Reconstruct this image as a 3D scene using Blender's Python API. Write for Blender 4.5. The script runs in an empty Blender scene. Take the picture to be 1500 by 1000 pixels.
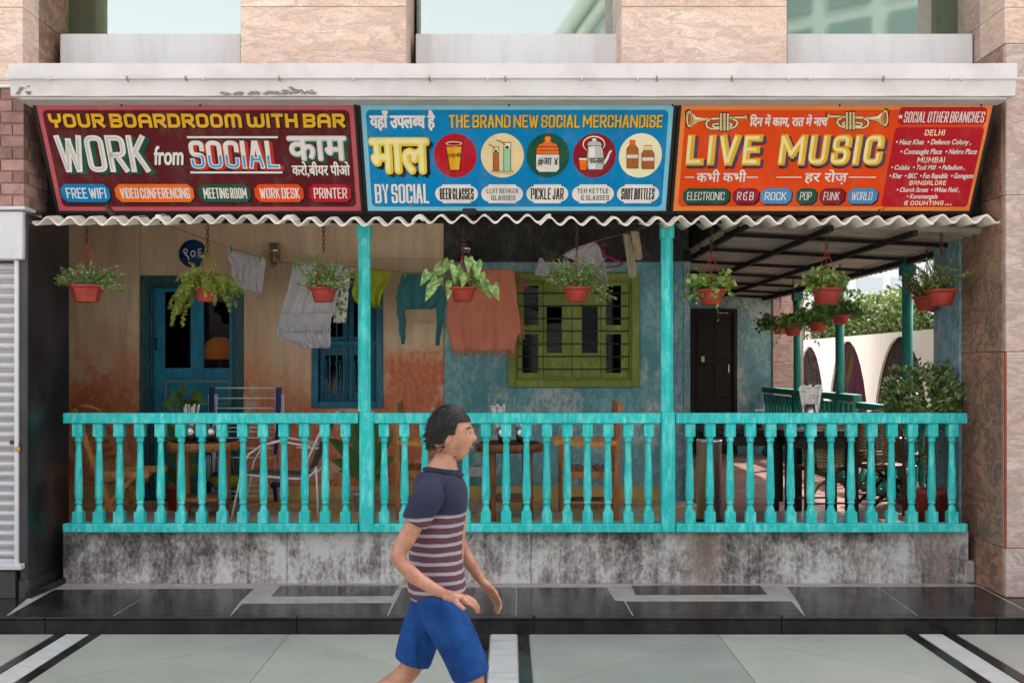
import bpy, math, random
from mathutils import Vector, Matrix
R = math.radians
SC = bpy.context.scene
COL = SC.collection
rnd = random.Random(7)

# ------------------------------------------------------------------ camera, sky, sun, exposure
F = 1640.0                       # focal length in photograph pixels
EYE = 1.87
cd = bpy.data.cameras.new('camera'); cam = bpy.data.objects.new('camera', cd); COL.objects.link(cam)
cam.location = (0, 0, EYE); cam.rotation_euler = (R(90), 0, 0)
cd.sensor_width = 36; cd.lens = 36 * F / 1500; cd.shift_x = 5 / 1500; cd.shift_y = 35 / 1500
cd.clip_end = 600; cd.clip_start = .05
SC.camera = cam
W = bpy.data.worlds.new('World'); SC.world = W; W.use_nodes = True
wn = W.node_tree; bg = wn.nodes['Background']
sky = wn.nodes.new('ShaderNodeTexSky'); sky.sky_type = 'NISHITA'; sky.sun_disc = False
SUN_EL, SUN_AZ = 52, 38          # the sun stands behind the building, to the right
sky.sun_elevation = R(SUN_EL); sky.sun_rotation = R(SUN_AZ)
sky.air_density = 1.3; sky.dust_density = 5.0; sky.ozone_density = 1.0
hs = wn.nodes.new('ShaderNodeHueSaturation'); hs.inputs['Saturation'].default_value = .28
tint = wn.nodes.new('ShaderNodeMixRGB'); tint.blend_type = 'MULTIPLY'; tint.inputs[0].default_value = 1
tint.inputs[2].default_value = (1, .955, .955, 1)
wn.links.new(sky.outputs[0], hs.inputs['Color']); wn.links.new(hs.outputs[0], tint.inputs[1])
wn.links.new(tint.outputs[0], bg.inputs[0]); bg.inputs[1].default_value = .15
ld = bpy.data.lights.new('sun', 'SUN'); ld.energy = 3.0; ld.angle = R(.6); ld.color = (1, .95, .88)
sun = bpy.data.objects.new('sun', ld); COL.objects.link(sun)
az, el = R(SUN_AZ), R(SUN_EL)
sdir = Vector((math.sin(az) * math.cos(el), math.cos(az) * math.cos(el), math.sin(el)))
sun.rotation_euler = sdir.to_track_quat('Z', 'Y').to_euler(); sun.location = sdir * 60
SC.view_settings.view_transform = 'Standard'; SC.view_settings.look = 'None'
SC.view_settings.gamma = 1; SC.view_settings.use_curve_mapping = False
SC.view_settings.exposure = 1.9
SC.render.film_transparent = False

# ------------------------------------------------------------------ helpers
def P(x, y, Y):                   # point at depth Y whose place in the photograph was measured at (x, y)
    return Vector(((x - 745) * Y / F, Y, EYE + (535 - y) * Y / F))
def G(x, y, z=0.0):               # point on the horizontal plane z
    Y = (EYE - z) * F / (y - 535)
    return Vector(((x - 745) * Y / F, Y, z))
def woff(o):
    v = Vector((0, 0, 0))
    while o is not None:
        v += o.location; o = o.parent
    return v
class MB:
    def __init__(s): s.v = []; s.f = []; s.m = []; s.sm = []; s.cur = 0
    def add(s, vs, fs, smooth=False):
        n = len(s.v); s.v += [tuple(v) for v in vs]
        for f in fs: s.f.append([i + n for i in f]); s.m.append(s.cur); s.sm.append(smooth)
        return s
    def box(s, a, b, bev=0.0):
        x0, y0, z0 = [min(a[i], b[i]) for i in range(3)]; x1, y1, z1 = [max(a[i], b[i]) for i in range(3)]
        c = bev
        if c <= 0:
            vs = [(x, y, z) for x in (x0, x1) for y in (y0, y1) for z in (z0, z1)]
            return s.add(vs, [(0, 1, 3, 2), (4, 6, 7, 5), (0, 4, 5, 1), (2, 3, 7, 6), (0, 2, 6, 4), (1, 5, 7, 3)])
        c = min(c, .49 * min(x1 - x0, y1 - y0, z1 - z0))
        X = (x0, x1); Yv = (y0, y1); Z = (z0, z1); vs = []; idx = {}
        for i in (0, 1):
            for j in (0, 1):
                for k in (0, 1):
                    sx, sy, sz = (c if i == 0 else -c), (c if j == 0 else -c), (c if k == 0 else -c)
                    idx[(i, j, k, 0)] = len(vs); vs.append((X[i], Yv[j] + sy, Z[k] + sz))
                    idx[(i, j, k, 1)] = len(vs); vs.append((X[i] + sx, Yv[j], Z[k] + sz))
                    idx[(i, j, k, 2)] = len(vs); vs.append((X[i] + sx, Yv[j] + sy, Z[k]))
        fs = []
        q = lambda *t: fs.append([idx[a] for a in t])
        for i in (0, 1): q((i,0,0,0),(i,1,0,0),(i,1,1,0),(i,0,1,0))
        for j in (0, 1): q((0,j,0,1),(1,j,0,1),(1,j,1,1),(0,j,1,1))
        for k in (0, 1): q((0,0,k,2),(1,0,k,2),(1,1,k,2),(0,1,k,2))
        for i in (0, 1):
            for j in (0, 1): q((i,j,0,0),(i,j,1,0),(i,j,1,1),(i,j,0,1))
            for k in (0, 1): q((i,0,k,0),(i,1,k,0),(i,1,k,2),(i,0,k,2))
        for j in (0, 1):
            for k in (0, 1): q((0,j,k,1),(1,j,k,1),(1,j,k,2),(0,j,k,2))
        for key in [(i,j,k) for i in (0,1) for j in (0,1) for k in (0,1)]: q(key+(0,), key+(1,), key+(2,))
        return s.add(vs, fs)
    def bar(s, a, b, w, h=None, up=(0, 0, 1)):       # rectangular bar from a to b
        a, b = Vector(a), Vector(b); h = w if h is None else h
        d = (b - a).normalized(); u = Vector(up)
        if abs(d.dot(u)) > .98: u = Vector((0, 1, 0))
        r = d.cross(u).normalized(); u = r.cross(d).normalized()
        vs = [p + r * (i * w / 2) + u * (j * h / 2) for p in (a, b) for i, j in ((-1, -1), (1, -1), (1, 1), (-1, 1))]
        return s.add(vs, [(0, 3, 2, 1), (4, 5, 6, 7), (0, 1, 5, 4), (1, 2, 6, 5), (2, 3, 7, 6), (3, 0, 4, 7)])
    def tube(s, pts, r, n=8, closed=False, cap=True):
        pts = [Vector(p) for p in pts]; rr = r if isinstance(r, (list, tuple)) else [r] * len(pts)
        m = len(pts); vs = []; prev = None
        for i, p in enumerate(pts):
            if closed: d = pts[(i + 1) % m] - pts[i - 1]
            else: d = pts[min(i + 1, m - 1)] - pts[max(i - 1, 0)]
            d.normalize()
            if prev is None:
                u = Vector((0, 0, 1)) if abs(d.z) < .9 else Vector((1, 0, 0))
            else: u = prev
            x = d.cross(u)
            if x.length < 1e-6: x = d.cross(Vector((0, 1, .1)))
            x.normalize(); u = x.cross(d).normalized(); prev = u
            for k in range(n):
                a = 2 * math.pi * k / n
                vs.append(p + x * math.cos(a) * rr[i] + u * math.sin(a) * rr[i])
        fs = []
        for i in range(m if closed else m - 1):
            j = (i + 1) % m
            for k in range(n):
                k2 = (k + 1) % n; fs.append((i * n + k, i * n + k2, j * n + k2, j * n + k))
        if cap and not closed:
            fs.append(tuple(range(n - 1, -1, -1))); fs.append(tuple((m - 1) * n + k for k in range(n)))
        return s.add(vs, fs, True)
    def lathe(s, prof, c=(0, 0, 0), n=20, sx=1, sy=1, ph=0, smooth=True):
        vs = []; m = len(prof)
        for r, z in prof:
            for k in range(n):
                a = 2 * math.pi * (k + ph) / n
                vs.append((c[0] + r * math.cos(a) * sx, c[1] + r * math.sin(a) * sy, c[2] + z))
        fs = []
        for i in range(m - 1):
            for k in range(n):
                k2 = (k + 1) % n; fs.append((i * n + k, i * n + k2, (i + 1) * n + k2, (i + 1) * n + k))
        if prof[0][0] > 1e-4: fs.append(tuple(range(n - 1, -1, -1)))
        if prof[-1][0] > 1e-4: fs.append(tuple((m - 1) * n + k for k in range(n)))
        return s.add(vs, fs, smooth)
    def prism(s, poly, depth, smooth=False):         # poly: 3D points in a plane, depth: vector
        n = len(poly); d = Vector(depth); A = [Vector(p) for p in poly]
        vs = A + [p + d for p in A]
        fs = [tuple(range(n)), tuple(range(2 * n - 1, n - 1, -1))]
        for i in range(n): fs.append((i, (i + 1) % n, (i + 1) % n + n, i + n))
        return s.add(vs, fs, smooth)
    def sphere(s, c, r, n=12, sx=1, sy=1, sz=1):
        prof = [(r * math.sin(math.pi * i / n) * 1.0, -r * math.cos(math.pi * i / n) * sz) for i in range(n + 1)]
        prof[0] = (1e-5, prof[0][1]); prof[-1] = (1e-5, prof[-1][1])
        return s.lathe(prof, c, n + 4, sx, sy)
    def build(s, name, mats, parent=None, world=True):
        me = bpy.data.meshes.new(name)
        off = woff(parent) if (world and parent is not None) else Vector((0, 0, 0))
        me.from_pydata([(v[0] - off.x, v[1] - off.y, v[2] - off.z) for v in s.v], [], s.f)
        mats = mats if isinstance(mats, (list, tuple)) else [mats]
        for m in mats: me.materials.append(m)
        if s.f:
            me.polygons.foreach_set('material_index', s.m); me.polygons.foreach_set('use_smooth', s.sm)
        me.update()
        o = bpy.data.objects.new(name, me); COL.objects.link(o)
        if parent is not None: o.parent = parent
        return o
def inst(name, me, loc, parent=None, rot=(0, 0, 0), scale=(1, 1, 1)):
    o = bpy.data.objects.new(name, me); COL.objects.link(o)
    o.location = Vector(loc) - (woff(parent) if parent is not None else Vector((0, 0, 0)))
    o.rotation_euler = rot; o.scale = scale
    if parent is not None: o.parent = parent
    return o
def tag(o, label=None, cat=None, group=None, kind=None):
    if label: o['label'] = label
    if cat: o['category'] = cat
    if group: o['group'] = group
    if kind: o['kind'] = kind
    return o
def thing(name, label, cat, loc=(0, 0, 0), group=None):
    o = bpy.data.objects.new(name, None); COL.objects.link(o); o.location = loc; o.empty_display_size = .1
    return tag(o, label, cat, group)
def dup(root, loc, rz=0.0, label=None):
    r = root.copy(); COL.objects.link(r); r.location = loc; r.rotation_euler = (0, 0, rz)
    if label: r['label'] = label
    for ch in list(root.children):
        c = ch.copy(); COL.objects.link(c); c.parent = r
        for g in list(ch.children):
            d = g.copy(); COL.objects.link(d); d.parent = c
    return r

# ------------------------------------------------------------------ materials
def newmat(name):
    m = bpy.data.materials.new(name); m.use_nodes = True
    return m, m.node_tree, m.node_tree.nodes['Principled BSDF']
def N(nt, t, **kw):
    n = nt.nodes.new(t)
    for k, v in kw.items():
        if k in n.inputs: n.inputs[k].default_value = v
        else: setattr(n, k, v)
    return n
def L(nt, a, b): nt.links.new(a, b)
def c4(c): return (c[0], c[1], c[2], 1)
def coords(nt, scale=(1, 1, 1), obj=False, rnd_off=True):
    if obj:
        t = N(nt, 'ShaderNodeTexCoord').outputs['Object']
    else: t = N(nt, 'ShaderNodeNewGeometry').outputs['Position']
    mp = N(nt, 'ShaderNodeMapping'); mp.inputs['Scale'].default_value = scale; L(nt, t, mp.inputs['Vector'])
    if obj and rnd_off:
        oi = N(nt, 'ShaderNodeObjectInfo'); ml = N(nt, 'ShaderNodeMath', operation='MULTIPLY'); ml.inputs[1].default_value = 50
        L(nt, oi.outputs['Random'], ml.inputs[0]); L(nt, ml.outputs[0], mp.inputs['Location'])
    return mp.outputs[0]
def noise(nt, vec, sc, det=4, rough=.55, dist=0):
    n = N(nt, 'ShaderNodeTexNoise'); n.inputs['Scale'].default_value = sc; n.inputs['Detail'].default_value = det
    n.inputs['Roughness'].default_value = rough; n.inputs['Distortion'].default_value = dist
    L(nt, vec, n.inputs['Vector']); return n.outputs['Fac']
def ramp(nt, fac, stops, interp='LINEAR'):
    r = N(nt, 'ShaderNodeValToRGB'); r.color_ramp.interpolation = interp; e = r.color_ramp.elements
    while len(e) < len(stops): e.new(.5)
    for i, (p, c) in enumerate(stops):
        e[i].position = p; e[i].color = c4(c) if not isinstance(c, (int, float)) else (c, c, c, 1)
    L(nt, fac, r.inputs[0]); return r.outputs[0]
def mix(nt, fac, a, b, mode='MIX'):
    m = N(nt, 'ShaderNodeMixRGB', blend_type=mode)
    for i, v in ((0, fac), (1, a), (2, b)):
        if hasattr(v, 'links') or hasattr(v, 'is_output'): L(nt, v, m.inputs[i])
        elif isinstance(v, (tuple, list)): m.inputs[i].default_value = c4(v)
        else: m.inputs[i].default_value = v
    return m.outputs[0]
def bump(nt, b, h, strength=.3, dist=.01):
    n = N(nt, 'ShaderNodeBump'); n.inputs['Strength'].default_value = strength; n.inputs['Distance'].default_value = dist
    L(nt, h, n.inputs['Height']); L(nt, n.outputs[0], b.inputs['Normal'])
def simple(name, c, rough=.6, metal=0, var=.18, sc=9, c2=None, bmp=.15, obj=False, stretch=(1, 1, 1), det=5, spec=.28, objvar=0.0):
    m, nt, b = newmat(name)
    v = coords(nt, stretch, obj); f = noise(nt, v, sc, det, .62)
    if c2 is None: c2 = tuple(x * (1 - var * 1.6) for x in c); 
    hi = tuple(min(1, x * (1 + var)) for x in c)
    colr = ramp(nt, f, [(.3, c2), (.52, c), (.72, hi)])
    if objvar:
        oi = N(nt, 'ShaderNodeObjectInfo'); mr = N(nt, 'ShaderNodeMapRange')
        mr.inputs['To Min'].default_value = 1 - objvar; mr.inputs['To Max'].default_value = 1 + objvar
        L(nt, oi.outputs['Random'], mr.inputs['Value'])
        colr = mix(nt, 1.0, colr, mr.outputs[0], 'MULTIPLY')
    L(nt, colr, b.inputs['Base Color']); b.inputs['Roughness'].default_value = rough; b.inputs['Metallic'].default_value = metal
    b.inputs['Specular IOR Level'].default_value = spec
    if rough > .12:
        rr = ramp(nt, f, [(.3, max(0, rough - .08)), (.7, min(1, rough + .1))]); L(nt, rr, b.inputs['Roughness'])
    if bmp: bump(nt, b, noise(nt, v, sc * 6, 3), bmp, .004)
    return m
def painted(name, c, wear, sc=1.0, rough=.5):      # brushed, worn wood paint with paler streaks running along the piece
    m, nt, b = newmat(name)
    v = coords(nt, (1, 1, .25), False); f = noise(nt, v, 22 * sc, 6, .7); g = noise(nt, coords(nt), 2.2, 3)
    h = noise(nt, coords(nt, (60, 60, 9)), 1.0, 5, .7)
    col = mix(nt, ramp(nt, f, [(.47, 0), (.64, 1)]), c, wear)
    col = mix(nt, ramp(nt, h, [(.58, 0), (.66, .6)]), col, tuple(min(1, x * 1.12 + .05) for x in wear))
    col = mix(nt, ramp(nt, g, [(.35, .35), (.6, 0)]), col, tuple(x * .66 for x in c))
    dk = noise(nt, coords(nt, (1, 1, .5)), 13, 6, .75)
    col = mix(nt, ramp(nt, dk, [(.66, 0), (.74, .55)]), col, tuple(x * .35 + .02 for x in c))
    L(nt, col, b.inputs['Base Color']); b.inputs['Roughness'].default_value = rough
    b.inputs['Specular IOR Level'].default_value = .3; bump(nt, b, h, .35, .002); return m
def granite(name, a, bcol, dark, rough=.32, flow=(1, 1, 3.2), vs=.42):
    m, nt, b = newmat(name)
    oi = N(nt, 'ShaderNodeObjectInfo')
    g = N(nt, 'ShaderNodeNewGeometry'); sep = N(nt, 'ShaderNodeVectorMath', operation='ADD')
    ml = N(nt, 'ShaderNodeMath', operation='MULTIPLY'); ml.inputs[1].default_value = 23; L(nt, oi.outputs['Random'], ml.inputs[0])
    L(nt, g.outputs['Position'], sep.inputs[0]); L(nt, ml.outputs[0], sep.inputs[1])
    mp = N(nt, 'ShaderNodeMapping'); mp.inputs['Scale'].default_value = flow; L(nt, sep.outputs[0], mp.inputs['Vector'])
    v = mp.outputs[0]
    mpf = N(nt, 'ShaderNodeMapping'); mpf.inputs['Scale'].default_value = (1, 1, 1.6); L(nt, sep.outputs[0], mpf.inputs['Vector'])
    wc = N(nt, 'ShaderNodeTexNoise'); wc.inputs['Scale'].default_value = .9; wc.inputs['Detail'].default_value = 4; wc.inputs['Roughness'].default_value = .55; L(nt, v, wc.inputs['Vector'])
    wv = N(nt, 'ShaderNodeVectorMath', operation='MULTIPLY_ADD'); L(nt, wc.outputs['Color'], wv.inputs[0]); wv.inputs[1].default_value = (1.5, 1.5, 1.5); L(nt, v, wv.inputs[2])
    w = wv.outputs[0]
    big = noise(nt, w, 1.2, 5, .6, .6); v1 = noise(nt, w, 2.6, 6, .6, .8); v2 = noise(nt, w, 7, 5, .65, .6)
    fine = noise(nt, mpf.outputs[0], 60, 4, .75)
    col = mix(nt, ramp(nt, big, [(.36, 0), (.64, 1)]), a, bcol)
    col = mix(nt, ramp(nt, v1, [(.44, 0), (.50, vs), (.56, 0)]), col, dark)
    col = mix(nt, ramp(nt, v2, [(.455, 0), (.50, vs * .8), (.545, 0)]), col, dark)
    col = mix(nt, ramp(nt, v1, [(.60, .0), (.72, .5)]), col, tuple(min(1, x * 1.25) for x in a))
    col = mix(nt, ramp(nt, fine, [(.40, .30), (.55, 0)]), col, dark)
    L(nt, col, b.inputs['Base Color']); L(nt, ramp(nt, fine, [(.3, rough - .07), (.7, rough + .1)]), b.inputs['Roughness'])
    bump(nt, b, v2, .05, .003)
    return m
M = {}
M['granite'] = granite('pink_granite', (.80, .62, .51), (.70, .49, .38), (.38, .27, .22), .42, (1, 1, 3.2), .52)
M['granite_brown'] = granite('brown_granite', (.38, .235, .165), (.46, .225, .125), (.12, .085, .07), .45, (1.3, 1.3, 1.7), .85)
M['granite_grey'] = granite('grey_pink_granite', (.60, .48, .435), (.54, .36, .30), (.28, .21, .19), .4, (1, 1, 2.6), .6)
M['white_paint'] = simple('white_masonry_paint', (.64, .605, .60), .6, 0, .06, 2.5, (.53, .50, .485), .2)
M['sill_white'] = simple('sill_marble', (.66, .65, .65), .4, 0, .05, 3, (.58, .57, .56), .05, stretch=(3, 1, .4))
M['soffit'] = simple('grey_soffit_plaster', (.50, .47, .45), .8, 0, .08, 4)
M['chip'] = simple('broken_plaster', (.30, .24, .18), .95, 0, .25, 60, (.16, .12, .09), .8)
M['black'] = simple('black_steel', (.012, .010, .010), .5, 0, .3, 20)
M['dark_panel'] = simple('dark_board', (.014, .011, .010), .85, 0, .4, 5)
M['steel'] = simple('brushed_steel', (.55, .54, .53), .26, 1, .06, 14, None, .03, True, (1, 1, .1))
M['alu'] = simple('white_metal_tube', (.72, .72, .72), .35, .1, .05, 10)
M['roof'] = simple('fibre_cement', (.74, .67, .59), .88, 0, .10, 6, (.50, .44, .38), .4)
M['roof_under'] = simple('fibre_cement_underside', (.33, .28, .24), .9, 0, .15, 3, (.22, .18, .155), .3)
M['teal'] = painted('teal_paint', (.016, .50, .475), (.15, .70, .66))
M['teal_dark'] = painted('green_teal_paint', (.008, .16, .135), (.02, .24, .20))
M['bluepaint'] = painted('blue_door_paint', (.006, .16, .29), (.018, .24, .37))
M['blueframe'] = painted('blue_frame_paint', (.014, .075, .095), (.05, .12, .13))
M['bluewin'] = painted('blue_window_paint', (.012, .13, .23), (.03, .20, .31))
M['green'] = painted('green_window_paint', (.19, .23, .03), (.28, .32, .07))
M['darkwood'] = simple('dark_door_wood', (.014, .008, .006), .45, 0, .4, 6, None, .2, False, (6, 6, .6))
M['wood'] = simple('varnished_wood', (.40, .15, .05), .35, 0, .3, 9, (.22, .075, .022), .1, False, (5, 5, .8))
M['wood_dark'] = simple('dark_table_wood', (.22, .075, .028), .3, 0, .35, 9, (.10, .032, .012), .1, False, (5, 5, .8))
M['wood_light'] = simple('oak_chair_wood', (.58, .25, .07), .4, 0, .3, 9, (.36, .14, .035), .1, False, (4, 4, .8))
M['terracotta'] = simple('red_plastic_pot', (.34, .045, .030), .45, 0, .2, 14, (.22, .032, .022), .08, True)
M['soil'] = simple('soil', (.05, .03, .02), .95, 0, .3, 50)
M['rust'] = simple('rusted_chain', (.10, .05, .03), .7, .5, .4, 60)
M['redwire'] = simple('red_wire', (.45, .03, .03), .5)
M['rope'] = simple('orange_cord', (.36, .13, .05), .8)
M['navy'] = simple('navy_plastic', (.012, .018, .13), .35, 0, .1)
M['grey_fabric'] = simple('grey_mesh_fabric', (.10, .11, .11), .9, 0, .15, 60)
M['rattan'] = simple('rattan', (.30, .15, .055), .55, 0, .3, 40)
M['rattan_dark'] = simple('dark_rattan_frame', (.10, .045, .022), .5, 0, .3, 30)
M['paper'] = simple('printed_paper', (.72, .68, .62), .7, 0, .06, 30)
M['socket'] = simple('socket_plastic', (.62, .60, .56), .4, 0, .03)
M['shutter'] = simple('shutter_metal', (.54, .52, .53), .42, .15, .06, 2, (.50, .48, .49), .05, False, (.4, 1, 6))
M['shutter_frame'] = simple('shutter_frame', (.60, .58, .60), .45, .1, .06, 4)
M['brickred'] = simple('facing_brick', (.32, .18, .155), .85, 0, .2, 14, (.22, .12, .10), .4, objvar=.28)
M['mortar'] = simple('mortar', (.30, .22, .20), .95, 0, .1, 30)
def black_granite():
    m, nt, b = newmat('black_granite'); v = coords(nt)
    f = noise(nt, v, 3.2, 7, .65); st = noise(nt, coords(nt, (9, 9, .7)), 1.2, 5, .6)
    col = mix(nt, ramp(nt, f, [(.40, 0), (.72, .7)]), (.009, .008, .0088), (.045, .039, .036))
    col = mix(nt, ramp(nt, st, [(.52, 0), (.8, .3)]), col, (.06, .053, .047))
    col = mix(nt, ramp(nt, noise(nt, v, 90, 2), [(.66, 0), (.74, .4)]), col, (.16, .15, .14))
    L(nt, col, b.inputs['Base Color']); b.inputs['Specular IOR Level'].default_value = .27; L(nt, ramp(nt, f, [(.3, .08), (.7, .30)]), b.inputs['Roughness']); return m
M['blackgranite'] = black_granite()
def pier_black():
    m, nt, b = newmat('smoky_black_stone'); v = coords(nt, (1, 1, .8))
    f = noise(nt, v, 1.7, 5, .55)
    col = mix(nt, ramp(nt, f, [(.40, 0), (.72, 1)]), (.007, .006, .007), (.055, .046, .050))
    col = mix(nt, ramp(nt, noise(nt, coords(nt), 90, 2), [(.68, 0), (.76, .5)]), col, (.2, .19, .18))
    L(nt, col, b.inputs['Base Color']); b.inputs['Roughness'].default_value = .38; return m
M['pierblack'] = pier_black()
def plinth_mat():
    m, nt, b = newmat('stained_plinth_render'); v = coords(nt, (1, 1, .8))
    big = noise(nt, coords(nt, (1, 1, .8)), 3.6, 9, .70, .3); st = noise(nt, coords(nt, (9, 9, .5)), 1.3, 6, .7)
    fine = noise(nt, coords(nt, (1, 1, .6)), 34, 6, .74); v3 = noise(nt, coords(nt, (1, 1, .12)), 3.3, 3, .6)
    f = N(nt, 'ShaderNodeMath', operation='MULTIPLY_ADD'); L(nt, st, f.inputs[0]); f.inputs[1].default_value = .40; L(nt, big, f.inputs[2])
    f2 = N(nt, 'ShaderNodeMath', operation='MULTIPLY_ADD'); L(nt, fine, f2.inputs[0]); f2.inputs[1].default_value = .62; L(nt, f.outputs[0], f2.inputs[2])
    lowf = noise(nt, coords(nt, (1, 1, .6)), 1.05, 3, .5); f4 = N(nt, 'ShaderNodeMath', operation='MULTIPLY_ADD'); L(nt, lowf, f4.inputs[0]); f4.inputs[1].default_value = .42; L(nt, f2.outputs[0], f4.inputs[2])
    f3 = N(nt, 'ShaderNodeMath', operation='MULTIPLY_ADD'); L(nt, f4.outputs[0], f3.inputs[0]); f3.inputs[1].default_value = .8; f3.inputs[2].default_value = -.150
    col = ramp(nt, f3.outputs[0], [(.64, (.042, .036, .034)), (.73, (.125, .112, .104)), (.81, (.29, .265, .25)), (.92, (.56, .53, .51))])
    pk = noise(nt, coords(nt, (1, 1, .35)), 1.6, 3, .5)
    col = mix(nt, ramp(nt, pk, [(.60, 0), (.70, .5)]), col, (.34, .24, .19))
    L(nt, col, b.inputs['Base Color']); b.inputs['Roughness'].default_value = .9
    bump(nt, b, f2.outputs[0], .5, .008); return m
M['plinth'] = plinth_mat()
def zmask(nt, z0, z1, amp=.5, nsc=1.6, extra=None):   # 1 below z0, 0 above z1, with a ragged edge
    g = N(nt, 'ShaderNodeNewGeometry'); sp = N(nt, 'ShaderNodeSeparateXYZ'); L(nt, g.outputs['Position'], sp.inputs[0])
    n = noise(nt, coords(nt, (1, 1, .6)), nsc, 8, .66)
    a = N(nt, 'ShaderNodeMath', operation='MULTIPLY_ADD'); L(nt, n, a.inputs[0]); a.inputs[1].default_value = amp; L(nt, sp.outputs['Z'], a.inputs[2])
    mr = N(nt, 'ShaderNodeMapRange'); mr.inputs['From Min'].default_value = z0 + amp * .5; mr.inputs['From Max'].default_value = z1 + amp * .5
    mr.inputs['To Min'].default_value = 1; mr.inputs['To Max'].default_value = 0; L(nt, a.outputs[0], mr.inputs['Value'])
    return mr.outputs[0], sp
def tanwall():
    m, nt, b = newmat('ochre_plaster_with_rust_wash')
    big = noise(nt, coords(nt), .9, 6, .6); st = noise(nt, coords(nt, (7, 7, .8)), 1.4, 6, .65); fine = noise(nt, coords(nt, (1, 1, .5)), 24, 6, .75)
    col = mix(nt, ramp(nt, big, [(.35, 0), (.66, 1)]), (.62, .43, .28), (.86, .67, .48))
    col = mix(nt, ramp(nt, st, [(.45, 0), (.75, .5)]), col, (.34, .20, .12))
    mask, sp = zmask(nt, 1.50, 2.15, 1.9, .8)
    mx_ = N(nt, 'ShaderNodeMapRange'); mx_.inputs['From Min'].default_value = -1.34; mx_.inputs['From Max'].default_value = -1.16; L(nt, sp.outputs['X'], mx_.inputs['Value'])
    zz = N(nt, 'ShaderNodeMapRange'); zz.inputs['From Min'].default_value = 2.05; zz.inputs['From Max'].default_value = 2.30; zz.inputs['To Min'].default_value = 1; zz.inputs['To Max'].default_value = 0
    za = N(nt, 'ShaderNodeMath', operation='MULTIPLY_ADD'); L(nt, fine, za.inputs[0]); za.inputs[1].default_value = .35; L(nt, sp.outputs['Z'], za.inputs[2]); L(nt, za.outputs[0], zz.inputs['Value'])
    pr = N(nt, 'ShaderNodeMath', operation='MULTIPLY'); L(nt, mx_.outputs[0], pr.inputs[0]); L(nt, zz.outputs[0], pr.inputs[1])
    mk = N(nt, 'ShaderNodeMath', operation='MAXIMUM'); L(nt, mask, mk.inputs[0]); L(nt, pr.outputs[0], mk.inputs[1]); mask = mk.outputs[0]
    rust = mix(nt, ramp(nt, fine, [(.35, 0), (.68, 1)]), (.52, .12, .055), (.76, .28, .15))
    rust = mix(nt, ramp(nt, noise(nt, coords(nt), 2.6, 7, .7), [(.50, 0), (.60, .85)]), rust, (.70, .48, .33))
    col = mix(nt, mask, col, rust)
    col = mix(nt, ramp(nt, noise(nt, coords(nt, (1, 1, .4)), 46, 5, .8), [(.6, 0), (.7, .35)]), col, (.70, .58, .44))
    L(nt, col, b.inputs['Base Color']); b.inputs['Roughness'].default_value = .93; bump(nt, b, fine, .45, .006); return m
M['tanwall'] = tanwall()
def bluewall(name, a, c, d, light, sc=1.0):
    m, nt, b = newmat(name)
    big = noise(nt, coords(nt, (1, 1, .8)), 1.3 * sc, 8, .68, .4); fine = noise(nt, coords(nt, (1, 1, .5)), 22, 6, .76)
    col = mix(nt, ramp(nt, big, [(.42, 0), (.54, 1)]), a, c)
    col = mix(nt, ramp(nt, noise(nt, coords(nt, (1, 1, .7)), 1.7, 7, .72), [(.50, 0), (.58, .75)]), col, light)
    col = mix(nt, ramp(nt, fine, [(.42, .7), (.54, 0)]), col, d)
    L(nt, col, b.inputs['Base Color']); b.inputs['Roughness'].default_value = .9; bump(nt, b, fine, .45, .006); return m
M['bluewall'] = bluewall('washed_blue_plaster', (.11, .30, .35), (.25, .46, .51), (.12, .25, .27), (.60, .63, .58))
M['darkwall'] = bluewall('slate_black_plaster', (.030, .027, .027), (.052, .045, .042), (.018, .016, .016), (.10, .105, .10), .8)
M['blueside'] = bluewall('pale_blue_column_paint', (.13, .26, .31), (.22, .36, .41), (.09, .17, .20), (.36, .42, .43))
def paving():
    m, nt, b = newmat('green_grey_stone'); oi = N(nt, 'ShaderNodeObjectInfo')
    big = noise(nt, coords(nt), 1.6, 6, .6); fine = noise(nt, coords(nt, (1, 2.5, 1)), 14, 6, .7); spk = noise(nt, coords(nt), 120, 2, .6); stn = noise(nt, coords(nt, (1, 1.4, 1)), 3.4, 8, .7, .6)
    col = mix(nt, oi.outputs['Random'], (.235, .26, .232), (.365, .38, .325))
    col = mix(nt, ramp(nt, big, [(.5, 0), (.7, .3)]), col, (.43, .42, .36))
    col = mix(nt, ramp(nt, fine, [(.35, .35), (.55, 0)]), col, (.24, .25, .22))
    col = mix(nt, ramp(nt, stn, [(.52, 0), (.62, .38)]), col, (.27, .265, .23)); col = mix(nt, ramp(nt, spk, [(.68, 0), (.73, .6)]), col, (.12, .12, .10))
    L(nt, col, b.inputs['Base Color']); L(nt, ramp(nt, big, [(.3, .30), (.7, .5)]), b.inputs['Roughness'])
    bump(nt, b, fine, .12, .003); return m
M['paving'] = paving()
M['whitestone'] = simple('white_marble_strip', (.44, .455, .44), .45, 0, .12, 5, (.34, .35, .34), .25, stretch=(1, 3, 1))
M['grout'] = simple('grey_cement', (.34, .315, .29), .8, 0, .12, 8, (.26, .235, .21), .2)
M['ground'] = simple('distant_paving', (.34, .34, .31), .8, 0, .12, .8)
M['tile_a'] = simple('pale_floor_tile', (.62, .54, .46), .35, 0, .12, 5, objvar=.1)
M['tile_b'] = simple('yellow_floor_tile', (.62, .40, .14), .35, 0, .12, 5, objvar=.1)
M['deck'] = simple('red_brown_floor_tile', (.21, .105, .082), .38, 0, .15, 5, objvar=.15)
M['skirting'] = simple('ochre_skirting', (.66, .42, .14), .5, 0, .12, 5)
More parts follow.
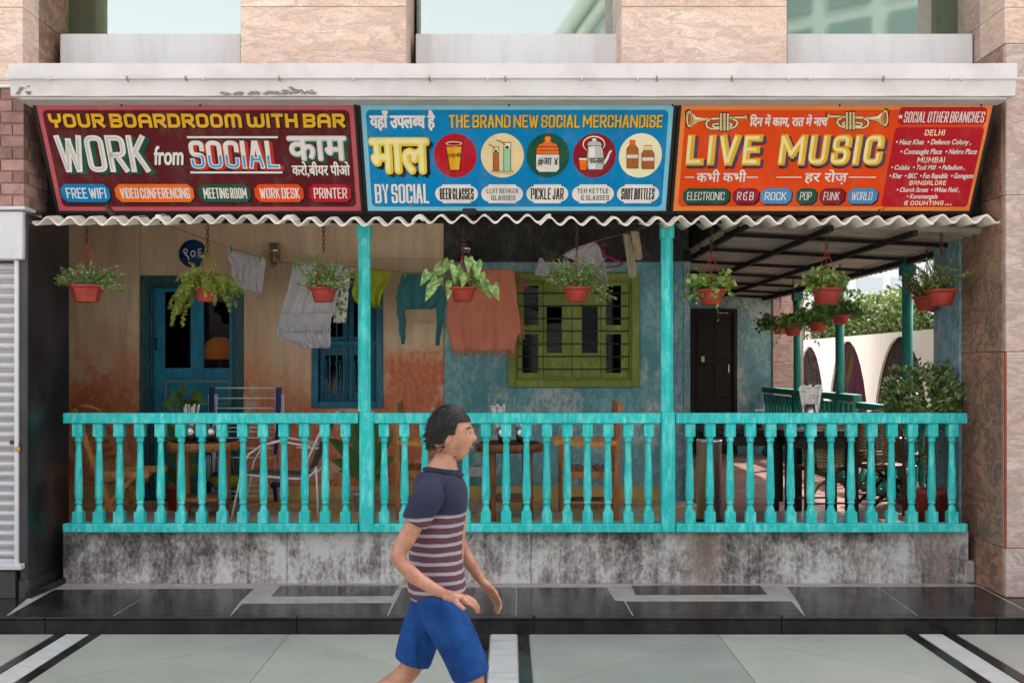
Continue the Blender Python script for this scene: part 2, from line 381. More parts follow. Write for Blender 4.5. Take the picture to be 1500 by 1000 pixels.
def glass(name, tintc=(.9, .95, .93), refl=.12):
    m, nt, b = newmat(name); nt.nodes.remove(b); out = [n for n in nt.nodes if n.type == 'OUTPUT_MATERIAL'][0]
    t = N(nt, 'ShaderNodeBsdfTransparent'); t.inputs[0].default_value = c4(tintc)
    g = N(nt, 'ShaderNodeBsdfGlossy'); g.inputs['Roughness'].default_value = .03; g.inputs[0].default_value = (.6, .6, .6, 1)
    fr = N(nt, 'ShaderNodeFresnel'); fr.inputs['IOR'].default_value = 1.5
    ad = N(nt, 'ShaderNodeMath', operation='ADD'); ad.inputs[1].default_value = refl; L(nt, fr.outputs[0], ad.inputs[0])
    mx = N(nt, 'ShaderNodeMixShader'); L(nt, ad.outputs[0], mx.inputs[0]); L(nt, t.outputs[0], mx.inputs[1]); L(nt, g.outputs[0], mx.inputs[2])
    L(nt, mx.outputs[0], out.inputs[0]); return m
M['glass'] = glass('window_glass', (.5, .5, .47), -.015)
m, nt, b = newmat('green_mirror_glass'); b.inputs['Base Color'].default_value = (.43, .485, .445, 1); b.inputs['Metallic'].default_value = 1; b.inputs['Roughness'].default_value = .03
bump(nt, b, noise(nt, coords(nt), .8, 2), .02, .02); M['mirror'] = m
m, nt, b = newmat('olive_pier_reflection'); b.inputs['Base Color'].default_value = (.16, .20, .14, 1); b.inputs['Metallic'].default_value = .8; b.inputs['Roughness'].default_value = .12
M['olive'] = m
m, nt, b = newmat('lamp_glow'); b.inputs['Base Color'].default_value = (.8, .4, .1, 1); b.inputs['Emission Color'].default_value = (1, .42, .09, 1); b.inputs['Emission Strength'].default_value = 0
M['lampglow'] = m
def leafmat(name, c, c2, tr=.35, rough=.5, hi=None):
    m, nt, b = newmat(name); g = N(nt, 'ShaderNodeNewGeometry')
    col = ramp(nt, g.outputs['Random Per Island'], [(0, c), (.6, c2), (1, hi or tuple(x * 1.5 for x in c2))])
    L(nt, col, b.inputs['Base Color']); b.inputs['Roughness'].default_value = rough
    out = [n for n in nt.nodes if n.type == 'OUTPUT_MATERIAL'][0]
    t = N(nt, 'ShaderNodeBsdfTranslucent'); L(nt, col, t.inputs[0]); mx = N(nt, 'ShaderNodeMixShader'); mx.inputs[0].default_value = tr
    L(nt, b.outputs[0], mx.inputs[1]); L(nt, t.outputs[0], mx.inputs[2]); L(nt, mx.outputs[0], out.inputs[0]); return m
M['leaf'] = leafmat('green_leaf', (.07, .13, .028), (.17, .26, .06))
M['leaf_pale'] = leafmat('pale_variegated_leaf', (.09, .16, .045), (.22, .32, .10), .35, .5, (.52, .60, .26))
M['leaf_fern'] = leafmat('fern_leaf', (.10, .17, .02), (.28, .34, .05), .4, .6, (.50, .50, .12))
M['leaf_big'] = leafmat('large_leaf', (.05, .12, .022), (.10, .20, .04), .25, .35)
M['leaf_dark'] = leafmat('ficus_leaf', (.07, .12, .03), (.15, .22, .055), .25, .35, (.30, .38, .13))
M['hedge'] = leafmat('hedge_leaf', (.03, .055, .012), (.09, .14, .03), .4, .5, (.16, .22, .05))
M['twig'] = simple('twig', (.12, .065, .035), .8)
M['pothos'] = leafmat('pothos_leaf', (.10, .20, .03), (.22, .34, .06), .35, .35, (.42, .50, .14))
def varleaf():
    m, nt, b = newmat('cream_centred_leaf'); v = coords(nt, (1, 1, 1), True, False)
    f = noise(nt, v, 22, 4, .6, .5); col = ramp(nt, f, [(.42, (.08, .17, .025)), (.55, (.20, .32, .07)), (.68, (.42, .50, .20))])
    L(nt, col, b.inputs['Base Color']); b.inputs['Roughness'].default_value = .45; return m
M['varleaf'] = varleaf()
def cloth(name, c, c2=None, sc=10, tr=.15, stretch=(1, 1, 1)):
    m, nt, b = newmat(name); v = coords(nt, stretch); f = noise(nt, v, sc, 5, .6)
    col = ramp(nt, f, [(.3, c2 or tuple(x * .85 for x in c)), (.7, c)]); L(nt, col, b.inputs['Base Color']); b.inputs['Roughness'].default_value = .95
    b.inputs['Specular IOR Level'].default_value = .15
    bump(nt, b, noise(nt, coords(nt), 260, 2), .25, .001); 
    out = [n for n in nt.nodes if n.type == 'OUTPUT_MATERIAL'][0]
    t = N(nt, 'ShaderNodeBsdfTranslucent'); L(nt, col, t.inputs[0]); mx = N(nt, 'ShaderNodeMixShader'); mx.inputs[0].default_value = tr
    L(nt, b.outputs[0], mx.inputs[1]); L(nt, t.outputs[0], mx.inputs[2]); L(nt, mx.outputs[0], out.inputs[0]); return m
M['c_white'] = cloth('white_cotton', (.56, .52, .56)); M['c_lime'] = cloth('lime_cotton', (.34, .37, .03)); M['c_teal'] = cloth('teal_cotton', (.05, .17, .18))
M['c_orange'] = cloth('orange_wool', (.60, .20, .13)); M['c_cream'] = cloth('cream_knit', (.56, .47, .33))
M['pink'] = simple('pink_plastic', (.5, .02, .14), .35); M['peg'] = simple('green_peg', (.05, .35, .03), .4); M['pegred'] = simple('red_peg', (.45, .01, .03), .4)
def flat(name, c, rough=.45):
    m, nt, b = newmat(name); f = noise(nt, coords(nt, (1, 1, 1)), 3, 7, .68)
    col = ramp(nt, f, [(.3, tuple(x * .80 for x in c)), (.7, c)]); ds = noise(nt, coords(nt, (6, 6, .9)), 1.2, 6, .7); col = mix(nt, ramp(nt, ds, [(.50, 0), (.75, .14)]), col, (.36, .31, .27)); L(nt, col, b.inputs['Base Color']); b.inputs['Roughness'].default_value = rough; b.inputs['Specular IOR Level'].default_value = .12; return m
S = {k: flat('signpaint_' + k, c) for k, c in dict(
    maroon=(.105, .011, .015), pink=(.52, .10, .12), gold=(.80, .42, .02), white=(.78, .72, .68), greyw=(.50, .49, .46), dkgreen=(.012, .085, .05),
    black=(.012, .010, .010), blue=(.0, .21, .48), ltblue=(.22, .55, .68), skyblue=(.06, .34, .62), orange=(.83, .14, .01), redor=(.76, .065, .006),
    crimson=(.46, .010, .022), dkred=(.26, .010, .022), ltorange=(.86, .24, .055), cream=(.80, .62, .34), palecream=(.86, .76, .50),
    yellow=(.80, .56, .06), ltyellow=(.88, .76, .34), purple=(.09, .055, .11), amber=(.80, .36, .01), brown=(.42, .12, .02), mint=(.30, .58, .40), shred=(.52, .04, .02), brass=(.55, .42, .14), midblue=(.07, .26, .52)).items()}

def shade_mat():
    m, nt, b = newmat('amber_lamp_shade'); nt.nodes.remove(b); out = [n for n in nt.nodes if n.type == 'OUTPUT_MATERIAL'][0]
    t = N(nt, 'ShaderNodeBsdfTranslucent'); t.inputs[0].default_value = (.75, .42, .14, 1); g = N(nt, 'ShaderNodeBsdfDiffuse'); g.inputs[0].default_value = (.5, .25, .08, 1)
    x = N(nt, 'ShaderNodeMixShader'); x.inputs[0].default_value = .4; L(nt, t.outputs[0], x.inputs[1]); L(nt, g.outputs[0], x.inputs[2]); L(nt, x.outputs[0], out.inputs[0]); return m
M['shade'] = shade_mat()
def paper_mat():
    m, nt, b = newmat('printed_menu_paper'); v = coords(nt, (1, 1, 1)); f = noise(nt, coords(nt, (9, 9, 70)), 1, 1, .4)
    col = ramp(nt, f, [(.60, (.72, .68, .62)), (.63, (.50, .22, .17)), (.67, (.50, .22, .17)), (.70, (.72, .68, .62))]); L(nt, col, b.inputs['Base Color']); b.inputs['Roughness'].default_value = .7; return m
M['paper'] = paper_mat()
M['winframe'] = simple('window_frame_green_grey', (.20, .23, .19), .5)
# ================================================================== SETTING
gd = MB().box((-150, -150, -.5), (150, 150, -.03)).build('ground', M['ground']); tag(gd, kind='structure')
# plaza paving: cement bed, stones, black and white strips running towards the building
plaza = MB().box((-9, -4, -.03), (9, 7.805, -.006)).build('plaza_floor', M['grout']); tag(plaza, kind='structure')
strips = [(-3.160, -3.088, 'b'), (-3.082, -2.926, 'w'), (-2.920, -2.842, 'b'), (-.216, -.129, 'b'), (-.122, .056, 'w'), (.063, .143, 'b'),
          (2.772, 2.852, 'b'), (2.858, 3.022, 'w'), (3.028, 3.112, 'b')]
mb = {}
for x0, x1, k in strips:
    y = 7.80
    while y > -3.5:
        ln = .78 if k == 'w' else rnd.uniform(.8, 1.1)
        MB().box((x0, y - ln + .004, -.03), (x1, y, rnd.uniform(-.001, .001)), .002).build('strip_stone', M['blackgranite' if k == 'b' else 'whitestone'], plaza)
        y -= ln
def clip(poly, a, b_, c):          # keep a*x + b*y <= c
    out = []
    for i in range(len(poly)):
        p, q = poly[i], poly[(i + 1) % len(poly)]
        dp, dq = a * p[0] + b_ * p[1] - c, a * q[0] + b_ * q[1] - c
        if dp <= 0: out.append(p)
        if (dp < 0 < dq) or (dq < 0 < dp):
            t = dp / (dp - dq); out.append((p[0] + (q[0] - p[0]) * t, p[1] + (q[1] - p[1]) * t))
    return out
for bx0, bx1 in ((-6.0, -3.166), (-2.836, -.222), (.149, 2.766), (3.118, 6.0)):
    w = bx1 - bx0; y1 = 7.795
    for r in range(4):
        ya, yb = y1 - w * (r + 1), y1 - w * r
        cx, cy = (bx0 + bx1) / 2, (ya + yb) / 2
        cell = [(bx0, ya), (bx1, ya), (bx1, yb), (bx0, yb)]
        h = w / 2
        pcs = []
        for sx in (-1, 1):
            for sy in (-1, 1):
                pcs.append(clip(cell, -sx, -sy, -(sx * cx + sy * cy + h) ))      # corner triangles
        dia = cell
        for sx in (-1, 1):
            for sy in (-1, 1): dia = clip(dia, sx, sy, sx * cx + sy * cy + h)
        for sx in (-1, 1):
            for sy in (-1, 1): pcs.append(clip(clip(dia, -sx, 0, -sx * cx), 0, -sy, -sy * cy))
        for pc in pcs:
            if len(pc) < 3: continue
            gx, gy = sum(p[0] for p in pc) / len(pc), sum(p[1] for p in pc) / len(pc)
            g = .0034
            pp = [(p[0] + (gx - p[0]) * g * 2, p[1] + (gy - p[1]) * g * 2, -.03) for p in pc]
            area = sum(pp[i][0] * pp[(i + 1) % len(pp)][1] - pp[(i + 1) % len(pp)][0] * pp[i][1] for i in range(len(pp)))
            if area < 0: pp.reverse()
            MB().prism(pp, (0, 0, .03 + rnd.uniform(-.0008, .0008))).build('paving_stone', M['paving'], plaza)
# raised black granite step in front of the veranda
ZP = .117
step = MB().box((-9, 7.86, -.03), (9, 9.3, ZP - .0015)).build('pavement', M['grout']); tag(step, kind='structure')
for x0, x1 in ((0 - 5.2, -3.236), (-3.234, -1.477), (-1.475, .176), (.178, 1.906), (1.908, 3.405), (3.407, 5.2)):
    MB().box((x0, 7.812, -.03), (x1 - .003, 7.856, ZP - .022), .003).build('kerb_stone', M['blackgranite'], step)
    MB().box((x0 + .0, 7.800, ZP - .020), (x1 - .003, 7.856, ZP + .001), .006).build('edge_stone', M['blackgranite'], step)
slabs = [[(80, 863), (230, 862), (162, 903), (8, 903)], [(231.5, 862), (372, 861.5), (351, 881), (334, 903), (164, 903)],
         [(413, 855), (586, 854.5), (575, 872), (397, 872.5)], [(355, 883.5), (574, 882.5), (566, 903), (336, 903)],
         [(590, 860), (756, 860), (755.5, 903), (568, 903)], [(757.5, 860), (889, 860), (901, 879), (914, 880), (927, 903), (757, 903)],
         [(923, 852), (1108, 851), (1124, 870), (931, 870.5)], [(917, 880.5), (1159, 880), (1180, 903), (929, 903)],
         [(1153, 859), (1285, 859), (1347, 903), (1182, 903), (1168, 880)], [(1287, 859), (1434, 859), (1521, 903), (1349, 903)],
         [(-20, 860), (56, 863), (5, 903), (-120, 903)], [(1440, 859.5), (1500, 860), (1620, 903), (1524, 903)]]
for q in slabs:
    pts = [G(x, y, ZP) for x, y in q]; pts.reverse()
    base = [(p.x, min(p.y, 9.2), ZP - .02) for p in pts]
    base = [(a, max(7.8585, b_), c) for a, b_, c in base]
    MB().prism(base, (0, 0, .0205)).build('paving_slab', M['blackgranite'], step)
# plinth under the railing
plinth = thing('plinth_wall', 'low stained grey and black rendered plinth wall beneath the turquoise railing', 'wall')
xs = [-3.585, -1.78, .18, 2.02, 3.70]
for i in range(4):
    MB().box((xs[i] + .001, 9.0, 0), (xs[i + 1] - .001, 9.25, .541 + (i % 2) * .0005), .006).build('wall_section', M['plinth'], plinth)
MB().box((-3.585, 8.93, ZP - .02), (3.70, 9.0, ZP + .004), .003).build('cement_fillet', M['grout'], plinth)
# veranda floor: tiles, dark boards to the right
ZF = .545
vf = MB().box((-4.8, 9.25, 0), (1.9, 11.2, ZF - .012)).build('veranda_floor', M['grout']); tag(vf, kind='structure')
t = .30
for i in range(22):
    for j in range(7):
        x0 = -4.8 + i * t; y0 = 9.26 + j * t
        y1 = min(y0 + t, 11.0)
        if x0 + t > 1.8 or y0 > 10.99: continue
        MB().box((x0 + .002, y0 + .002, ZF - .012), (x0 + t - .002, y1 - .002, ZF + rnd.uniform(-.0006, .0006))).build('floor_tile', M['tile_b' if (i * 3 + j * 5) % 7 in (0, 3) or (i + j) % 4 == 0 else 'tile_a'], vf)
df = MB().box((1.9, 9.25, 0), (4.05, 16.9, ZF - .012)).build('terrace_floor', M['black']); tag(df, kind='structure')
k = 0
for i in range(8):
    for j in range(27):
        x0 = 1.81 + i * .28; y0 = 9.26 + j * .28
        x1 = min(x0 + .28, 4.05); y1 = min(y0 + .28, 16.8)
        if y0 > 16.7: continue
        MB().box((x0 + .003, y0 + .003, ZF - .012), (x1 - .003, y1 - .003, ZF + rnd.uniform(-.001, .001))).build('floor_tile', M['deck'], df)
# ------------------------------------------------------------------ main building above and beside
bld = thing('stone_building', 'tall pink granite building with mirrored windows above the white ledge', 'building')
def gblock(x0, x1, z0, z1, y0, y1, mat='granite', bev=.004):
    return MB().box((x0 + .0015, y0, z0 + .0015), (x1 - .0015, y1, z1 - .0015), bev).build('granite_block', M[mat], bld)
# inner core behind the joints; unseen right wing and height shaped to block sun
core = MB()
YP, YG = 8.62, 9.36
ZS = 1.87 + 468 * YG / F                    # bottom of the glass
core.box((-12, YG + .25, 3.95), (4.4, 16.6, 9.9)); core.box((4.4, 9.3, 0), (14, 10.3, 9.9)); core.box((-12, 9.0, 3.3), (-3.9, 11.3, 9.9)); core.box((-12, 11.35, 0), (-4.9, 16.6, 4))
core.box((-3.6, YP + .1, 7.0), (3.7, YG + .26, 9.9)); core.box((-12, YP, 7.0), (-3.7, 9, 9.9)); core.box((3.76, YP, 4.3), (12, 9.3, 9.9)); core.box((-12, 8.75, 3.3), (-3.75, 9.0, 9.9)); core.box((3.82,8.75,0),(12,9.3,4.3))
core.build('core_and_sun_block', M['granite_grey'], bld)
joint = 1.87 + 525 * YP / F
for x0, x1 in (((352 - 745) * YP / F, (595 - 745) * YP / F), ((910 - 745) * YP / F, (1153 - 745) * YP / F)):
    for za, zb in ((3.95, joint), (joint, joint + .9), (joint + .9, joint + 1.8), (joint + 1.8, 7.2)):
        gblock(x0, x1, za, zb, YP, YG + .2)
# outer piers, upper part
YO = 8.46
jl = 1.87 + (535 - 11) * YO / F
for za, zb in ((3.30, 4.02), (4.02, jl), (jl, jl + .9), (jl + .9, 7.2), (7.2, 8.6)):
    if za >= 4.0:
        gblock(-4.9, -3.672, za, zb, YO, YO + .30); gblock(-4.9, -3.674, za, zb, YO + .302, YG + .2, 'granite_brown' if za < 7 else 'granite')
gblock(-4.9, -3.668, 3.992, 4.02, YO, YO + .3)
for za, zb in ((4.30, jl), (jl, jl + .9), (jl + .9, 7.2), (7.2, 8.6)):
    gblock(3.748, 5.0, za, zb, YO, YO + .45); gblock(3.752, 5.0, za, zb, YO + .452, YG + .2, 'granite_grey')
# right pier down to the step: dark side, grey front
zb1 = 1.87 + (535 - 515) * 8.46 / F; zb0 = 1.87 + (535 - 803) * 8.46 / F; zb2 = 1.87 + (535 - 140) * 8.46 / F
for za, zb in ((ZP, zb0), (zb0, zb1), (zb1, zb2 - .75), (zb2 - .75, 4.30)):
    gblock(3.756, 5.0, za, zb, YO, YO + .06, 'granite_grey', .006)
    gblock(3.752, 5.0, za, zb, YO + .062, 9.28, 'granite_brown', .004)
MB().box((3.66, 8.985, ZP), (3.754, 9.3, .30), .02).build('cement_patch', M['grout'], bld)
# red-brown worn corner strip
tr = MB(); tr.box((3.750, YO - .004, zb0), (3.765, YO + .02, zb1), .003); tr.build('worn_edge_strip', simple('worn_red_primer', (.34, .07, .04), .8), bld)
# white marble sills
for x0, x1 in ((88, 352), (609, 912), (1153, 1425)):
    yy = 9.02
    MB().box(((x0 - 745) * yy / F, yy, 3.95), ((x1 - 745) * yy / F, YG + .1, ZS - .002), .004).build('sill', M['sill_white'], bld)
# mirrored windows, each with frame and pane
def upwin(px0, px1, olive=None, z1=7.0):
    x0, x1 = (px0 - 745) * YG / F, (px1 - 745) * YG / F
    f = MB(); zz = ZS + .002; w = .035
    f.box((x0, YG - .02, zz), (x0 + w * .4, YG + .1, z1)); f.box((x1 - w * .4, YG - .02, zz), (x1, YG + .1, z1))
    f.box((x0, YG - .02, zz), (x1, YG + .08, zz + .012)); f.box((x0, YG - .02, z1), (x1, YG + .1, z1 + .05))
    wf = f.build('window', M['winframe'], bld)
    MB().box((x0 + .015, YG, zz + .012), (x1 - .015, YG + .02, z1), 0).build('pane', M['mirror'], wf)
    if olive:
        a, b_ = olive; a = (a - 745) * YG / F; b_ = (b_ - 745) * YG / F
        MB().box((a, YG - .006, zz + .013), (b_, YG - .001, z1)).build('pier_reflection_strip', M['olive'], wf)  # olive strip paints the reflection of the pier side onto the glass
upwin(96, 356, (98, 156)); upwin(611, 901); upwin(1150, 1412, (1364, 1410))
# white ledge (canopy) with its thin conduit
ledge = thing('concrete_ledge', 'long white painted concrete ledge above the painted signboards', 'ledge')
yl = 8.06; zt = 1.87 + (535 - 93) * yl / F; zb = 1.87 + (535 - 139) * yl / F; zm = 1.87 + (535 - 117) * yl / F
xl, xr = -3.60, 3.662
prof = [(yl, zt), (yl, zm + .012), (yl + .02, zm), (yl + .035, zb), (9.0, zb + .0), (9.0, zt)]
m1 = MB()
nseg = 44
ring = []
for i in range(nseg + 1):
    x = xl + (xr - xl) * i / nseg
    for (yy, z) in prof: ring.append((x + (.0 if 0 < i < nseg else 0), yy + rnd.uniform(-.0016, .0016), z + rnd.uniform(-.0022, .0022)))
npf = len(prof); fs = []
for i in range(nseg):
    for j in range(npf): fs.append((i * npf + j, (i + 1) * npf + j, (i + 1) * npf + (j + 1) % npf, i * npf + (j + 1) % npf))
fs.append(tuple(range(npf))); fs.append(tuple(nseg * npf + j for j in range(npf - 1, -1, -1)))
m1.add(ring, fs); m1.build('ledge_body', M['white_paint'], ledge)
MB().box((xl + .06, yl + .06, zb - .02), (xr - .05, 9.0, zb - .002)).build('soffit', M['soffit'], ledge)
ch = MB()
for px, wd, hh in ((350, 9, 3), (372, 16, 4), (392, 12, 6), (410, 18, 7), (432, 22, 9), (452, 16, 6), (330, 8, 3), (33, 16, 12)):
    for q in range(16):
        c = P(px + rnd.uniform(-wd, wd) * .62, 138 - abs(rnd.gauss(0, .5)) * hh * .8, yl + .026); ch.sphere(c, rnd.uniform(.004, .014), 5, rnd.uniform(.8, 2.2), .45, rnd.uniform(.4, .9))
o = tag(ch.build('broken_edge', M['chip'], ledge), kind='stuff')
cn = thing('conduit', 'thin white electrical conduit clipped along the front of the white ledge', 'pipe')
zc = 1.87 + (535 - 114.5) * (yl - .02) / F
MB().tube([(-3.66, yl - .022, zc - .004), (-1.5, yl - .020, zc + .004), (1, yl - .022, zc + .003), (3.72, yl - .02, zc - .002), (3.95, yl - .02, zc - .025)], .0065, 8).build('tube', M['white_paint'], cn)
for px in (72, 186, 272, 298, 409, 517, 629, 714, 740, 852, 934, 962, 1072, 1155, 1185, 1294, 1392, 1408):
    c = P(px, 114.5, yl - .02); q = MB(); q.box((c.x - .006, c.y - .012, zc - .016), (c.x + .006, yl + .004, zc + .014), .002); q.tube([(c.x, yl, zc - .014), (c.x + .01, yl - .02, zc - .03)], .003, 5); q.build('clip', M['chip' if rnd.random() < .3 else 'white_paint'], cn)
# left pier in smoky black stone, brick upper part
lp = thing('black_pier', 'smoky black stone pier between roller shutter and veranda', 'pillar')
MB().box((-3.70, 8.47, ZP - .02), (-3.640, 8.98, 3.02), .006).build('pier_face', M['pierblack'], lp)
MB().box((-3.9, 8.985, ZP - .02), (-3.652, 9.30, 3.25), .004).build('pier_return', M['pierblack'], lp)
MB().box((-3.71, 8.44, ZP - .03), (-3.625, 9.0, .26), .02).build('base_stone', M['pierblack'], lp)
MB().prism([(-3.64, 8.44, ZP), (-3.60, 8.44, ZP), (-3.56, 9.0, ZP), (-3.58, 9.0, ZP + .04), (-3.64, 9.0, .26), (-3.64, 8.44, .26)][:3] + [(-3.64, 9.0, ZP)], (0, 0, .05)).build('skirting', M['blackgranite'], lp)
bk = thing('brick_wall', 'reddish facing brick wall panel between granite and roller shutter box', 'wall')
zb_lo = 1.87 + (535 - 303) * 8.46 / F; zb_hi = 3.965
MB().box((-6.2, 8.475, zb_lo), (-3.668, 8.8, zb_hi - .0)).build('mortar_bed', M['mortar'], bk)
MB().box((-3.9, 8.80, 3.03), (-3.668, 9.25, zb_hi)).build('mortar_return', M['mortar'], bk)
rows = 10; ph = (zb_hi - zb_lo) / rows
proto = None
for r in range(rows):
    x = -3.663 - (0 if r % 2 else .09)
    if r % 2 == 0:
        MB().box((-3.663 - .083, 8.460, zb_lo + r * ph + .005), (-3.663, 8.56, zb_lo + (r + 1) * ph - .006), .004).build('brick', M['brickred'], bk)
    while x > -4.6:
        MB().box((x - .172, 8.460 + rnd.uniform(-.002, .002), zb_lo + r * ph + .005), (x, 8.50, zb_lo + (r + 1) * ph - .006), .004).build('brick', M['brickred'], bk)
        x -= .182
    y = 8.57 if r % 2 == 0 else 8.51
    while y < 9.2:
        MB().box((-3.70, y, zb_lo + r * ph + .005), (-3.660 + rnd.uniform(-.001, .001), min(y + .172, 9.24), zb_lo + (r + 1) * ph - .006), .003).build('brick', M['brickred'], bk)
        y += .182
MB().box((-6.2, 8.44, 3.965), (-3.66, 8.8, 3.99), .004).build('coping_strip', M['sill_white'], bk)
MB().box((-6.2, 8.40, zb_lo - .03), (-3.63, 8.6, zb_lo - .002), .006).build('sill_strip', M['shutter_frame'], bk)
# roller shutter
sh = thing('roller_shutter', 'closed pale grey roller shutter at the far left edge', 'shutter')
def zpx(y, Y): return 1.87 + (535 - y) * Y / F
MB().box((-6.2, 8.42, zpx(380, 8.42)), (-3.655, 8.7, zpx(309, 8.42)), .01).build('shutter_box', M['shutter_frame'], sh)
sl = MB(); pz = .0752
n = 0; z = zpx(384, 8.52)
me = None
while z > zpx(806, 8.52):
    pr = [(8.56, z), (8.545, z - .006), (8.520, z - .018), (8.514, z - .035), (8.522, z - .052), (8.548, z - .062), (8.556, z - pz), (8.58, z - pz), (8.58, z)]
    q = MB(); q.add([(x, a, b_) for x in (-6.2, -3.735) for a, b_ in pr], [(i, (i + 1) % 9, (i + 1) % 9 + 9, i + 9) for i in range(9)] + [tuple(range(8, -1, -1)), tuple(range(9, 18))]); q.build('slat', M['shutter'], sh)
    z -= pz
MB().box((-6.2, 8.50, zpx(826, 8.5)), (-3.735, 8.60, z), .004).build('bottom_rail', M['shutter_frame'], sh)
MB().box((-3.733, 8.45, zpx(830, 8.45)), (-3.702, 8.62, zpx(381, 8.45)), .004).build('guide_rail', M['shutter_frame'], sh)
MB().box((-6.2, 8.40, zpx(834, 8.42)), (-3.66, 8.6, zpx(826, 8.42)), .006).build('threshold', M['shutter_frame'], sh)
MB().box((-6.2, 8.43, ZP), (-3.716, 8.9, zpx(836, 8.42)), .004).build('base_step', M['pierblack'], sh)
c = P(25, 648, 8.49); q = MB(); q.box((c.x - .05, c.y - .02, c.z - .012), (c.x + .045, c.y + .02, c.z + .016), .004); q.tube([(c.x + .01, c.y - .02, c.z), (c.x + .012, c.y - .035, c.z - .03), (c.x + .03, c.y - .035, c.z - .03), (c.x + .03, c.y - .02, c.z)], .004, 6)
q.build('bolt', M['rust'], sh)
MB().box((c.x, c.y - .045, c.z - .065), (c.x + .04, c.y - .022, c.z - .028), .005).build('padlock', simple('brass_lock', (.4, .25, .08), .4, .8), sh)
# ------------------------------------------------------------------ veranda walls
YB = 11.0
def BX(px): return (px - 745) * YB / F
def BZ(py): return EYE + (535 - py) * YB / F
bw = thing('ochre_wall', 'ochre plaster back wall with rust red lower half behind the door', 'wall')
def wallholes(x0, x1, z0, z1, holes, y0, y1, name, mat, parent):
    m = MB(); xs = sorted(set([x0, x1] + [h[0] for h in holes] + [h[1] for h in holes]))
    for a, b_ in zip(xs[:-1], xs[1:]):
        hh = sorted([h for h in holes if h[0] <= a + 1e-6 and h[1] >= b_ - 1e-6], key=lambda h: h[2]); z = z0
        for h in hh:
            if h[2] > z: m.box((a, y0, z), (b_, y1, h[2]))
            z = h[3]
        if z < z1: m.box((a, y0, z), (b_, y1, z1))
    return m.build(name, mat, parent)
door_h = (BX(207), BX(357), ZF, BZ(404)); bwin_h = (BX(457), BX(561), BZ(597), BZ(401)); gwin_h = (BX(744), BX(936), BZ(567), BZ(400))
zmold = BZ(384)
wallholes(-4.72, BX(650), ZF - .02, zmold - .012, [door_h, bwin_h], YB, YB + .18, 'plaster_face', M['tanwall'], bw) if False else None
wallholes(-4.72, BX(204.5), ZF - .02, 3.42, [], YB, YB + .18, 'plaster_face', M['tanwall'], bw)
wallholes(BX(205.5), BX(650), ZF - .02, BZ(383), [(door_h[0], door_h[1], ZF - .02, door_h[3]), bwin_h], YB, YB + .18, 'plaster_face', M['tanwall'], bw)
MB().box((BX(205.5), YB - .006, BZ(383)), (BX(650), YB + .18, 3.42), .004).build('plaster_band', M['tanwall'], bw)
MB().box((-4.7, YB + .02, ZF), (BX(650), YB + .185, 3.4)) if False else None
MB().box((BX(390), YB - .02, BZ(383) - .004), (BX(650), YB, BZ(379)), .004).build('moulding', M['tanwall'], bw)
MB().box((-4.9, 9.25, ZF - .02), (-4.72, 11.2, 3.42)).build('side_wall', M['tanwall'], bw)
MB().box((-4.72, 9.20, ZF - .02), (-3.66, 9.32, 3.42)).build('front_return', M['pierblack'], bw)
# ledges of plaster behind the teal shirt
q = MB(); q.box((BX(604), YB - .035, BZ(474)), (BX(637), YB, BZ(470)), .008); q.box((BX(600), YB - .02, BZ(518)), (BX(640), YB, BZ(515)), .006)
q.build('plaster_niche_edge', M['tanwall'], bw)
bl = thing('blue_wall', 'washed blue plaster back wall with black upper band around the green window', 'wall')
wallholes(BX(650.8), BX(968), ZF - .02, BZ(383), [gwin_h], YB, YB + .18, 'plaster_face', M['bluewall'], bl)
MB().box((BX(650.8), YB - .004, BZ(383)), (BX(1009), YB + .18, 3.42), .004).build('dark_band', M['darkwall'], bl)
MB().box((BX(650.8), YB - .022, BZ(384)), (BX(1009), YB - .004, BZ(380)), .004).build('moulding', M['darkwall'], bl)
MB().box((BX(968.5), YB - .03, ZF - .02), (BX(1000), YB + .18, BZ(383) - .002), .004).build('corner_pilaster', M['blueside'], bl)
MB().box((BX(1000.5), YB - .035, ZF - .02), (BX(1010), YB + .2, BZ(383) - .002), .004).build('corner_bead', M['blueside'], bl)
MB().box((BX(1001), YB - .037, BZ(383)), (BX(1011), YB + .2, 3.0), .004).build('corner_post', M['dark_panel'], bl)
# skirting
sk = MB(); sk.box((-4.7, YB - .015, ZF), (BX(206), YB, ZF + .14), .003); sk.box((BX(358), YB - .015, ZF), (BX(1000), YB, ZF + .14), .003); o = sk.build('skirting', M['skirting'], bl)
# side wall of the recessed terrace and its end wall
tw = thing('terrace_wall', 'dim blue plaster end wall of the side terrace around the dark door', 'wall')
MB().box((1.62, YB + .2, ZF - .02), (1.79, 16.8, 3.2)).build('side_wall', M['bluewall'], tw)
YE = 16.8
def EX(px): return (px - 745) * YE / F
def EZ(py): return EYE + (535 - py) * YE / F
wallholes(1.79, EX(1130), ZF - .02, 3.1, [(EX(1012), EX(1080), ZF - .02, EZ(452))], YE, YE + .2, 'plaster_face', M['bluewall'], tw)
gc = thing('granite_column', 'pale granite column at the far end of the terrace', 'pillar')
for za, zb in ((0, EZ(560)), (EZ(560), EZ(531)), (EZ(531), 3.1)):
    MB().box((EX(1131), YE - .05, za + .002), (EX(1176), YE + .3, zb - .002), .005).build('granite_block', M['granite_grey'], gc)
bc = thing('blue_column', 'tall blue painted column between ficus and granite pier', 'pillar')
MB().box((3.74, 9.285, ZF - .02), (4.05, 9.86, 3.22), .006).build('column_shaft', M['blueside'], bc)
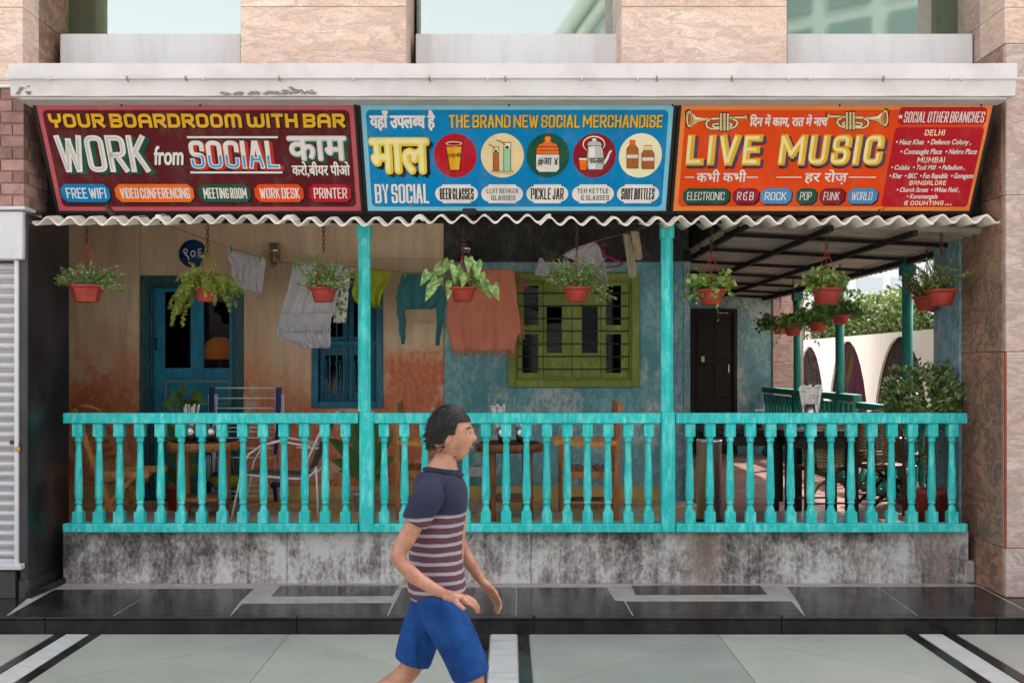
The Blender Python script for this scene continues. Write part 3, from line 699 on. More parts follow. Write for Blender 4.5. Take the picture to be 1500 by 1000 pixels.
# dark rooms behind the openings
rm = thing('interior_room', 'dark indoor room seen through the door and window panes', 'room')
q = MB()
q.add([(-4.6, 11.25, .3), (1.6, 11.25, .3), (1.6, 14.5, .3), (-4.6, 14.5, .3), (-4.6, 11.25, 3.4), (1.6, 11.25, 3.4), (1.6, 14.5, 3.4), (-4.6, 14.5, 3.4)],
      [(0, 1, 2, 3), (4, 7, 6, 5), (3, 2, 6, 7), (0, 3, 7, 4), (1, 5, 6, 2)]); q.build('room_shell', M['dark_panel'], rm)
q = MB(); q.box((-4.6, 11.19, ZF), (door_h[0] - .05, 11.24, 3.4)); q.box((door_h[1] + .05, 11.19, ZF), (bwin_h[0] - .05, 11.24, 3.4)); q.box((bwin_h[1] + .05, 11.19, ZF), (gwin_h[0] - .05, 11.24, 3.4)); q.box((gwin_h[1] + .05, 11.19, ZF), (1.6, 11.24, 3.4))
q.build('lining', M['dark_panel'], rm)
lm = thing('table_lamp', 'warm glowing lamp shade seen through the right pane of the blue door', 'lamp')
c = P(322, 512, 11.9); MB().lathe([(.17, -.10), (.175, -.02), (.13, .09), (.06, .13)], c, 24).build('lamp_shade', M['shade'], lm)
pd = bpy.data.lights.new('lamp_bulb', 'POINT'); pd.energy = .25; pd.color = (1, .55, .18); pd.shadow_soft_size = .03
po = bpy.data.objects.new('lamp_bulb', pd); COL.objects.link(po); po.parent = lm; po.location = (c.x, c.y - .02, c.z - .04)
MB().lathe([(.06, -.45), (.02, -.42), (.02, -.08), (.03, .1), (.005, .16)], c, 12).build('lamp_stem', M['rust'], lm)
# ------------------------------------------------------------------ door
dr = thing('blue_door', 'closed blue panelled door with two tall dark panes in the ochre wall', 'door')
x0, x1, _, z1 = door_h
f = MB(); yy = YB - .03
f.box((x0, yy, ZF), (x0 + .085, YB + .16, z1), .006); f.box((x1 - .085, yy, ZF), (x1, YB + .16, z1), .006); f.box((x0 + .0855, yy, z1 - .085), (x1 - .0855, YB + .16, z1), .006)
f.box((x0 + .086, yy + .03, ZF), (x0 + .112, YB + .14, z1 - .086), .004); f.box((x1 - .112, yy + .03, ZF), (x1 - .086, YB + .14, z1 - .086), .004); f.box((x0 + .1125, yy + .03, z1 - .115), (x1 - .1125, YB + .14, z1 - .086), .004)
f.build('frame', M['blueframe'], dr)
lx0, lx1, lz1 = x0 + .116, x1 - .116, z1 - .118
hol = [(BX(240), BX(278), BZ(539), BZ(427)), (BX(297), BX(335), BZ(539), BZ(427))]
leaf = wallholes(lx0, lx1, ZF + .01, lz1, hol, YB + .03, YB + .07, 'door_leaf', M['bluepaint'], dr)
for a, b_, c, d in hol:
    MB().box((a, YB + .045, c), (b_, YB + .05, d)).build('pane', M['glass'], leaf)
mo = MB(); a, b_, c, d = BX(240), BX(336), BZ(593), BZ(557); w = .02
mo.box((a, YB + .018, c), (b_, YB + .029, c + w), .003); mo.box((a, YB + .018, d - w), (b_, YB + .029, d), .003); mo.box((a, YB + .018, c + w), (a + w, YB + .029, d - w), .003); mo.box((b_ - w, YB + .018, c + w), (b_, YB + .029, d - w), .003)
mo.build('moulding', simple('worn_moulding', (.22, .24, .22), .8, 0, .3, 40), dr)
c, d = ZF + .1, BZ(608); mo = MB(); mo.box((a, YB + .018, c), (b_, YB + .029, c + w), .003); mo.box((a, YB + .018, d - w), (b_, YB + .029, d), .003); mo.box((a, YB + .018, c + w), (a + w, YB + .029, d - w), .003); mo.box((b_ - w, YB + .018, c + w), (b_, YB + .029, d - w), .003)
mo.build('moulding', M['bluepaint'], dr)
h = BX(229); MB().tube([(h, YB + .03, BZ(512)), (h, YB - .02, BZ(512)), (h, YB - .02, BZ(496)), (h, YB + .03, BZ(496))], .008, 8).build('handle', M['black'], dr)
# ------------------------------------------------------------------ blue window with grille
bwn = thing('blue_window', 'narrow blue shuttered window with scrolled iron grille behind the left post', 'window')
x0, x1, z0, z1 = bwin_h
def frame(x0, x1, z0, z1, w, y0, y1, name, mat, par, bev=.004):
    f = MB(); f.box((x0, y0, z0), (x0 + w, y1, z1), bev); f.box((x1 - w, y0, z0), (x1, y1, z1), bev)
    f.box((x0 + w + .0005, y0, z0), (x1 - w - .0005, y1, z0 + w), bev); f.box((x0 + w + .0005, y0, z1 - w), (x1 - w - .0005, y1, z1), bev)
    return f.build(name, mat, par)
frame(x0, x1, z0, z1, .065, YB - .03, YB + .15, 'frame', M['bluewin'], bwn)
ix0, ix1, iz0, iz1 = x0 + .066, x1 - .066, z0 + .066, z1 - .066
wd = (ix1 - ix0) / 2
for k in range(2):
    a = ix0 + wd * k; s = wallholes(a + .003, a + wd - .003, iz0, iz1, [(a + .055, a + wd - .055, iz0 + .08, BZ(520)), (a + .055, a + wd - .055, BZ(493), iz1 - .06)], YB + .06, YB + .10, 'shutter_leaf', M['bluewin'], bwn)
    for c, d in ((iz0 + .08, BZ(520)), (BZ(493), iz1 - .06)):
        MB().box((a + .055, YB + .078, c), (a + wd - .055, YB + .083, d)).build('pane', M['glass'], s)
MB().box((ix0, YB + .0, BZ(506)), (ix1, YB + .03, BZ(499)), .004).build('cross_rail', M['bluewin'], bwn)
for k in range(8):
    x = ix0 + (ix1 - ix0) * (k + .5) / 8
    MB().box((x - .005, YB + .008, iz0), (x + .005, YB + .020, iz1)).build('grille_bar', M['bluewin'], bwn)
sc = MB()
def scroll(cx, cz, r, sgn, up):
    pts = []
    for i in range(15):
        a = i / 14 * 1.6 * math.pi; rr = r * (1 - .45 * i / 14); pts.append((cx + sgn * (r - rr * math.cos(a)) , YB + .0, cz + up * rr * math.sin(a)))
    return pts
for k in range(4):
    cx = ix0 + (ix1 - ix0) * (k + .5) / 4
    for up in (-1, 1):
        zc_ = BZ(556) + up * -.16
        for sg in (-1, 1):
            p = scroll(cx, zc_, .03, sg, -up); sc.tube([(cx - sg * .0, YB, BZ(556)), (cx - sg * .012, YB, (zc_ + BZ(556)) / 2)] + p, .0045, 5)
sc.build('grille_scroll', M['bluewin'], bwn)
# ------------------------------------------------------------------ green window
gw = thing('green_window', 'wide olive green window with thin horizontal iron bars in the blue wall', 'window')
x0, x1, z0, z1 = gwin_h
frame(x0, x1, z0, z1, .075, YB - .045, YB + .15, 'frame', M['green'], gw, .006)
frame(x0 + .0755, x1 - .0755, z0 + .0755, z1 - .0755, .018, YB - .015, YB + .14, 'inner_frame', M['green'], gw)
gx0, gx1, gz0, gz1 = x0 + .094, x1 - .094, z0 + .094, z1 - .094
cols = [gx0, BX(796), BX(838), BX(880.5), gx1]
opn = [[(767, 788.5, 476, 418), (765, 788.5, 546, 489)], [(801, 823.5, 517, 449)], [(852.6, 876, 517, 449)], [(888, 910.5, 476, 418), (888, 910.5, 546, 489)]]
for k in range(4):
    hs_ = [(BX(a), BX(b_), BZ(c), BZ(d)) for a, b_, c, d in opn[k]]
    s = wallholes(cols[k] + .003, cols[k + 1] - .003, gz0, gz1, hs_, YB + .03, YB + .07, 'casement', M['green'], gw)
    for a, b_, c, d in hs_:
        MB().box((a, YB + .05, c), (b_, YB + .055, d)).build('pane', M['glass'], s)
    if k in (1, 2):
        a, b_ = BX(opn[k][0][0]), BX(opn[k][0][1]); pnl = MB(); pnl.box((a, YB + .020, BZ(551)), (b_, YB + .029, BZ(529)), .006); pnl.box((a, YB + .020, BZ(437)), (b_, YB + .029, BZ(425)), .006)
        pnl.build('raised_panel', M['green'], gw)
for k, py in enumerate((429.5, 448, 466.5, 485, 503.5, 522, 540.5)):
    MB().box((gx0 - .02, YB + .0, BZ(py) - .006), (gx1 + .02, YB + .011, BZ(py) + .006)).build('iron_bar', M['black'], gw)
# ------------------------------------------------------------------ dark end door
dd = thing('dark_wooden_door', 'dark panelled wooden door at the far end of the side terrace', 'door')
x0, x1, z1 = EX(1012), EX(1080), EZ(452)
frame(x0 + .001, x1 - .001, ZF, z1 - .001, .06, YE - .02, YE + .15, 'frame', M['darkwood'], dd)
l = MB(); l.box((x0 + .062, YE + .03, ZF + .062), (x1 - .062, YE + .08, z1 - .062)); l.build('door_leaf', M['darkwood'], dd)
w = (x1 - x0 - .2) / 2
for k in range(2):
    for c, d in ((ZF + .15, ZF + .75), (ZF + .85, ZF + 1.35), (ZF + 1.42, z1 - .15)):
        a = x0 + .085 + k * (w + .03); MB().box((a, YE + .018, c), (a + w, YE + .03, d), .012).build('raised_panel', M['darkwood'], dd)
MB().box((EX(1053), YE - .0, EZ(459)), (EX(1067), YE + .018, EZ(457)), .002).build('closer', M['steel'], dd)
MB().box((EX(1027), YE + .0, EZ(530)), (EX(1032), YE + .018, EZ(522)), .003).build('notice', M['paper'], dd)
MB().box((EX(1066), YE - .03, EZ(546)), (EX(1068), YE + .03, EZ(533)), .004).build('handle', M['steel'], dd)

# ------------------------------------------------------------------ corrugated roof over the veranda
rf = thing('corrugated_roof', 'scalloped pale fibre cement roof over the veranda below the signs', 'roof')
PIT = .1668; AMP = .029
def sheet(x0, x1, yf, yb, zf, zbk, th=.015, jit=0, nm='roof_sheet'):
    m = MB(); n = int(round((x1 - x0) / PIT * 14)); vs = []
    for j, (y, z) in enumerate(((yf, zf), (yb, zbk))):
        for i in range(n + 1):
            x = x0 + (x1 - x0) * i / n; zz = z + AMP * math.cos(2 * math.pi * (x + .02) / PIT) + jit * (x - x0)
            vs += [(x, y, zz + th / 2), (x, y, zz - th / 2)]
    st = 2 * (n + 1); fs = []
    for i in range(n):
        a = 2 * i
        fs += [(a, a + 2, a + 2 + st, a + st), (a + 1, a + 1 + st, a + 3 + st, a + 3), (a, a + 1, a + 3, a + 2), (a + st, a + st + 2, a + st + 3, a + st + 1)]
    fs += [(0, st, st + 1, 1), (2 * n, 2 * n + 1, 2 * n + 1 + st, 2 * n + st)]
    m.add(vs, fs, False); o = m.build(nm, M['roof'], rf)
    for p in o.data.polygons: p.use_smooth = len(p.vertices) == 4 and abs(p.normal.y) < .5
    return o
edges = [-3.68, -2.70, -1.72, -.74, .24, 1.22, 2.20, 3.16, 3.79]
for i in range(8):
    a, b_ = edges[i], edges[i + 1] + (.085 if i < 7 else 0)
    zo = 2.968 + rnd.uniform(-.006, .006) + (.011 if i % 2 else 0) + (.012 if i > 5 else 0) ; yo = 8.55 + rnd.uniform(-.012, .012)
    if i < 5: sheet(a, b_, yo, 11.1, zo, zo + .40, jit=rnd.uniform(-.004, .004))
    else: sheet(a, b_, yo, 9.0, zo, zo + .012, jit=rnd.uniform(-.004, .004))
MB().box((-3.66, 8.78, 2.99), (1.78, 8.84, 3.06)).build('purlin', M['dark_panel'], rf)
MB().box((1.20, 8.62, 3.04), (1.78, 9.4, 3.05)) if False else None
MB().box((-3.68, 8.88, 3.02), (3.75, 8.93, 3.78)).build('backing_board', M['dark_panel'], rf)
MB().box((1.79, 8.9, 3.035), (1.82, 11.2, 3.45)).build('side_board', M['dark_panel'], rf)
MB().box((-4.9, 9.05, 3.50), (1.8, 11.3, 3.56)).build('upper_lining', M['dark_panel'], rf)
# terrace roof: sheets between dark beams, falling a little to the right
tr_ = thing('terrace_roof', 'low corrugated roof on dark beams over the side terrace', 'roof')
def zr(x): return 3.0 - (x - 1.78) * .052
y = 8.86
while y < 17.0:
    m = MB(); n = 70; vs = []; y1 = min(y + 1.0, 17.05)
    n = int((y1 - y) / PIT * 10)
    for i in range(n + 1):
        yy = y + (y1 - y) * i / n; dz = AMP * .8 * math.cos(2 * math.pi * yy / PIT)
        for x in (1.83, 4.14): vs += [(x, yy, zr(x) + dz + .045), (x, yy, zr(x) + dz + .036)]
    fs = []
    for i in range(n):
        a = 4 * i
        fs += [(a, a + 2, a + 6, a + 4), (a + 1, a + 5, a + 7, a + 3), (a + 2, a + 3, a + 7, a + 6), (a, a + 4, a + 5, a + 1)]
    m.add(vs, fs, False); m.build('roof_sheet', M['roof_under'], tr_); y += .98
for x in (1.86, 2.50, 3.16):
    MB().box((x, 8.75, zr(x) - .045), (x + .04, 16.8, zr(x) - .002)).build('rafter', M['dark_panel'], tr_)
MB().box((3.80, 9.9, zr(3.8) - .055), (3.86, 16.8, zr(3.8) - .002)).build('rafter', M['dark_panel'], tr_)
for y in (9.55, 10.75, 12.0, 13.25, 14.5, 15.7, 16.7):
    m = MB(); a, b_ = Vector((1.84, y, zr(1.84) + .001 - .022)), Vector((4.0, y, zr(4.0) + .001 - .022)); m.bar(a + Vector((0, 0, .012)), b_ + Vector((0, 0, .012)), .05, .03); m.build('purlin', M['dark_panel'], tr_)
MB().box((3.86, 9.95, 2.79), (4.15, 9.99, 2.85)) if False else None

# ------------------------------------------------------------------ turquoise railing
def baluster_mesh():
    m = MB(); H = .795; b = .0405
    m.box((-b, -b, 0), (b, b, .092), .004); m.box((-b, -b, H - .105), (b, b, H), .004)
    m.lathe([(.040, .092), (.032, .100), (.030, .112), (.024, .135), (.021, .150), (.030, .156), (.031, .168), (.024, .174), (.029, .186), (.0335, .205), (.0345, .24), (.0315, .36), (.026, .52), (.0225, .62), (.0235, .648), (.031, .654), (.032, .664), (.027, .669), (.028, .676), (.039, H - .105)], (0, 0, 0), 16)
    o = m.build('baluster', M['teal']); return o
B0 = baluster_mesh(); BM = B0.data; bpy.data.objects.remove(B0)
YR = 8.93
def rail(label, x0, x1, cents, first):
    r = thing('balustrade', label, 'railing', (0, 0, 0), 'turquoise balustrades along the veranda front')
    nn = 16
    for nm, za, zb, d0, d1 in (('top_rail', ZF + .862, ZF + .945, YR - .025, YR + .085), ('bottom_rail', ZF - .003, ZF + .066, YR - .03, YR + .09)):
        MB().box((x0, d0, za), (x1, d1, zb), .007).build(nm, M['teal'], r)
    for px in cents:
        x = (px - 745) * (YR + .02) / F; inst('baluster', BM, (x, YR + .03, ZF + .0665), r, (0, 0, rnd.uniform(-.02, .02)))
    return r
rail('leftmost turquoise balustrade in front of the blue door and ochre wall', (91.5 - 745) * 8.905 / F, (524.5 - 745) * 8.905 / F, [114.5 + 30.15 * i for i in range(14)], True)
rail('middle turquoise balustrade in front of the green window', (546.5 - 745) * 8.905 / F, (969 - 745) * 8.905 / F, [562.7 + 29.8 * i for i in range(14)], False)
rail('rightmost turquoise balustrade in front of the terrace tables', (990.5 - 745) * 8.905 / F, (1417.5 - 745) * 8.905 / F, [1010.5 + 29.58 * i for i in range(14)], False)
def vpost(label, pxu0, pxu1, pxl0, pxl1):
    p = thing('veranda_post', label, 'post', (0, 0, 0), 'turquoise posts of the veranda front')
    a, b_ = (pxu0 - 745) * 8.9 / F, (pxu1 - 745) * 8.9 / F; c = (a + b_) / 2; w = (b_ - a) / 2
    m = MB(); n = 8; w2 = w / math.cos(math.pi / 8)
    m.lathe([(w2 * 1.0, 1.50), (w2 * 1.0, 1.9), (w2 * .97, 2.5), (w2 * .98, 2.88)], (c, YR + .03, 0), 8, ph=.5, smooth=False); m.build('shaft', M['teal'], p)
    MB().box((c - w * 1.12, YR + .03 - w * 1.1, 2.881), (c + w * 1.12, YR + .03 + w * 1.1, 3.0), .006).build('cap', M['teal'], p)
    a, b_ = (pxl0 - 745) * 8.87 / F, (pxl1 - 745) * 8.87 / F
    MB().box((a, YR - .035, ZF - .002), (b_, YR + .1, 1.499), .008).build('base', M['teal'], p)
vpost('turquoise post between the merchandise sign and the live music sign', 969.5, 987, 970, 990)
vpost('turquoise post in front of the blue shuttered window', 523.5, 541.5, 525.5, 546)
# side posts and side railing of the terrace
XS = 3.83
for i, (y, lb) in enumerate(((10.75, 'nearest green post of the terrace side, rising out of the ficus'), (12.95, 'middle green post of the terrace side beside the second arch'), (14.85, 'farthest green post of the terrace side in front of the granite column'))):
    p = thing('terrace_post', lb, 'post', (XS, y, 0), 'dark green posts along the terrace side')
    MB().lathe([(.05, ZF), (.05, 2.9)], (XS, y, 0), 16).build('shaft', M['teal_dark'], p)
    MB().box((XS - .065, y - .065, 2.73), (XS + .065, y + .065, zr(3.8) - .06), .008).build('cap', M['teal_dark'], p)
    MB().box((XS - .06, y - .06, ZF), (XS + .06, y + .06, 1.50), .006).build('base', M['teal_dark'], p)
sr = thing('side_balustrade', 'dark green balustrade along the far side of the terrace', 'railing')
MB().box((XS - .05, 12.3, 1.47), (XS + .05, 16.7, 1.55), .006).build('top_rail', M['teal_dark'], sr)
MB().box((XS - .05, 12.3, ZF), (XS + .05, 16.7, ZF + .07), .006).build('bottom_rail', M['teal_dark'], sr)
y = 12.4
while y < 16.6:
    inst('baluster', BM, (XS, y, ZF + .071), sr, scale=(1, 1, 1.04)).data = BM; y += .19
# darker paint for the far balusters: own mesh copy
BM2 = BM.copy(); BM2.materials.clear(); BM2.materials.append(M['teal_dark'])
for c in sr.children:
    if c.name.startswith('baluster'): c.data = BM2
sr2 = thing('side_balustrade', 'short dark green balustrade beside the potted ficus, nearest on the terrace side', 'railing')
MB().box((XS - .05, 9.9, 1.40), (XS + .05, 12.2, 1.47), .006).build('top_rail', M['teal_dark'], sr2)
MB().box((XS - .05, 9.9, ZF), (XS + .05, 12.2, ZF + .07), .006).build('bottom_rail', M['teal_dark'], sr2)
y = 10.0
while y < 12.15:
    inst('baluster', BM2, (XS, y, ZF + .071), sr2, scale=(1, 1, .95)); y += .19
# ------------------------------------------------------------------ yard beyond: arched mural wall, hedge, far buildings
yd = MB().box((4.05, 10.3, -.03), (30, 60, .30)).build('yard', simple('yard_paving', (.42, .38, .34), .8, 0, .1, 2)); tag(yd, kind='structure')
aw = thing('arched_wall', 'white garden wall with three arched painted niches beyond the terrace', 'wall')
XW = 5.5
zt_ = 2.34
arches = [(15.75, 1.17, 2.28), (18.2, 1.12, 2.27), (20.5, 1.08, 2.22), (22.8, 1.05, 2.22), (13.3, 1.15, 2.28)]
def archpts(cy, hw, top, n=18):
    zs = .45
    pts = [(cy + hw * math.cos(math.pi * i / n), zs + (top - zs) * math.sin(math.pi * i / n)) for i in range(n + 1)]
    return [(cy + hw, .3)] + pts + [(cy - hw, .3)]
# wall face between arches, as quads from arch outline up to the wall top
m = MB(); y0 = 12.0
for cy, hw, top in sorted(arches):
    ap = archpts(cy, hw, top)[::-1]          # from cy-hw to cy+hw
    if cy - hw - y0 > .001: m.add([(XW, y0, .3), (XW, cy - hw, .3), (XW, cy - hw, zt_), (XW, y0, zt_)], [(0, 1, 2, 3)])
    for i in range(len(ap) - 1):
        a, b_ = ap[i], ap[i + 1]
        if abs(a[0] - b_[0]) > 1e-5: m.add([(XW, a[0], a[1]), (XW, b_[0], b_[1]), (XW, b_[0], zt_), (XW, a[0], zt_)], [(0, 1, 2, 3)])
        m.add([(XW, a[0], a[1]), (XW + .035, a[0], a[1]), (XW + .035, b_[0], b_[1]), (XW, b_[0], b_[1])], [(0, 1, 2, 3)])
    y0 = cy + hw
m.add([(XW, y0, .3), (XW, 25, .3), (XW, 25, zt_), (XW, y0, zt_)], [(0, 1, 2, 3)])
m.add([(XW, 12, zt_), (XW, 25, zt_), (XW + .6, 25, zt_ - .02), (XW + .6, 12, zt_ - .02)], [(0, 1, 2, 3)])
m.add([(XW + .6, 12, .3), (XW + .6, 25, .3), (XW + .6, 25, zt_ - .02), (XW + .6, 12, zt_ - .02), (XW, 12, .3), (XW, 12, zt_)], [(0, 3, 2, 1), (0, 4, 5, 3)])
m.build('wall_face', simple('white_garden_wall', (.78, .74, .68), .8, 0, .05, 3), aw)
def mural(name, cols, seed):
    mm, nt, b = newmat(name); v = coords(nt, (1, 1, 1)); 
    nn = N(nt, 'ShaderNodeTexNoise'); nn.inputs['Scale'].default_value = 1.1; nn.inputs['Detail'].default_value = 1.5; nn.inputs['Distortion'].default_value = 1.6 + seed
    cols = [(p_, tuple(x_ * .24 for x_ in q_)) for p_, q_ in cols]; L(nt, v, nn.inputs['Vector']); col = ramp(nt, nn.outputs['Fac'], cols, 'CONSTANT'); L(nt, col, b.inputs['Base Color']); b.inputs['Roughness'].default_value = .95; b.inputs['Specular IOR Level'].default_value = .1; return mm  # all mural colours darkened, putting the shade of the niches into the paint
mats = [mural('abstract_mural_one', [(0, (.05, .045, .03)), (.38, (.13, .02, .02)), (.44, (.07, .08, .045)), (.5, (.22, .10, .03)), (.54, (.06, .05, .045)), (.62, (.16, .12, .08))], .3),
        mural('abstract_mural_two', [(0, (.05, .015, .03)), (.36, (.12, .012, .05)), (.47, (.17, .015, .07)), (.55, (.11, .012, .045)), (.6, (.25, .11, .02)), (.66, (.05, .06, .03))], 0),
        mural('abstract_mural_three', [(0, (.03, .03, .06)), (.4, (.22, .08, .02)), (.48, (.06, .03, .05)), (.56, (.25, .15, .03)), (.62, (.04, .07, .08))], .8)]
for i, (cy, hw, top) in enumerate(arches):
    pts = [(XW + .035, y, z) for y, z in archpts(cy, hw + .02, top + .02)]
    MB().prism(pts, (.03, 0, 0)).build('mural_panel', mats[i % 3], aw)
def leafcloud(mb, n, fn, size, r=rnd, flat=.0):
    for _ in range(n):
        c = Vector(fn()); a = Vector((r.gauss(0, 1), r.gauss(0, 1), r.gauss(0, 1) * (1 - flat))).normalized(); b_ = a.cross(Vector((r.gauss(0, 1), r.gauss(0, 1), r.gauss(0, 1)))).normalized(); s = size * r.uniform(.6, 1.3)
        mb.add([c - a * s, c + b_ * s * .45, c + a * s, c - b_ * s * .45], [(0, 1, 2, 3)])
hg = thing('hedge', 'sunlit clipped hedge rising behind the white arched wall', 'hedge')
q = MB()
leafcloud(q, 26000, lambda: (6.35 + abs(rnd.gauss(0, .22)) + .12 * math.sin(rnd.random() * 9), rnd.uniform(12, 34), rnd.uniform(1.2, 3.0)), .055)
leafcloud(q, 12000, lambda: (rnd.uniform(6.3, 8.2), rnd.uniform(12, 34), 3.0 + rnd.gauss(0, .07) + .10 * math.sin(rnd.uniform(0, 40))), .06)
o = q.build('foliage', M['hedge'], hg)
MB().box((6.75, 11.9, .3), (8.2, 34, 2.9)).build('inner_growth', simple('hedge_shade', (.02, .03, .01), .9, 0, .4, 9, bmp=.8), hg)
wp = thing('white_pillar', 'plain white pillar standing between the granite column and hedge', 'pillar')
MB().box((6.35, 23.6, .3), (6.75, 24.0, 3.05), .02).build('pillar_shaft', M['white_paint'], wp)
MB().box((6.3, 23.55, 3.052), (6.8, 24.05, 3.15), .02).build('pillar_cap', M['white_paint'], wp)
def farb(label, x0, x1, y0, y1, h, col, nx, nz, name='office_tower', glassm='mirror'):
    b = thing(name, label, 'building')
    MB().box((x0, y0, 0), (x1, y1, h)).build('wall', simple(name + '_wall', col, .7, 0, .05, .5), b)
    w = (x1 - x0) / nx
    for i in range(nx):
        for j in range(nz):
            z = 2 + (h - 3) * j / nz; f = MB(); f.box((x0 + w * i + w * .14, y0 - .06, z), (x0 + w * (i + 1) - w * .14, y0 + .02, z + (h - 3) / nz * .72)); f.build('window', M['farglass'], b)
    MB().box((x0 - .2, y0 - .2, h), (x1 + .2, y1, h + .5)).build('roof', M['white_paint'], b)
    return b
M['farglass'] = simple('pale_far_glass', (.45, .52, .56), .2, 0, .05, .5)
farb('distant pale blue office block above the hedge', 16, 34, 58, 70, 9.5, (.60, .65, .70), 10, 4)
farb('distant white tower with window grid above the hedge', 36, 48, 95, 110, 38, (.74, .74, .76), 8, 14)
# building across the plaza: it is what the mirrored windows show
oc = thing('curved_office', 'grey green office building with arched roofline mirrored in the upper windows', 'building')
A = Vector((1.5, -52, 0)); Bv = Vector((42, -20, 0)); d = (Bv - A); Ln = d.length; d.normalize(); nrm = Vector((-d.y, d.x, 0))
def bp(s, z, o=0.0): return A + d * s + Vector((0, 0, z)) + nrm * o
def top(s): return 20.0 + 11 * math.sin(min(1, s / 16) * math.pi / 2)
m = MB(); n = 40; vs = []
for i in range(n + 1):
    s = Ln * i / n; vs += [bp(s, 0), bp(s, top(s)), bp(s, 0, -9), bp(s, top(s), -9)]
fs = []
for i in range(n): a = 4 * i; fs += [(a, a + 4, a + 5, a + 1), (a + 1, a + 5, a + 7, a + 3), (a + 2, a + 3, a + 7, a + 6)]
fs += [(0, 1, 3, 2)]; m.add(vs, fs); m.build('wall', simple('office_cladding', (.34, .40, .37), .6, 0, .05, .3), oc)
for off, hh in ((-.6, .5), (-2.2, .35)):
    r_ = MB(); r_.tube([bp(Ln * i / 30, top(Ln * i / 30) + off, .25) for i in range(31)], hh, 6); r_.build('cornice', simple('office_cornice', (.46, .52, .48), .6), oc)
M['ofglass'] = simple('office_glass', (.16, .22, .21), .15, 0, .1, .3)
s = 3.5
while s < Ln - 3:
    for z in (3, 6.5, 10, 13.5, 17, 20.5, 24):
        if z + 3 > top(s) - 1.6: continue
        MB().prism([bp(s, z, .08), bp(s + 2.3, z, .08), bp(s + 2.3, z + 2.7, .08), bp(s, z + 2.7, .08)], nrm * -.2).build('window', M['ofglass'], oc)
    s += 3.2
# ================================================================== SIGNBOARDS
ST = Vector((0, 8.30, 3.808)); SB = Vector((0, 8.74, 3.069)); SD = (SB - ST).normalized(); SLEN = (SB - ST).length
SN = Vector((0, -SD.z, SD.y)); SN = SN if SN.y < 0 else -SN       # towards the street
SN = Vector((0, SD.z, -SD.y)).normalized()
def UV(px, py):                 # measured photograph point -> (x, distance down the board)
    dy, dz = 1.0, (535 - py) / F
    # (EYE + dz*t - ST.z) / (t - ST.y) = slope
    k = SD.z / SD.y; t = (ST.z - EYE - k * ST.y) / (dz - k)
    return ((px - 745) / F * t, (Vector((0, t, EYE + dz * t)) - ST).length * (1 if t > ST.y else -1))
def SP(x, v, off=0.0): return Vector((x, ST.y, ST.z)) + SD * v + SN * off
LAY = .0011
class Paint(MB):
    """flat lettering and shapes lying on the board; every stroke gets its own hair-thin layer"""
    def __init__(s, lay=1): super().__init__(); s.lay = lay * LAY; s.k = 0
    def poly(s, pts, lay=None):
        o = (s.lay if lay is None else lay * LAY) + s.k * .00002; s.k = (s.k + 1) % 30
        n = len(pts); s.add([SP(x, v, o) for x, v in pts], [tuple(range(n))])
    def px(s, pts, lay=None): s.poly([UV(*p) for p in pts], lay)
def ellipse(cx, cy, rx, ry, n=28): return [(cx + rx * math.cos(2 * math.pi * i / n), cy + ry * math.sin(2 * math.pi * i / n)) for i in range(n)]
def rrect(x0, y0, x1, y1, r, n=5, cut=False, tl=0, tr=0, bl=0, br=0):
    pts = []
    for cx, cy, a0 in ((x1 - r, y0 + r, -90), (x1 - r, y1 - r, 0), (x0 + r, y1 - r, 90), (x0 + r, y0 + r, 180)):
        for i in range(n + 1):
            a = R(a0 + 90 * i / n)
            if cut and 0 < i < n: continue
            pts.append((cx + r * math.cos(a), cy + r * math.sin(a)))
    return pts
r_ = 1
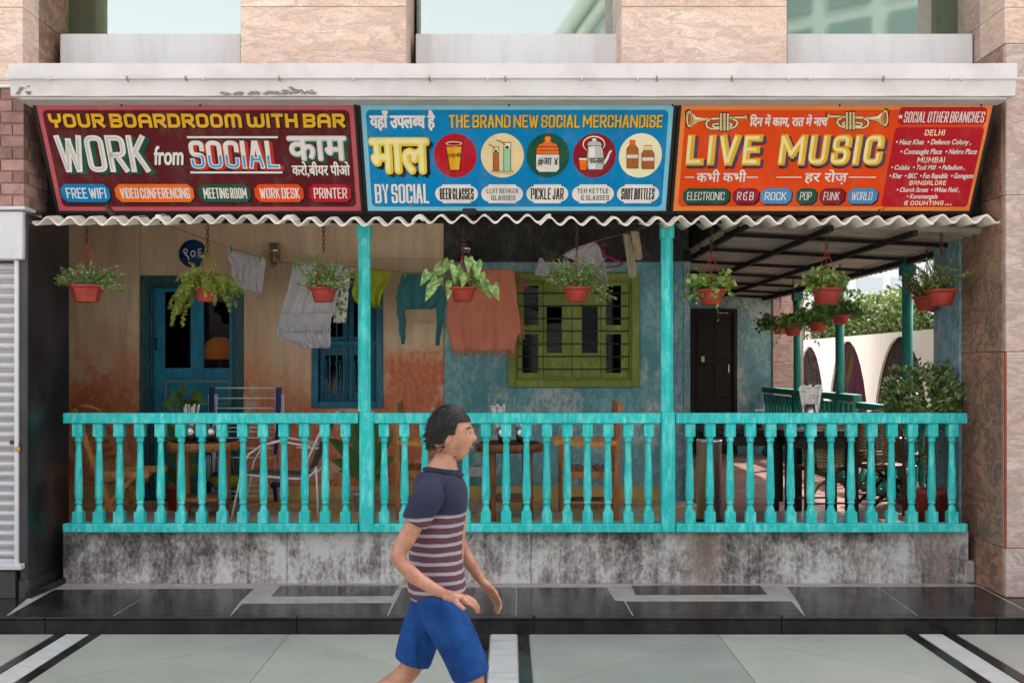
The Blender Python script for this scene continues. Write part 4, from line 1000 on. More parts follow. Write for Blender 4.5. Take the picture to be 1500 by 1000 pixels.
GL = {
 'A': (.62, [[(0, 0), (.42, 1)], [(.58, 1), (1, 0)], [(.18, .3), (.82, .3)]]), 'a': (.66, [[(0, 0), (0, 1, 1), (1, 1, 1), (1, 0)], [(0, .42), (1, .42)]]),
 'B': (.6, [[(0, 0), (0, 1), (1, 1, 1), (1, .52, 1), (.1, .52)], [(0, 0), (1, 0, 1), (1, .5, 1), (.4, .5)]]),
 'C': (.58, [[(1, .70), (1, 1, 1), (0, 1, 1), (0, 0, 1), (1, 0, 1), (1, .30)]]), 'D': (.6, [[(0, 1), (1, 1, 1), (1, 0, 1), (0, 0), (0, .96)]]),
 'E': (.5, [[(1, 1), (0, 1), (0, 0), (1, 0)], [(0, .52), (.85, .52)]]), 'F': (.5, [[(1, 1), (0, 1), (0, 0)], [(0, .5), (.85, .5)]]),
 'G': (.6, [[(1, .74), (1, 1, 1), (0, 1, 1), (0, 0, 1), (1, 0, 1), (1, .45), (.62, .45)]]), 'H': (.6, [[(0, 0), (0, 1)], [(1, 0), (1, 1)], [(0, .52), (1, .52)]]),
 'I': (.0, [[(0, 0), (0, 1)]]), 'J': (.46, [[(1, 1), (1, 0, 1), (0, 0, 1), (0, .3)]]), 'K': (.6, [[(0, 0), (0, 1)], [(.95, 1), (.2, .5)], [(.3, .6), (1, 0)]]),
 'L': (.48, [[(0, 1), (0, 0), (1, 0)]]), 'M': (.95, [[(0, 0), (0, 1)], [(.04, .98), (.5, .32)], [(.5, .32), (.96, .98)], [(1, 1), (1, 0)]]), 'm': (.9, [[(0, 0), (0, 1, 1), (.5, 1, 1), (.5, 0)], [(.5, .6), (.5, 1, 1), (1, 1, 1), (1, 0)]]),
 'N': (.74, [[(0, 0), (0, 1)], [(.03, .97), (.97, .03)], [(1, 0), (1, 1)]]), 'O': (.6, [[(0, .5), (0, 1, 1), (1, 1, 1), (1, 0, 1), (0, 0, 1), (0, .5)]]), 'P': (.58, [[(0, 0), (0, 1), (1, 1, 1), (1, .44, 1), (.1, .44)]]),
 'R': (.6, [[(0, 0), (0, 1), (1, 1, 1), (1, .46, 1), (.1, .46)], [(.45, .46), (1, 0)]]), 'S': (.58, [[(1, .74), (1, 1, 1), (0, 1, 1), (0, .5, 1), (1, .5, 1), (1, 0, 1), (0, 0, 1), (0, .26)]]),
 'T': (.56, [[(0, 1), (1, 1)], [(.5, 1), (.5, 0)]]), 'U': (.6, [[(0, 1), (0, 0, 1), (1, 0, 1), (1, 1)]]), 'V': (.62, [[(0, 1), (.44, 0)], [(.56, 0), (1, 1)]]),
 'W': (.95, [[(0, 1), (.23, 0)], [(.27, 0), (.5, .9)], [(.5, .9), (.73, 0)], [(.77, 0), (1, 1)]]), 'w': (.95, [[(0, 1), (0, 0, 1), (.5, 0, 1), (.5, .7)], [(.5, .4), (.5, 0, 1), (1, 0, 1), (1, 1)]]),
 'Y': (.6, [[(0, 1), (.5, .42), (1, 1)], [(.5, .46), (.5, 0)]]), 'y': (.62, [[(0, 1), (0, .42, 1), (1, .42, 1), (1, 1)], [(.5, .45), (.5, 0)]]), ' ': (.12, []),
 '&': (.62, [[(.85, .95), (0, .95, 1), (0, .52)], [(0, .52), (0, 0, 1), (.9, 0), (.95, .3)], [(0, .5), (.7, .5)], [(.95, 1.12), (.8, .82)]]), '.': (.02, [[(0, 0), (0, .06)]]),
}
def strokepts(pts, W_, H_, rad):
    P2 = [(p[0] * W_, p[1] * H_, len(p) > 2) for p in pts]; out = []
    for i, (x, y, rd) in enumerate(P2):
        if not rd or i in (0, len(P2) - 1): out.append((x, y)); continue
        a = Vector((P2[i - 1][0] - x, P2[i - 1][1] - y)); b = Vector((P2[i + 1][0] - x, P2[i + 1][1] - y)); rr = min(rad, a.length * .5, b.length * .5)
        a.normalize(); b.normalize()
        for k in range(5):
            t = k / 4; p = (1 - t) ** 2 * a * rr + t * t * b * rr; out.append((x + p.x, y + p.y))
    return out
def ribbon(pts, w, ext=True):
    pts = [Vector(p) for p in pts]
    q = [pts[0]]
    for p in pts[1:]:
        if (p - q[-1]).length > 1e-6: q.append(p)
    pts = q
    closed = (pts[0] - pts[-1]).length < 1e-5
    if closed: pts = pts[:-1]
    n = len(pts)
    if ext and not closed:
        pts[0] = pts[0] + (pts[0] - pts[1]).normalized() * w / 2; pts[-1] = pts[-1] + (pts[-1] - pts[-2]).normalized() * w / 2
    Lf, Rt = [], []
    for i in range(n):
        if closed: d0 = (pts[i] - pts[i - 1]).normalized(); d1 = (pts[(i + 1) % n] - pts[i]).normalized()
        else:
            d0 = (pts[i] - pts[i - 1]).normalized() if i else (pts[1] - pts[0]).normalized(); d1 = (pts[i + 1] - pts[i]).normalized() if i < n - 1 else d0
        n0 = Vector((-d0.y, d0.x)); n1 = Vector((-d1.y, d1.x)); mm = (n0 + n1)
        if mm.length < .2: mm = n0
        mm.normalize(); k = 1 / max(.64, mm.dot(n0)); Lf.append(pts[i] + mm * w / 2 * k); Rt.append(pts[i] - mm * w / 2 * k)
    qs = []
    for i in range(n if closed else n - 1):
        j = (i + 1) % n; qs.append([tuple(Lf[i]), tuple(Lf[j]), tuple(Rt[j]), tuple(Rt[i])])
    return qs
def lettering(s, xl, xr, yt, yb, tf=.2, gap=.16, ypx=None):
    """quads per stroke in board units; xl/xr at the baseline, tf: stroke / height"""
    X0, v1 = UV(xl, yb); X1, _ = UV(xr, yb); v0 = UV(xl, yt)[1]; H = v1 - v0; t = tf * H
    natural = 0
    for i, c in enumerate(s): natural += GL[c][0] * H + (t if c != ' ' else 0) + (gap * H if i < len(s) - 1 else 0)
    k = (X1 - X0) / natural
    x = X0; strokes = []
    tx = t * min(1, max(.5, k * .95))
    for c in s:
        w, st = GL[c]
        full = (w * H + (t if c != ' ' else 0)) * k; inner = max(0, full - tx)
        for sp in st:
            strokes.append([(x + tx / 2 + a, v1 - tx / 2 - b) for a, b in strokepts(sp, inner, H - tx, .42 * max(inner, .3 * H * .3))])
        x += full + gap * H * k
    return strokes, tx, v0, v1
def addl(p, strokes, w, lay, mat, dx=0, dv=0, clipv=None):
    p.cur = mat
    for st in strokes:
        o = lay * LAY + p.k * .00002; p.k = (p.k + 1) % 24
        for q in ribbon(st, w):
            q = [(a + dx, b + dv) for a, b in q]
            if clipv is not None: q = clip(q, 0, -1, -clipv)
            if len(q) >= 3: p.add([SP(a, b, o) for a, b in q], [tuple(range(len(q)))])
def fontmesh(text, bold=0.0):
    c = bpy.data.curves.new('txt', 'FONT'); c.body = text; c.size = 1; c.resolution_u = 3
    o = bpy.data.objects.new('txt', c); COL.objects.link(o); bpy.context.view_layer.update()
    me = bpy.data.meshes.new_from_object(o.evaluated_get(bpy.context.evaluated_depsgraph_get()))
    vs = [(v.co.x, v.co.y) for v in me.vertices]; fs = [list(p.vertices) for p in me.polygons]
    bpy.data.objects.remove(o); bpy.data.curves.remove(c); bpy.data.meshes.remove(me); return vs, fs
_capH = None
def fonttext(p, text, xl, xr, yt, yb, lay, mat, bold=.03, shear=0.0, dev=False, dx=0, dv=0, nb=5):
    """built-in font fitted to a box; bold is faked with shifted copies on separate hair-thin layers"""
    parts = text if isinstance(text, list) else [text]
    vs, fs = [], []; adv = 0
    for t in parts:
        if isinstance(t, tuple):                  # half form: keep the left part of the glyph only
            gv, gf = fontmesh(t[0]); mx = max(v[0] for v in gv); keep = mx * t[1]; cv = []; cf = []
            for f in gf:
                pl = clip([gv[i] for i in f], 1, 0, keep)
                if len(pl) >= 3: cf.append(list(range(len(cv), len(cv) + len(pl)))); cv += pl
            gv, gf, w = cv, cf, keep
        else:
            gv, gf = fontmesh(t); w = max(v[0] for v in gv) if gv else .3
        n = len(vs); vs += [(x + adv, y) for x, y in gv]; fs += [[i + n for i in f] for f in gf]; adv += w + (.0 if dev else .02)
    if dev: ref = .62
    else: ref = .70
    x0, x1 = min(v[0] for v in vs), max(v[0] for v in vs)
    X0, v1 = UV(xl, yb); X1, _ = UV(xr, yb); v0 = UV(xl, yt)[1]; H = v1 - v0
    sy = H / ref; sx = (X1 - X0) / (x1 - x0 + (abs(shear) * .3 if shear else 0)); p.cur = mat
    offs = [(0, 0)] if nb == 1 else [(bold * math.cos(2 * math.pi * i / nb), bold * math.sin(2 * math.pi * i / nb)) for i in range(nb)] + [(0, 0)]
    for ox, oy in offs:
        o = lay * LAY + p.k * .00002; p.k = (p.k + 1) % 24
        p.add([SP(X0 + dx + ((x - x0) + shear * y) * sx + ox * sy, v1 + dv - (y + oy) * sy, o) for x, y in vs], fs)
def board(label, fc, border, corners, inner_r=.03, mat=None):
    s = thing('signboard', label, 'sign')
    xl, xr = corners
    m = MB(); v0, v1 = UV(xl, 155)[1], UV(xl, 309)[1]; v0, v1 = .012, SLEN - .006
    X0, X1 = corners
    m.prism([SP(X0, v0, 0), SP(X1, v0, 0), SP(X1, v1, 0), SP(X0, v1, 0)], SN * -.02); m.build('board', S[border], s)
    f = Paint(1); f.poly(rrect(X0 + .035, v0 + .035, X1 - .035, v1 - .035, .04)); f.build('painted_field', S[fc], s)
    fr = MB(); w = .022
    for a, b_, c, d in ((X0 - w, X0 - .001, v0 - w, v1 + w), (X1 + .001, X1 + w, v0 - w, v1 + w), (X0 - .001, X1 + .001, v0 - w, v0 - .001), (X0 - .001, X1 + .001, v1 + .001, v1 + w)):
        fr.prism([SP(a, c, .006), SP(b_, c, .006), SP(b_, d, .006), SP(a, d, .006)], SN * -.045)
    fr.build('frame', M['black'], s); return s
def pill(s, label, col, x0, x1, y0, y1, text, tcol='white', shadow=True, cut=True, tb=None, tf=.2, two=None):
    p = Paint(3); X0, va = UV(x0, y1); X1, _ = UV(x1, y1); vb = UV(x0, y0)[1]; r = (va - vb) * .26
    if shadow: p.cur = 1; p.poly(rrect(X0 + .008, vb + .006, X1 + .012, va + .012, r, 4, cut=True), 2)
    p.cur = 0
    if cut: p.poly(rrect(X0, vb, X1, va, r, 4, cut=True), 3)
    else:
        h = va - vb; p.poly(rrect(X0, vb + h * .08, X1, va - h * .08, h * .42, 6), 3); p.poly(rrect(X0 + h * .36, vb, X1 - h * .36, va, .002, 2), 3)
    o = p.build('painted_badge', [S[col], S['black']], s)
    t = Paint(4); xa, xb = (x0 + 6.5, x1 - 6.5) if tb is None else tb
    if two:
        for q_, (txt, a, b_, c, d) in enumerate(two):
            if q_: t.build('lettering', S[tcol], o); t = Paint(4)
            st, w, _, _ = lettering(txt, a, b_, c, d, .19, .24); addl(t, st, w, 4.2, 0)
    else:
        st, w, _, _ = lettering(text, xa, xb, y0 + 5.5, y1 - 5.5, tf, .13); addl(t, st, w, 4.2, 0)
    t.build('lettering', S[tcol], o)
sf = thing('sign_frame', 'black steel frame holding the three painted signboards under the ledge', 'frame')
q = MB(); 
for x in (-3.50, -1.125, 1.25, 3.585): q.bar(SP(x, -.01, -.045), SP(x, SLEN + .03, -.045), .07, .05, SN)
for v in (-.012, SLEN + .02): q.bar(SP(-3.53, v, -.05), SP(3.62, v, -.05), .05, .05, SN)
q.build('angle_iron', M['black'], sf)
for px in (178, 293, 520, 745, 985, 1230, 1437):
    c = P(px, 150, 8.27); q = MB(); q.box((c.x - .035, c.y - .01, c.z - .005), (c.x + .03, c.y + .05, c.z + .012), .003); q.tube([(c.x, c.y, c.z - .03), (c.x + .004, c.y, c.z + .03), (c.x + .03, c.y + .02, c.z + .035)], .007, 6); q.build('fixing_hook', M['black'], sf)
# ---- sign 1
s1 = board('maroon signboard reading YOUR BOARDROOM WITH BAR, leftmost of three', 'maroon', 'pink', (-3.507, -1.150))
p = Paint(); st, w, _, _ = lettering('yOUR BOaRDROOm wITH BaR', 74, 506, 166.5, 187, .23, .12)
addl(p, st, w, 2, 1, .012, .012); addl(p, st, w, 2.2, 1, .006, .006); addl(p, st, w, 3, 0); p.build('lettering', [S['gold'], S['black']], s1)
p = Paint(); st, w, v0, v1 = lettering('WORK', 90, 221, 198, 252, .265, .09)
for i in range(5): addl(p, st, w, 2 + i * .12, 1, .035 - .006 * i, .018 - .003 * i)
addl(p, st, w, 1.8, 3, .036, .026)
addl(p, st, w, 3, 0); addl(p, st, w * .20, 4, 2, -w * .12, 0); p.build('lettering', [S['white'], S['dkgreen'], S['greyw'], S['black']], s1)
p = Paint(); fonttext(p, 'from', 226, 270, 214, 241, 2, 1, .03, .32, dx=.006, dv=.006); fonttext(p, 'from', 226, 270, 214, 241, 3, 0, .02, .32); p.build('lettering', [S['white'], S['black']], s1)
p = Paint(); st, w, v0, v1 = lettering('SOCIAL', 281, 411, 206, 247, .27, .11)
for i in range(4): addl(p, st, w, 2 + i * .12, 1, .026 - .005 * i, .014 - .003 * i)
addl(p, st, w, 1.8, 3, .012, .026)
vm = v0 + (v1 - v0) * .52
addl(p, st, w, 3, 0); addl(p, st, w * .52, 4, 2, 0, 0, vm); p.build('lettering', [S['white'], S['shred'], S['skyblue'], S['black']], s1)
p = Paint()
for a, b_, y in ((274, 407, 201), (279, 414, 252.5)):
    for l, c_, e in ((2, 1, .008), (3, 0, 0)):
        p.cur = c_; x0_, v_ = UV(a, y); x1_, _ = UV(b_, y); p.poly([(x0_ + e, v_ - .008 + e), (x1_ + e, v_ - .008 + e), (x1_ + e, v_ + .008 + e), (x0_ + e, v_ + .008 + e)], l)
p.build('painted_line', [S['white'], S['black']], s1)
p = Paint()
for i in range(3): fonttext(p, 'काम', 425, 508, 201, 234, 2 + i * .2, 1, .045, 0, True, dx=.024 - .008 * i, dv=.018 - .006 * i)
fonttext(p, 'काम', 425, 508, 201, 234, 3, 0, .042, 0, True, nb=8); fonttext(p, 'काम', 425, 508, 201, 234, 4, 2, .012, 0, True, dx=-.003, dv=-.003, nb=4)
p.build('lettering', [S['greyw'], S['dkgreen'], S['white']], s1)
p = Paint(); fonttext(p, 'करो,बीयर पीओ', 429, 513, 243, 256.5, 3, 0, .024, 0, True); p.build('lettering', S['white'], s1)
for txt, col, a, b_ in (('FREE WIFI', 'blue', 92.5, 163.5), ('VIDEO CONFERENCING', 'orange', 171.5, 286), ('MEETING ROOM', 'dkgreen', 293, 369), ('WORK DESK', 'redor', 375, 446), ('PRINTER', 'crimson', 454, 515.5)):
    pill(s1, '', col, a, b_, 269.5, 296, txt, tf=.22)
# ---- sign 2
s2 = board('bright blue merchandise signboard with round pictures of glasses, jar and kettle', 'blue', 'ltblue', (-1.098, 1.226))
p = Paint(); fonttext(p, ['यहाँ उपल', ('ब', .62), 'ध है'], 543, 637, 170, 187, 3, 0, .035, 0, True, nb=6); p.build('lettering', S['white'], s2)
p = Paint()
for i in range(3): fonttext(p, 'माल', 546, 627, 205, 252, 2 + .2 * i, 1, .05, 0, True, dx=.026 - .008 * i, dv=.026 - .008 * i)
fonttext(p, 'माल', 546, 627, 205, 252, 3, 0, .05, 0, True, nb=8); fonttext(p, 'माल', 546, 627, 205, 252, 4, 2, .014, 0, True, dx=-.006, dv=-.004, nb=4)
p.build('lettering', [S['yellow'], S['black'], S['ltyellow']], s2)
p = Paint(); st, w, _, _ = lettering('BY SOCIAL', 550, 629, 269.5, 297.5, .22, .10); addl(p, st, w, 3, 0); p.build('lettering', S['white'], s2)
p = Paint(); st, w, _, _ = lettering('THE BRAND NEW SOCIAL MERCHANDISE', 658, 970, 168.5, 187, .25, .13); addl(p, st, w, 2, 1, .006, .006); addl(p, st, w, 3, 0); p.build('lettering', [S['gold'], S['dkgreen']], s2)
CC = [(667, 'crimson', 'BEER GLASSES'), (736, 'cream', None), (802.6, 'dkgreen', 'PICKLE JAR'), (870.6, 'dkred', None), (938, 'palecream', 'SHOT BOTTLES')]
discs = []
for cx, col, _ in CC:
    p = Paint(); x_, v_ = UV(cx, 228); rx = UV(cx + 31.5, 228)[0] - x_; rv = (UV(cx, 260.5)[1] - UV(cx, 195.5)[1]) / 2
    p.poly(ellipse(x_, v_, rx, rv, 40), 2); discs.append(p.build('painted_disc', S[col], s2))
def pic(parent, items, name='picture'):
    p = Paint(); mats = []
    for i, (col, pts) in enumerate(items):
        if S[col] not in mats: mats.append(S[col])
        p.cur = mats.index(S[col]); p.k = 0; p.px(pts, 3 + i * .45)
    return p.build(name, mats, parent)
def outl(cx, pts, g=.9):   # slightly larger black copy as the painted outline
    mx = sum(p[0] for p in pts) / len(pts); my = sum(p[1] for p in pts) / len(pts)
    return [(mx + (x - mx) * (1 + g / max(4, abs(x - mx) + 1)), my + (y - my) * (1 + g / max(4, abs(y - my) + 1))) for x, y in pts]
gl = [(653, 210), (677, 210), (672.5, 250), (659.5, 250)]; be = [(654, 215), (676, 215), (672.5, 248.5), (659.8, 248.5)]
pic(discs[0], [('black', outl(0, gl)), ('crimson', gl), ('amber', be), ('gold', [(666, 215), (676, 215), (672.5, 248.5), (667, 248.5)]), ('palecream', ellipse(665, 210, 12, 3)), ('dkred', ellipse(665, 210.3, 10.4, 2.1))])
p = Paint(); fonttext(p, '# दस्त बियर', 657, 676, 225, 230, 6.5, 0, .01, 0, True, nb=2); p.build('lettering', S['black'], discs[0])
def tubeglass(cx, w, y0, y1, yl, col):
    return [('black', ellipse(cx, y1 + 1, w + 4, 2.6)), ('palecream', ellipse(cx, y1 + 1, w + 3.2, 1.8)), ('black', [(cx - w - .8, y0), (cx + w + .8, y0), (cx + w + .8, y1 + 1), (cx - w - .8, y1 + 1)]), ('palecream', [(cx - w, y0 + 1), (cx + w, y0 + 1), (cx + w, y1), (cx - w, y1)]), (col, [(cx - w, yl), (cx + w, yl), (cx + w, y1), (cx - w, y1)]),
            ('black', [(cx - w * .6, yl - 3), (cx + w * .3, yl - 4), (cx + w * .6, yl), (cx - w * .6, yl)])]
pic(discs[1], tubeglass(726.5, 3.6, 215, 250.5, 223, 'brown') + tubeglass(743, 4.6, 208, 250.5, 217, 'mint') + [('brown', [(716, 210), (723, 214), (726, 219), (724.5, 219), (722, 215.2), (715.5, 211.4)]), ('brown', [(727, 204), (736, 207), (741, 212), (739.5, 212.5), (735.5, 208.4), (726.8, 205.4)])])
jar = [(785.5, 226), (819, 226), (819, 247), (815, 251.5), (790, 251.5), (785.5, 247)]
lid = [(786, 225.5), (786, 218), (788, 214), (790, 211.5), (796, 209), (798.5, 205), (797, 202), (799, 199.5), (803, 198.8), (806.5, 200), (807.5, 203), (806, 206), (809, 209), (815, 211.5), (817, 214.5), (818.5, 218), (818.5, 225.5)]
pic(discs[2], [('black', outl(0, jar)), ('white', jar), ('black', outl(0, lid)), ('orange', lid), ('black', [(787, 214.4), (817.5, 214.4), (817.5, 215.3), (787, 215.3)]), ('black', [(786, 219.6), (818.5, 219.6), (818.5, 220.4), (786, 220.4)]), ('amber', [(800, 200), (806, 201), (804, 208), (799, 208)])])
p = Paint(); fonttext(p, '#आ ४', 788, 817, 231, 241, 7, 0, .015, 0, True, nb=3); p.build('lettering', S['black'], discs[2])
ket = [(862, 213), (880, 213), (883, 220), (884, 229), (884, 243), (882, 248), (862, 248), (860, 243), (860, 229), (861, 220)]
sp_ = [(883, 238), (889, 229), (892, 222), (896, 219), (896, 221.5), (893.5, 225), (891, 233), (886, 241)]
ring = lambda cx, cy, rx, ry: ellipse(cx, cy, rx, ry, 24)
pic(discs[3], [('palecream', ring(870, 211, 16.5, 12)), ('dkred', ring(870, 211.6, 15.1, 10.8)), ('black', outl(0, sp_)), ('white', sp_), ('black', outl(0, ket)), ('greyw', ket), ('white', [(863, 216), (871, 214), (872, 247), (863, 247)]), ('black', outl(0, [(860, 212.5), (882, 212.5), (879, 208), (873, 206), (868, 206), (862, 208)])), ('greyw', [(860, 212.5), (882, 212.5), (879, 208), (873, 206), (868, 206), (862, 208)]), ('white', ellipse(870.5, 204.4, 3.4, 2)),
    ('black', [(847, 230), (861, 230), (860, 249), (849, 249)]), ('orange', [(848, 231), (860, 231), (859, 248.3), (849.8, 248.3)]), ('cream', [(848, 231), (860, 231), (859.8, 234), (848.2, 234)])])
p = Paint(); fonttext(p, 'चाय-नास', 863, 883, 231, 239, 10, 0, .012, 0, True, nb=3); p.build('lettering', S['black'], discs[3])
def bottle(cx, w, yn, ys, yb, nw, capc, col): 
    body = [(cx - nw, yn), (cx + nw, yn), (cx + nw, ys - 4), (cx + w, ys + 2), (cx + w, yb - 1), (cx + w - 1, yb), (cx - w + 1, yb), (cx - w, yb - 1), (cx - w, ys + 2), (cx - nw, ys - 4)]
    return [('black', outl(0, body)), (col, body), (capc, [(cx - nw - .6, yn), (cx + nw + .6, yn), (cx + nw + .6, yn + 6), (cx - nw - .6, yn + 6)]), ('white', [(cx - w, (ys + yb) / 2 - 5), (cx + w, (ys + yb) / 2 - 5), (cx + w, (ys + yb) / 2), (cx - w, (ys + yb) / 2)])]
pic(discs[4], bottle(926.5, 8, 206, 217, 246, 3.6, 'orange', 'brown') + bottle(949, 8.6, 213.5, 224, 246.5, 5, 'cream', 'brown'))
for i, (cx, col, txt) in enumerate(CC):
    x0, x1 = ((638, 700.5), (705, 766), (771, 832), (837.5, 898.5), (903, 964.5))[i]
    two = None
    if i == 1: two = [('LLIIT BEaKER', 713, 759, 276, 283), ('GLASSES', 719.5, 755, 286, 293)]
    if i == 3: two = [('TEa KETTLE', 845.5, 891, 276, 283), ('& GLASSES', 851, 892, 286, 293)]
    if i in (0, 2, 4): pill(s2, '', 'white', x0, x1, 270, 297.5, txt, 'black', False, False, None, .19)
    else: pill(s2, '', 'white', x0, x1, 270, 297.5, None, 'black', False, False, two=two)
# ---- sign 3
s3 = board('orange red LIVE MUSIC signboard with painted trumpets, rightmost of three', 'redor', 'ltorange', (1.283, 3.594))
p = Paint(); st, w, v0, v1 = lettering('LIVE', 1004, 1113, 197, 242, .36, .15)
def bevelled(p, st, w):
    for i in range(5): addl(p, st, w, 2 + .15 * i, 1, .028 - .005 * i, .020 - .0035 * i)
    addl(p, st, w, 1.8, 3, .012, .026)
    addl(p, st, w, 3, 0); addl(p, st, w * .46, 4, 2, -w * .24, -w * .05)
bevelled(p, st, w); p.build('lettering', [S['gold'], S['purple'], S['ltyellow'], S['black']], s3)
p = Paint(); st, w, v0, v1 = lettering('MUSIC', 1139, 1290, 197, 242, .36, .14); bevelled(p, st, w); p.build('lettering', [S['gold'], S['purple'], S['ltyellow'], S['black']], s3)
p = Paint(); fonttext(p, 'िदन में काम, रात में नाच', 1098, 1211, 173, 184.5, 3, 0, .03, 0, True); p.build('lettering', S['white'], s3)
p = Paint(); fonttext(p, 'कभी कभी', 1020, 1092, 254, 266, 3, 0, .02, 0, True); p.build('lettering', S['white'], s3)
p = Paint(); fonttext(p, 'हर रोज़', 1178, 1240, 254, 266, 3, 0, .02, 0, True); p.build('lettering', S['white'], s3)
p = Paint()
for a, b_ in ((1003, 1017), (1093, 1110), (1137, 1174), (1243, 1283)):
    x0_, v_ = UV(a, 259.5); x1_, _ = UV(b_, 259.5); p.poly([(x0_, v_ - .004), (x1_, v_ - .004), (x1_, v_ + .004), (x0_, v_ + .004)], 3)
p.build('painted_line', S['white'], s3)
for txt, col, a, b_ in (('ELECTRONIC', 'dkgreen', 999.5, 1067), ('R & B', 'dkred', 1072.5, 1109.5), ('ROCK', 'midblue', 1113, 1157.5), ('POP', 'dkgreen', 1164.5, 1194), ('FUNK', 'dkred', 1199, 1235), ('WORLD', 'midblue', 1240, 1283)):
    pill(s3, '', col, a, b_, 275.5, 298.5, txt, tf=.17)
def trumpet(mx, flip, yo=0):
    f = (lambda x: mx + (x - 1051) * flip); q = lambda L_: [(f(x), y + yo) for x, y in L_]
    bell = [(1005, 164), (1011, 161), (1014, 166), (1020, 171), (1030, 173), (1056, 171.5), (1090, 170), (1094, 167.5), (1095, 175), (1091, 173.5), (1056, 175), (1032, 177), (1022, 179), (1016, 183), (1011, 187.5), (1006, 183)]
    items = [('black', q(outl(0, bell, 1.6))), ('brass', q(bell)), ('palecream', q([(1012, 164), (1020, 171.6), (1032, 174), (1092, 171), (1092, 172), (1032, 175.4), (1018, 175)]))]
    items += [('black', [(f(1009.5) + 5.2 * math.cos(a) , 174.3 + yo + 13 * math.sin(a)) for a in [2 * math.pi * i / 20 for i in range(20)]]), ('cream', [(f(1009.5) + 4.3 * math.cos(a), 174.3 + yo + 12 * math.sin(a)) for a in [2 * math.pi * i / 20 for i in range(20)]]),
              ('brown', [(f(1010) + 2.9 * math.cos(a), 174.3 + yo + 9.6 * math.sin(a)) for a in [2 * math.pi * i / 20 for i in range(20)]])]
    pic(s3, items, 'painted_trumpet')
    p = Paint()
    def tb(pts, w, lay, m): 
        p.cur = m; st = [UV(*(f(x), y + yo)) for x, y in pts]; wb = w * .0051
        for q_ in ribbon(st, wb): p.poly(q_, lay)
    loop = [(1040, 175), (1036, 177), (1034, 181), (1036, 186), (1042, 188.5), (1068, 188), (1076, 186), (1080, 181), (1079, 177), (1074, 174.5)]
    loop2 = [(1052, 181), (1045, 181.5), (1043.5, 184), (1046, 186), (1068, 185.5), (1072, 183), (1070, 180.5), (1064, 180)]
    for l in (loop, loop2): tb(l, 4.4, 6, 0); tb(l, 2.6, 6.6, 1)
    for x in (1056, 1061, 1066):
        tb([(x, 166.5), (x, 190)], 4.6, 7.2, 0); tb([(x, 167), (x, 189.5)], 3.0, 7.8, 1); tb([(x + .6, 168), (x + .6, 189)], 1.0, 8.3, 2)
    p.build('trumpet_tubing', [S['black'], S['cream'], S['brass']], s3)
trumpet(1051, 1); trumpet(1255, -1, -1.5)
p = Paint(); p.px([(1322, 157), (1442, 157), (1446, 160), (1444, 178), (1440, 182.5), (1318, 182.5), (1315, 179), (1318, 160)], 2); hd = p.build('header_panel', S['crimson'], s3)
p = Paint(); p.px([(1316, 186.5), (1438, 186.5), (1441.5, 190), (1417, 300), (1413, 303), (1295, 303), (1291, 299), (1311, 190)], 2); lp2 = p.build('list_panel', S['crimson'], s3)
p = Paint(); st, w, _, _ = lettering('SOCIAL OTHER BRANCHES', 1323, 1440, 163.5, 179.5, .19, .16); addl(p, st, w, 3, 0)
cx, cy = 1319, 171; star = []
for i in range(10): a = math.pi * i / 5 - math.pi / 2; rr = 4.2 if i % 2 == 0 else 1.7; star.append((cx + rr * math.cos(a), cy + rr * math.sin(a)))
p.cur = 0
for i in range(10): p.px([(cx, cy), star[i], star[(i + 1) % 10]], 3)
p.build('lettering', S['white'], hd)
for txt, a, b_, c, d in (('DELHI', 1354, 1383, 190, 198.5), ('MUMBAI', 1343, 1383, 230, 238.3), ('BaNGaLORE', 1331.5, 1385, 264.4, 271), ('& COUNTING', 1324, 1381, 294, 300.4)):
    p = Paint(); st, w, _, _ = lettering(txt, a, b_, c, d, .19, .22); addl(p, st, w, 3, 0)
    if txt[0] == '&':
        for xx in (1384.5, 1388, 1391.5): p.px([(xx, 298.6), (xx + 1.8, 298.6), (xx + 1.8, 300.4), (xx, 300.4)], 3)
    p.build('lettering', S['palecream'], lp2)
for txt, a, b_, c, d in (('• Hauz Khas  • Defence Colony ,', 1311.5, 1422, 204, 211.5), ('• Connaught Place  • Nehru Place', 1318, 1430, 218, 225.6), ('• Colaba  • Todi Mill  • Palladium ,', 1304.5, 1413, 241.5, 248.4), ('• Khar  • BKC  • Fun Republic  • Goregaon', 1302, 1425, 253.5, 261),
                         ('• Church Street  • White Field ,', 1312.5, 1405, 274.4, 281), ('• Koramangala', 1327, 1373, 284, 290.6)):
    p = Paint(); fonttext(p, txt, a, b_, c, d, 3, 0, .02, .18, nb=3); p.build('lettering', S['white'], lp2)
# small lamp and cables at the foot of the signs
fl = thing('flood_lamp', 'small black floodlight on the roof edge below the blue sign', 'lamp')
c = P(688, 312, 8.6); q = MB(); q.box((c.x - .055, c.y - .05, c.z - .012), (c.x + .05, c.y + .03, c.z + .03), .008); q.build('lamp_housing', M['black'], fl)
q = MB(); q.tube([(c.x + .05, c.y, c.z + .02), (c.x + .09, c.y + .03, c.z - .02), (c.x + .18, c.y + .05, c.z), (c.x + .22, c.y + .05, c.z - .03)], .005, 6); q.build('cable', M['black'], fl)
sp1 = thing('roof_clamp', 'worn metal clamp standing on the roof edge below the maroon sign', 'clamp')
q = MB(); q.bar(P(156, 301, 8.58), P(166, 315, 8.56), .035, .03); q.build('clamp_arm', M['rust'], sp1); q = MB(); q.tube([P(166, 313, 8.57), P(200, 318, 8.6), P(260, 314, 8.62)], .004, 5); q.build('cable', M['black'], sp1)
wr = thing('loose_cables', 'loose black cables above the roof edge below the orange sign', 'cable')
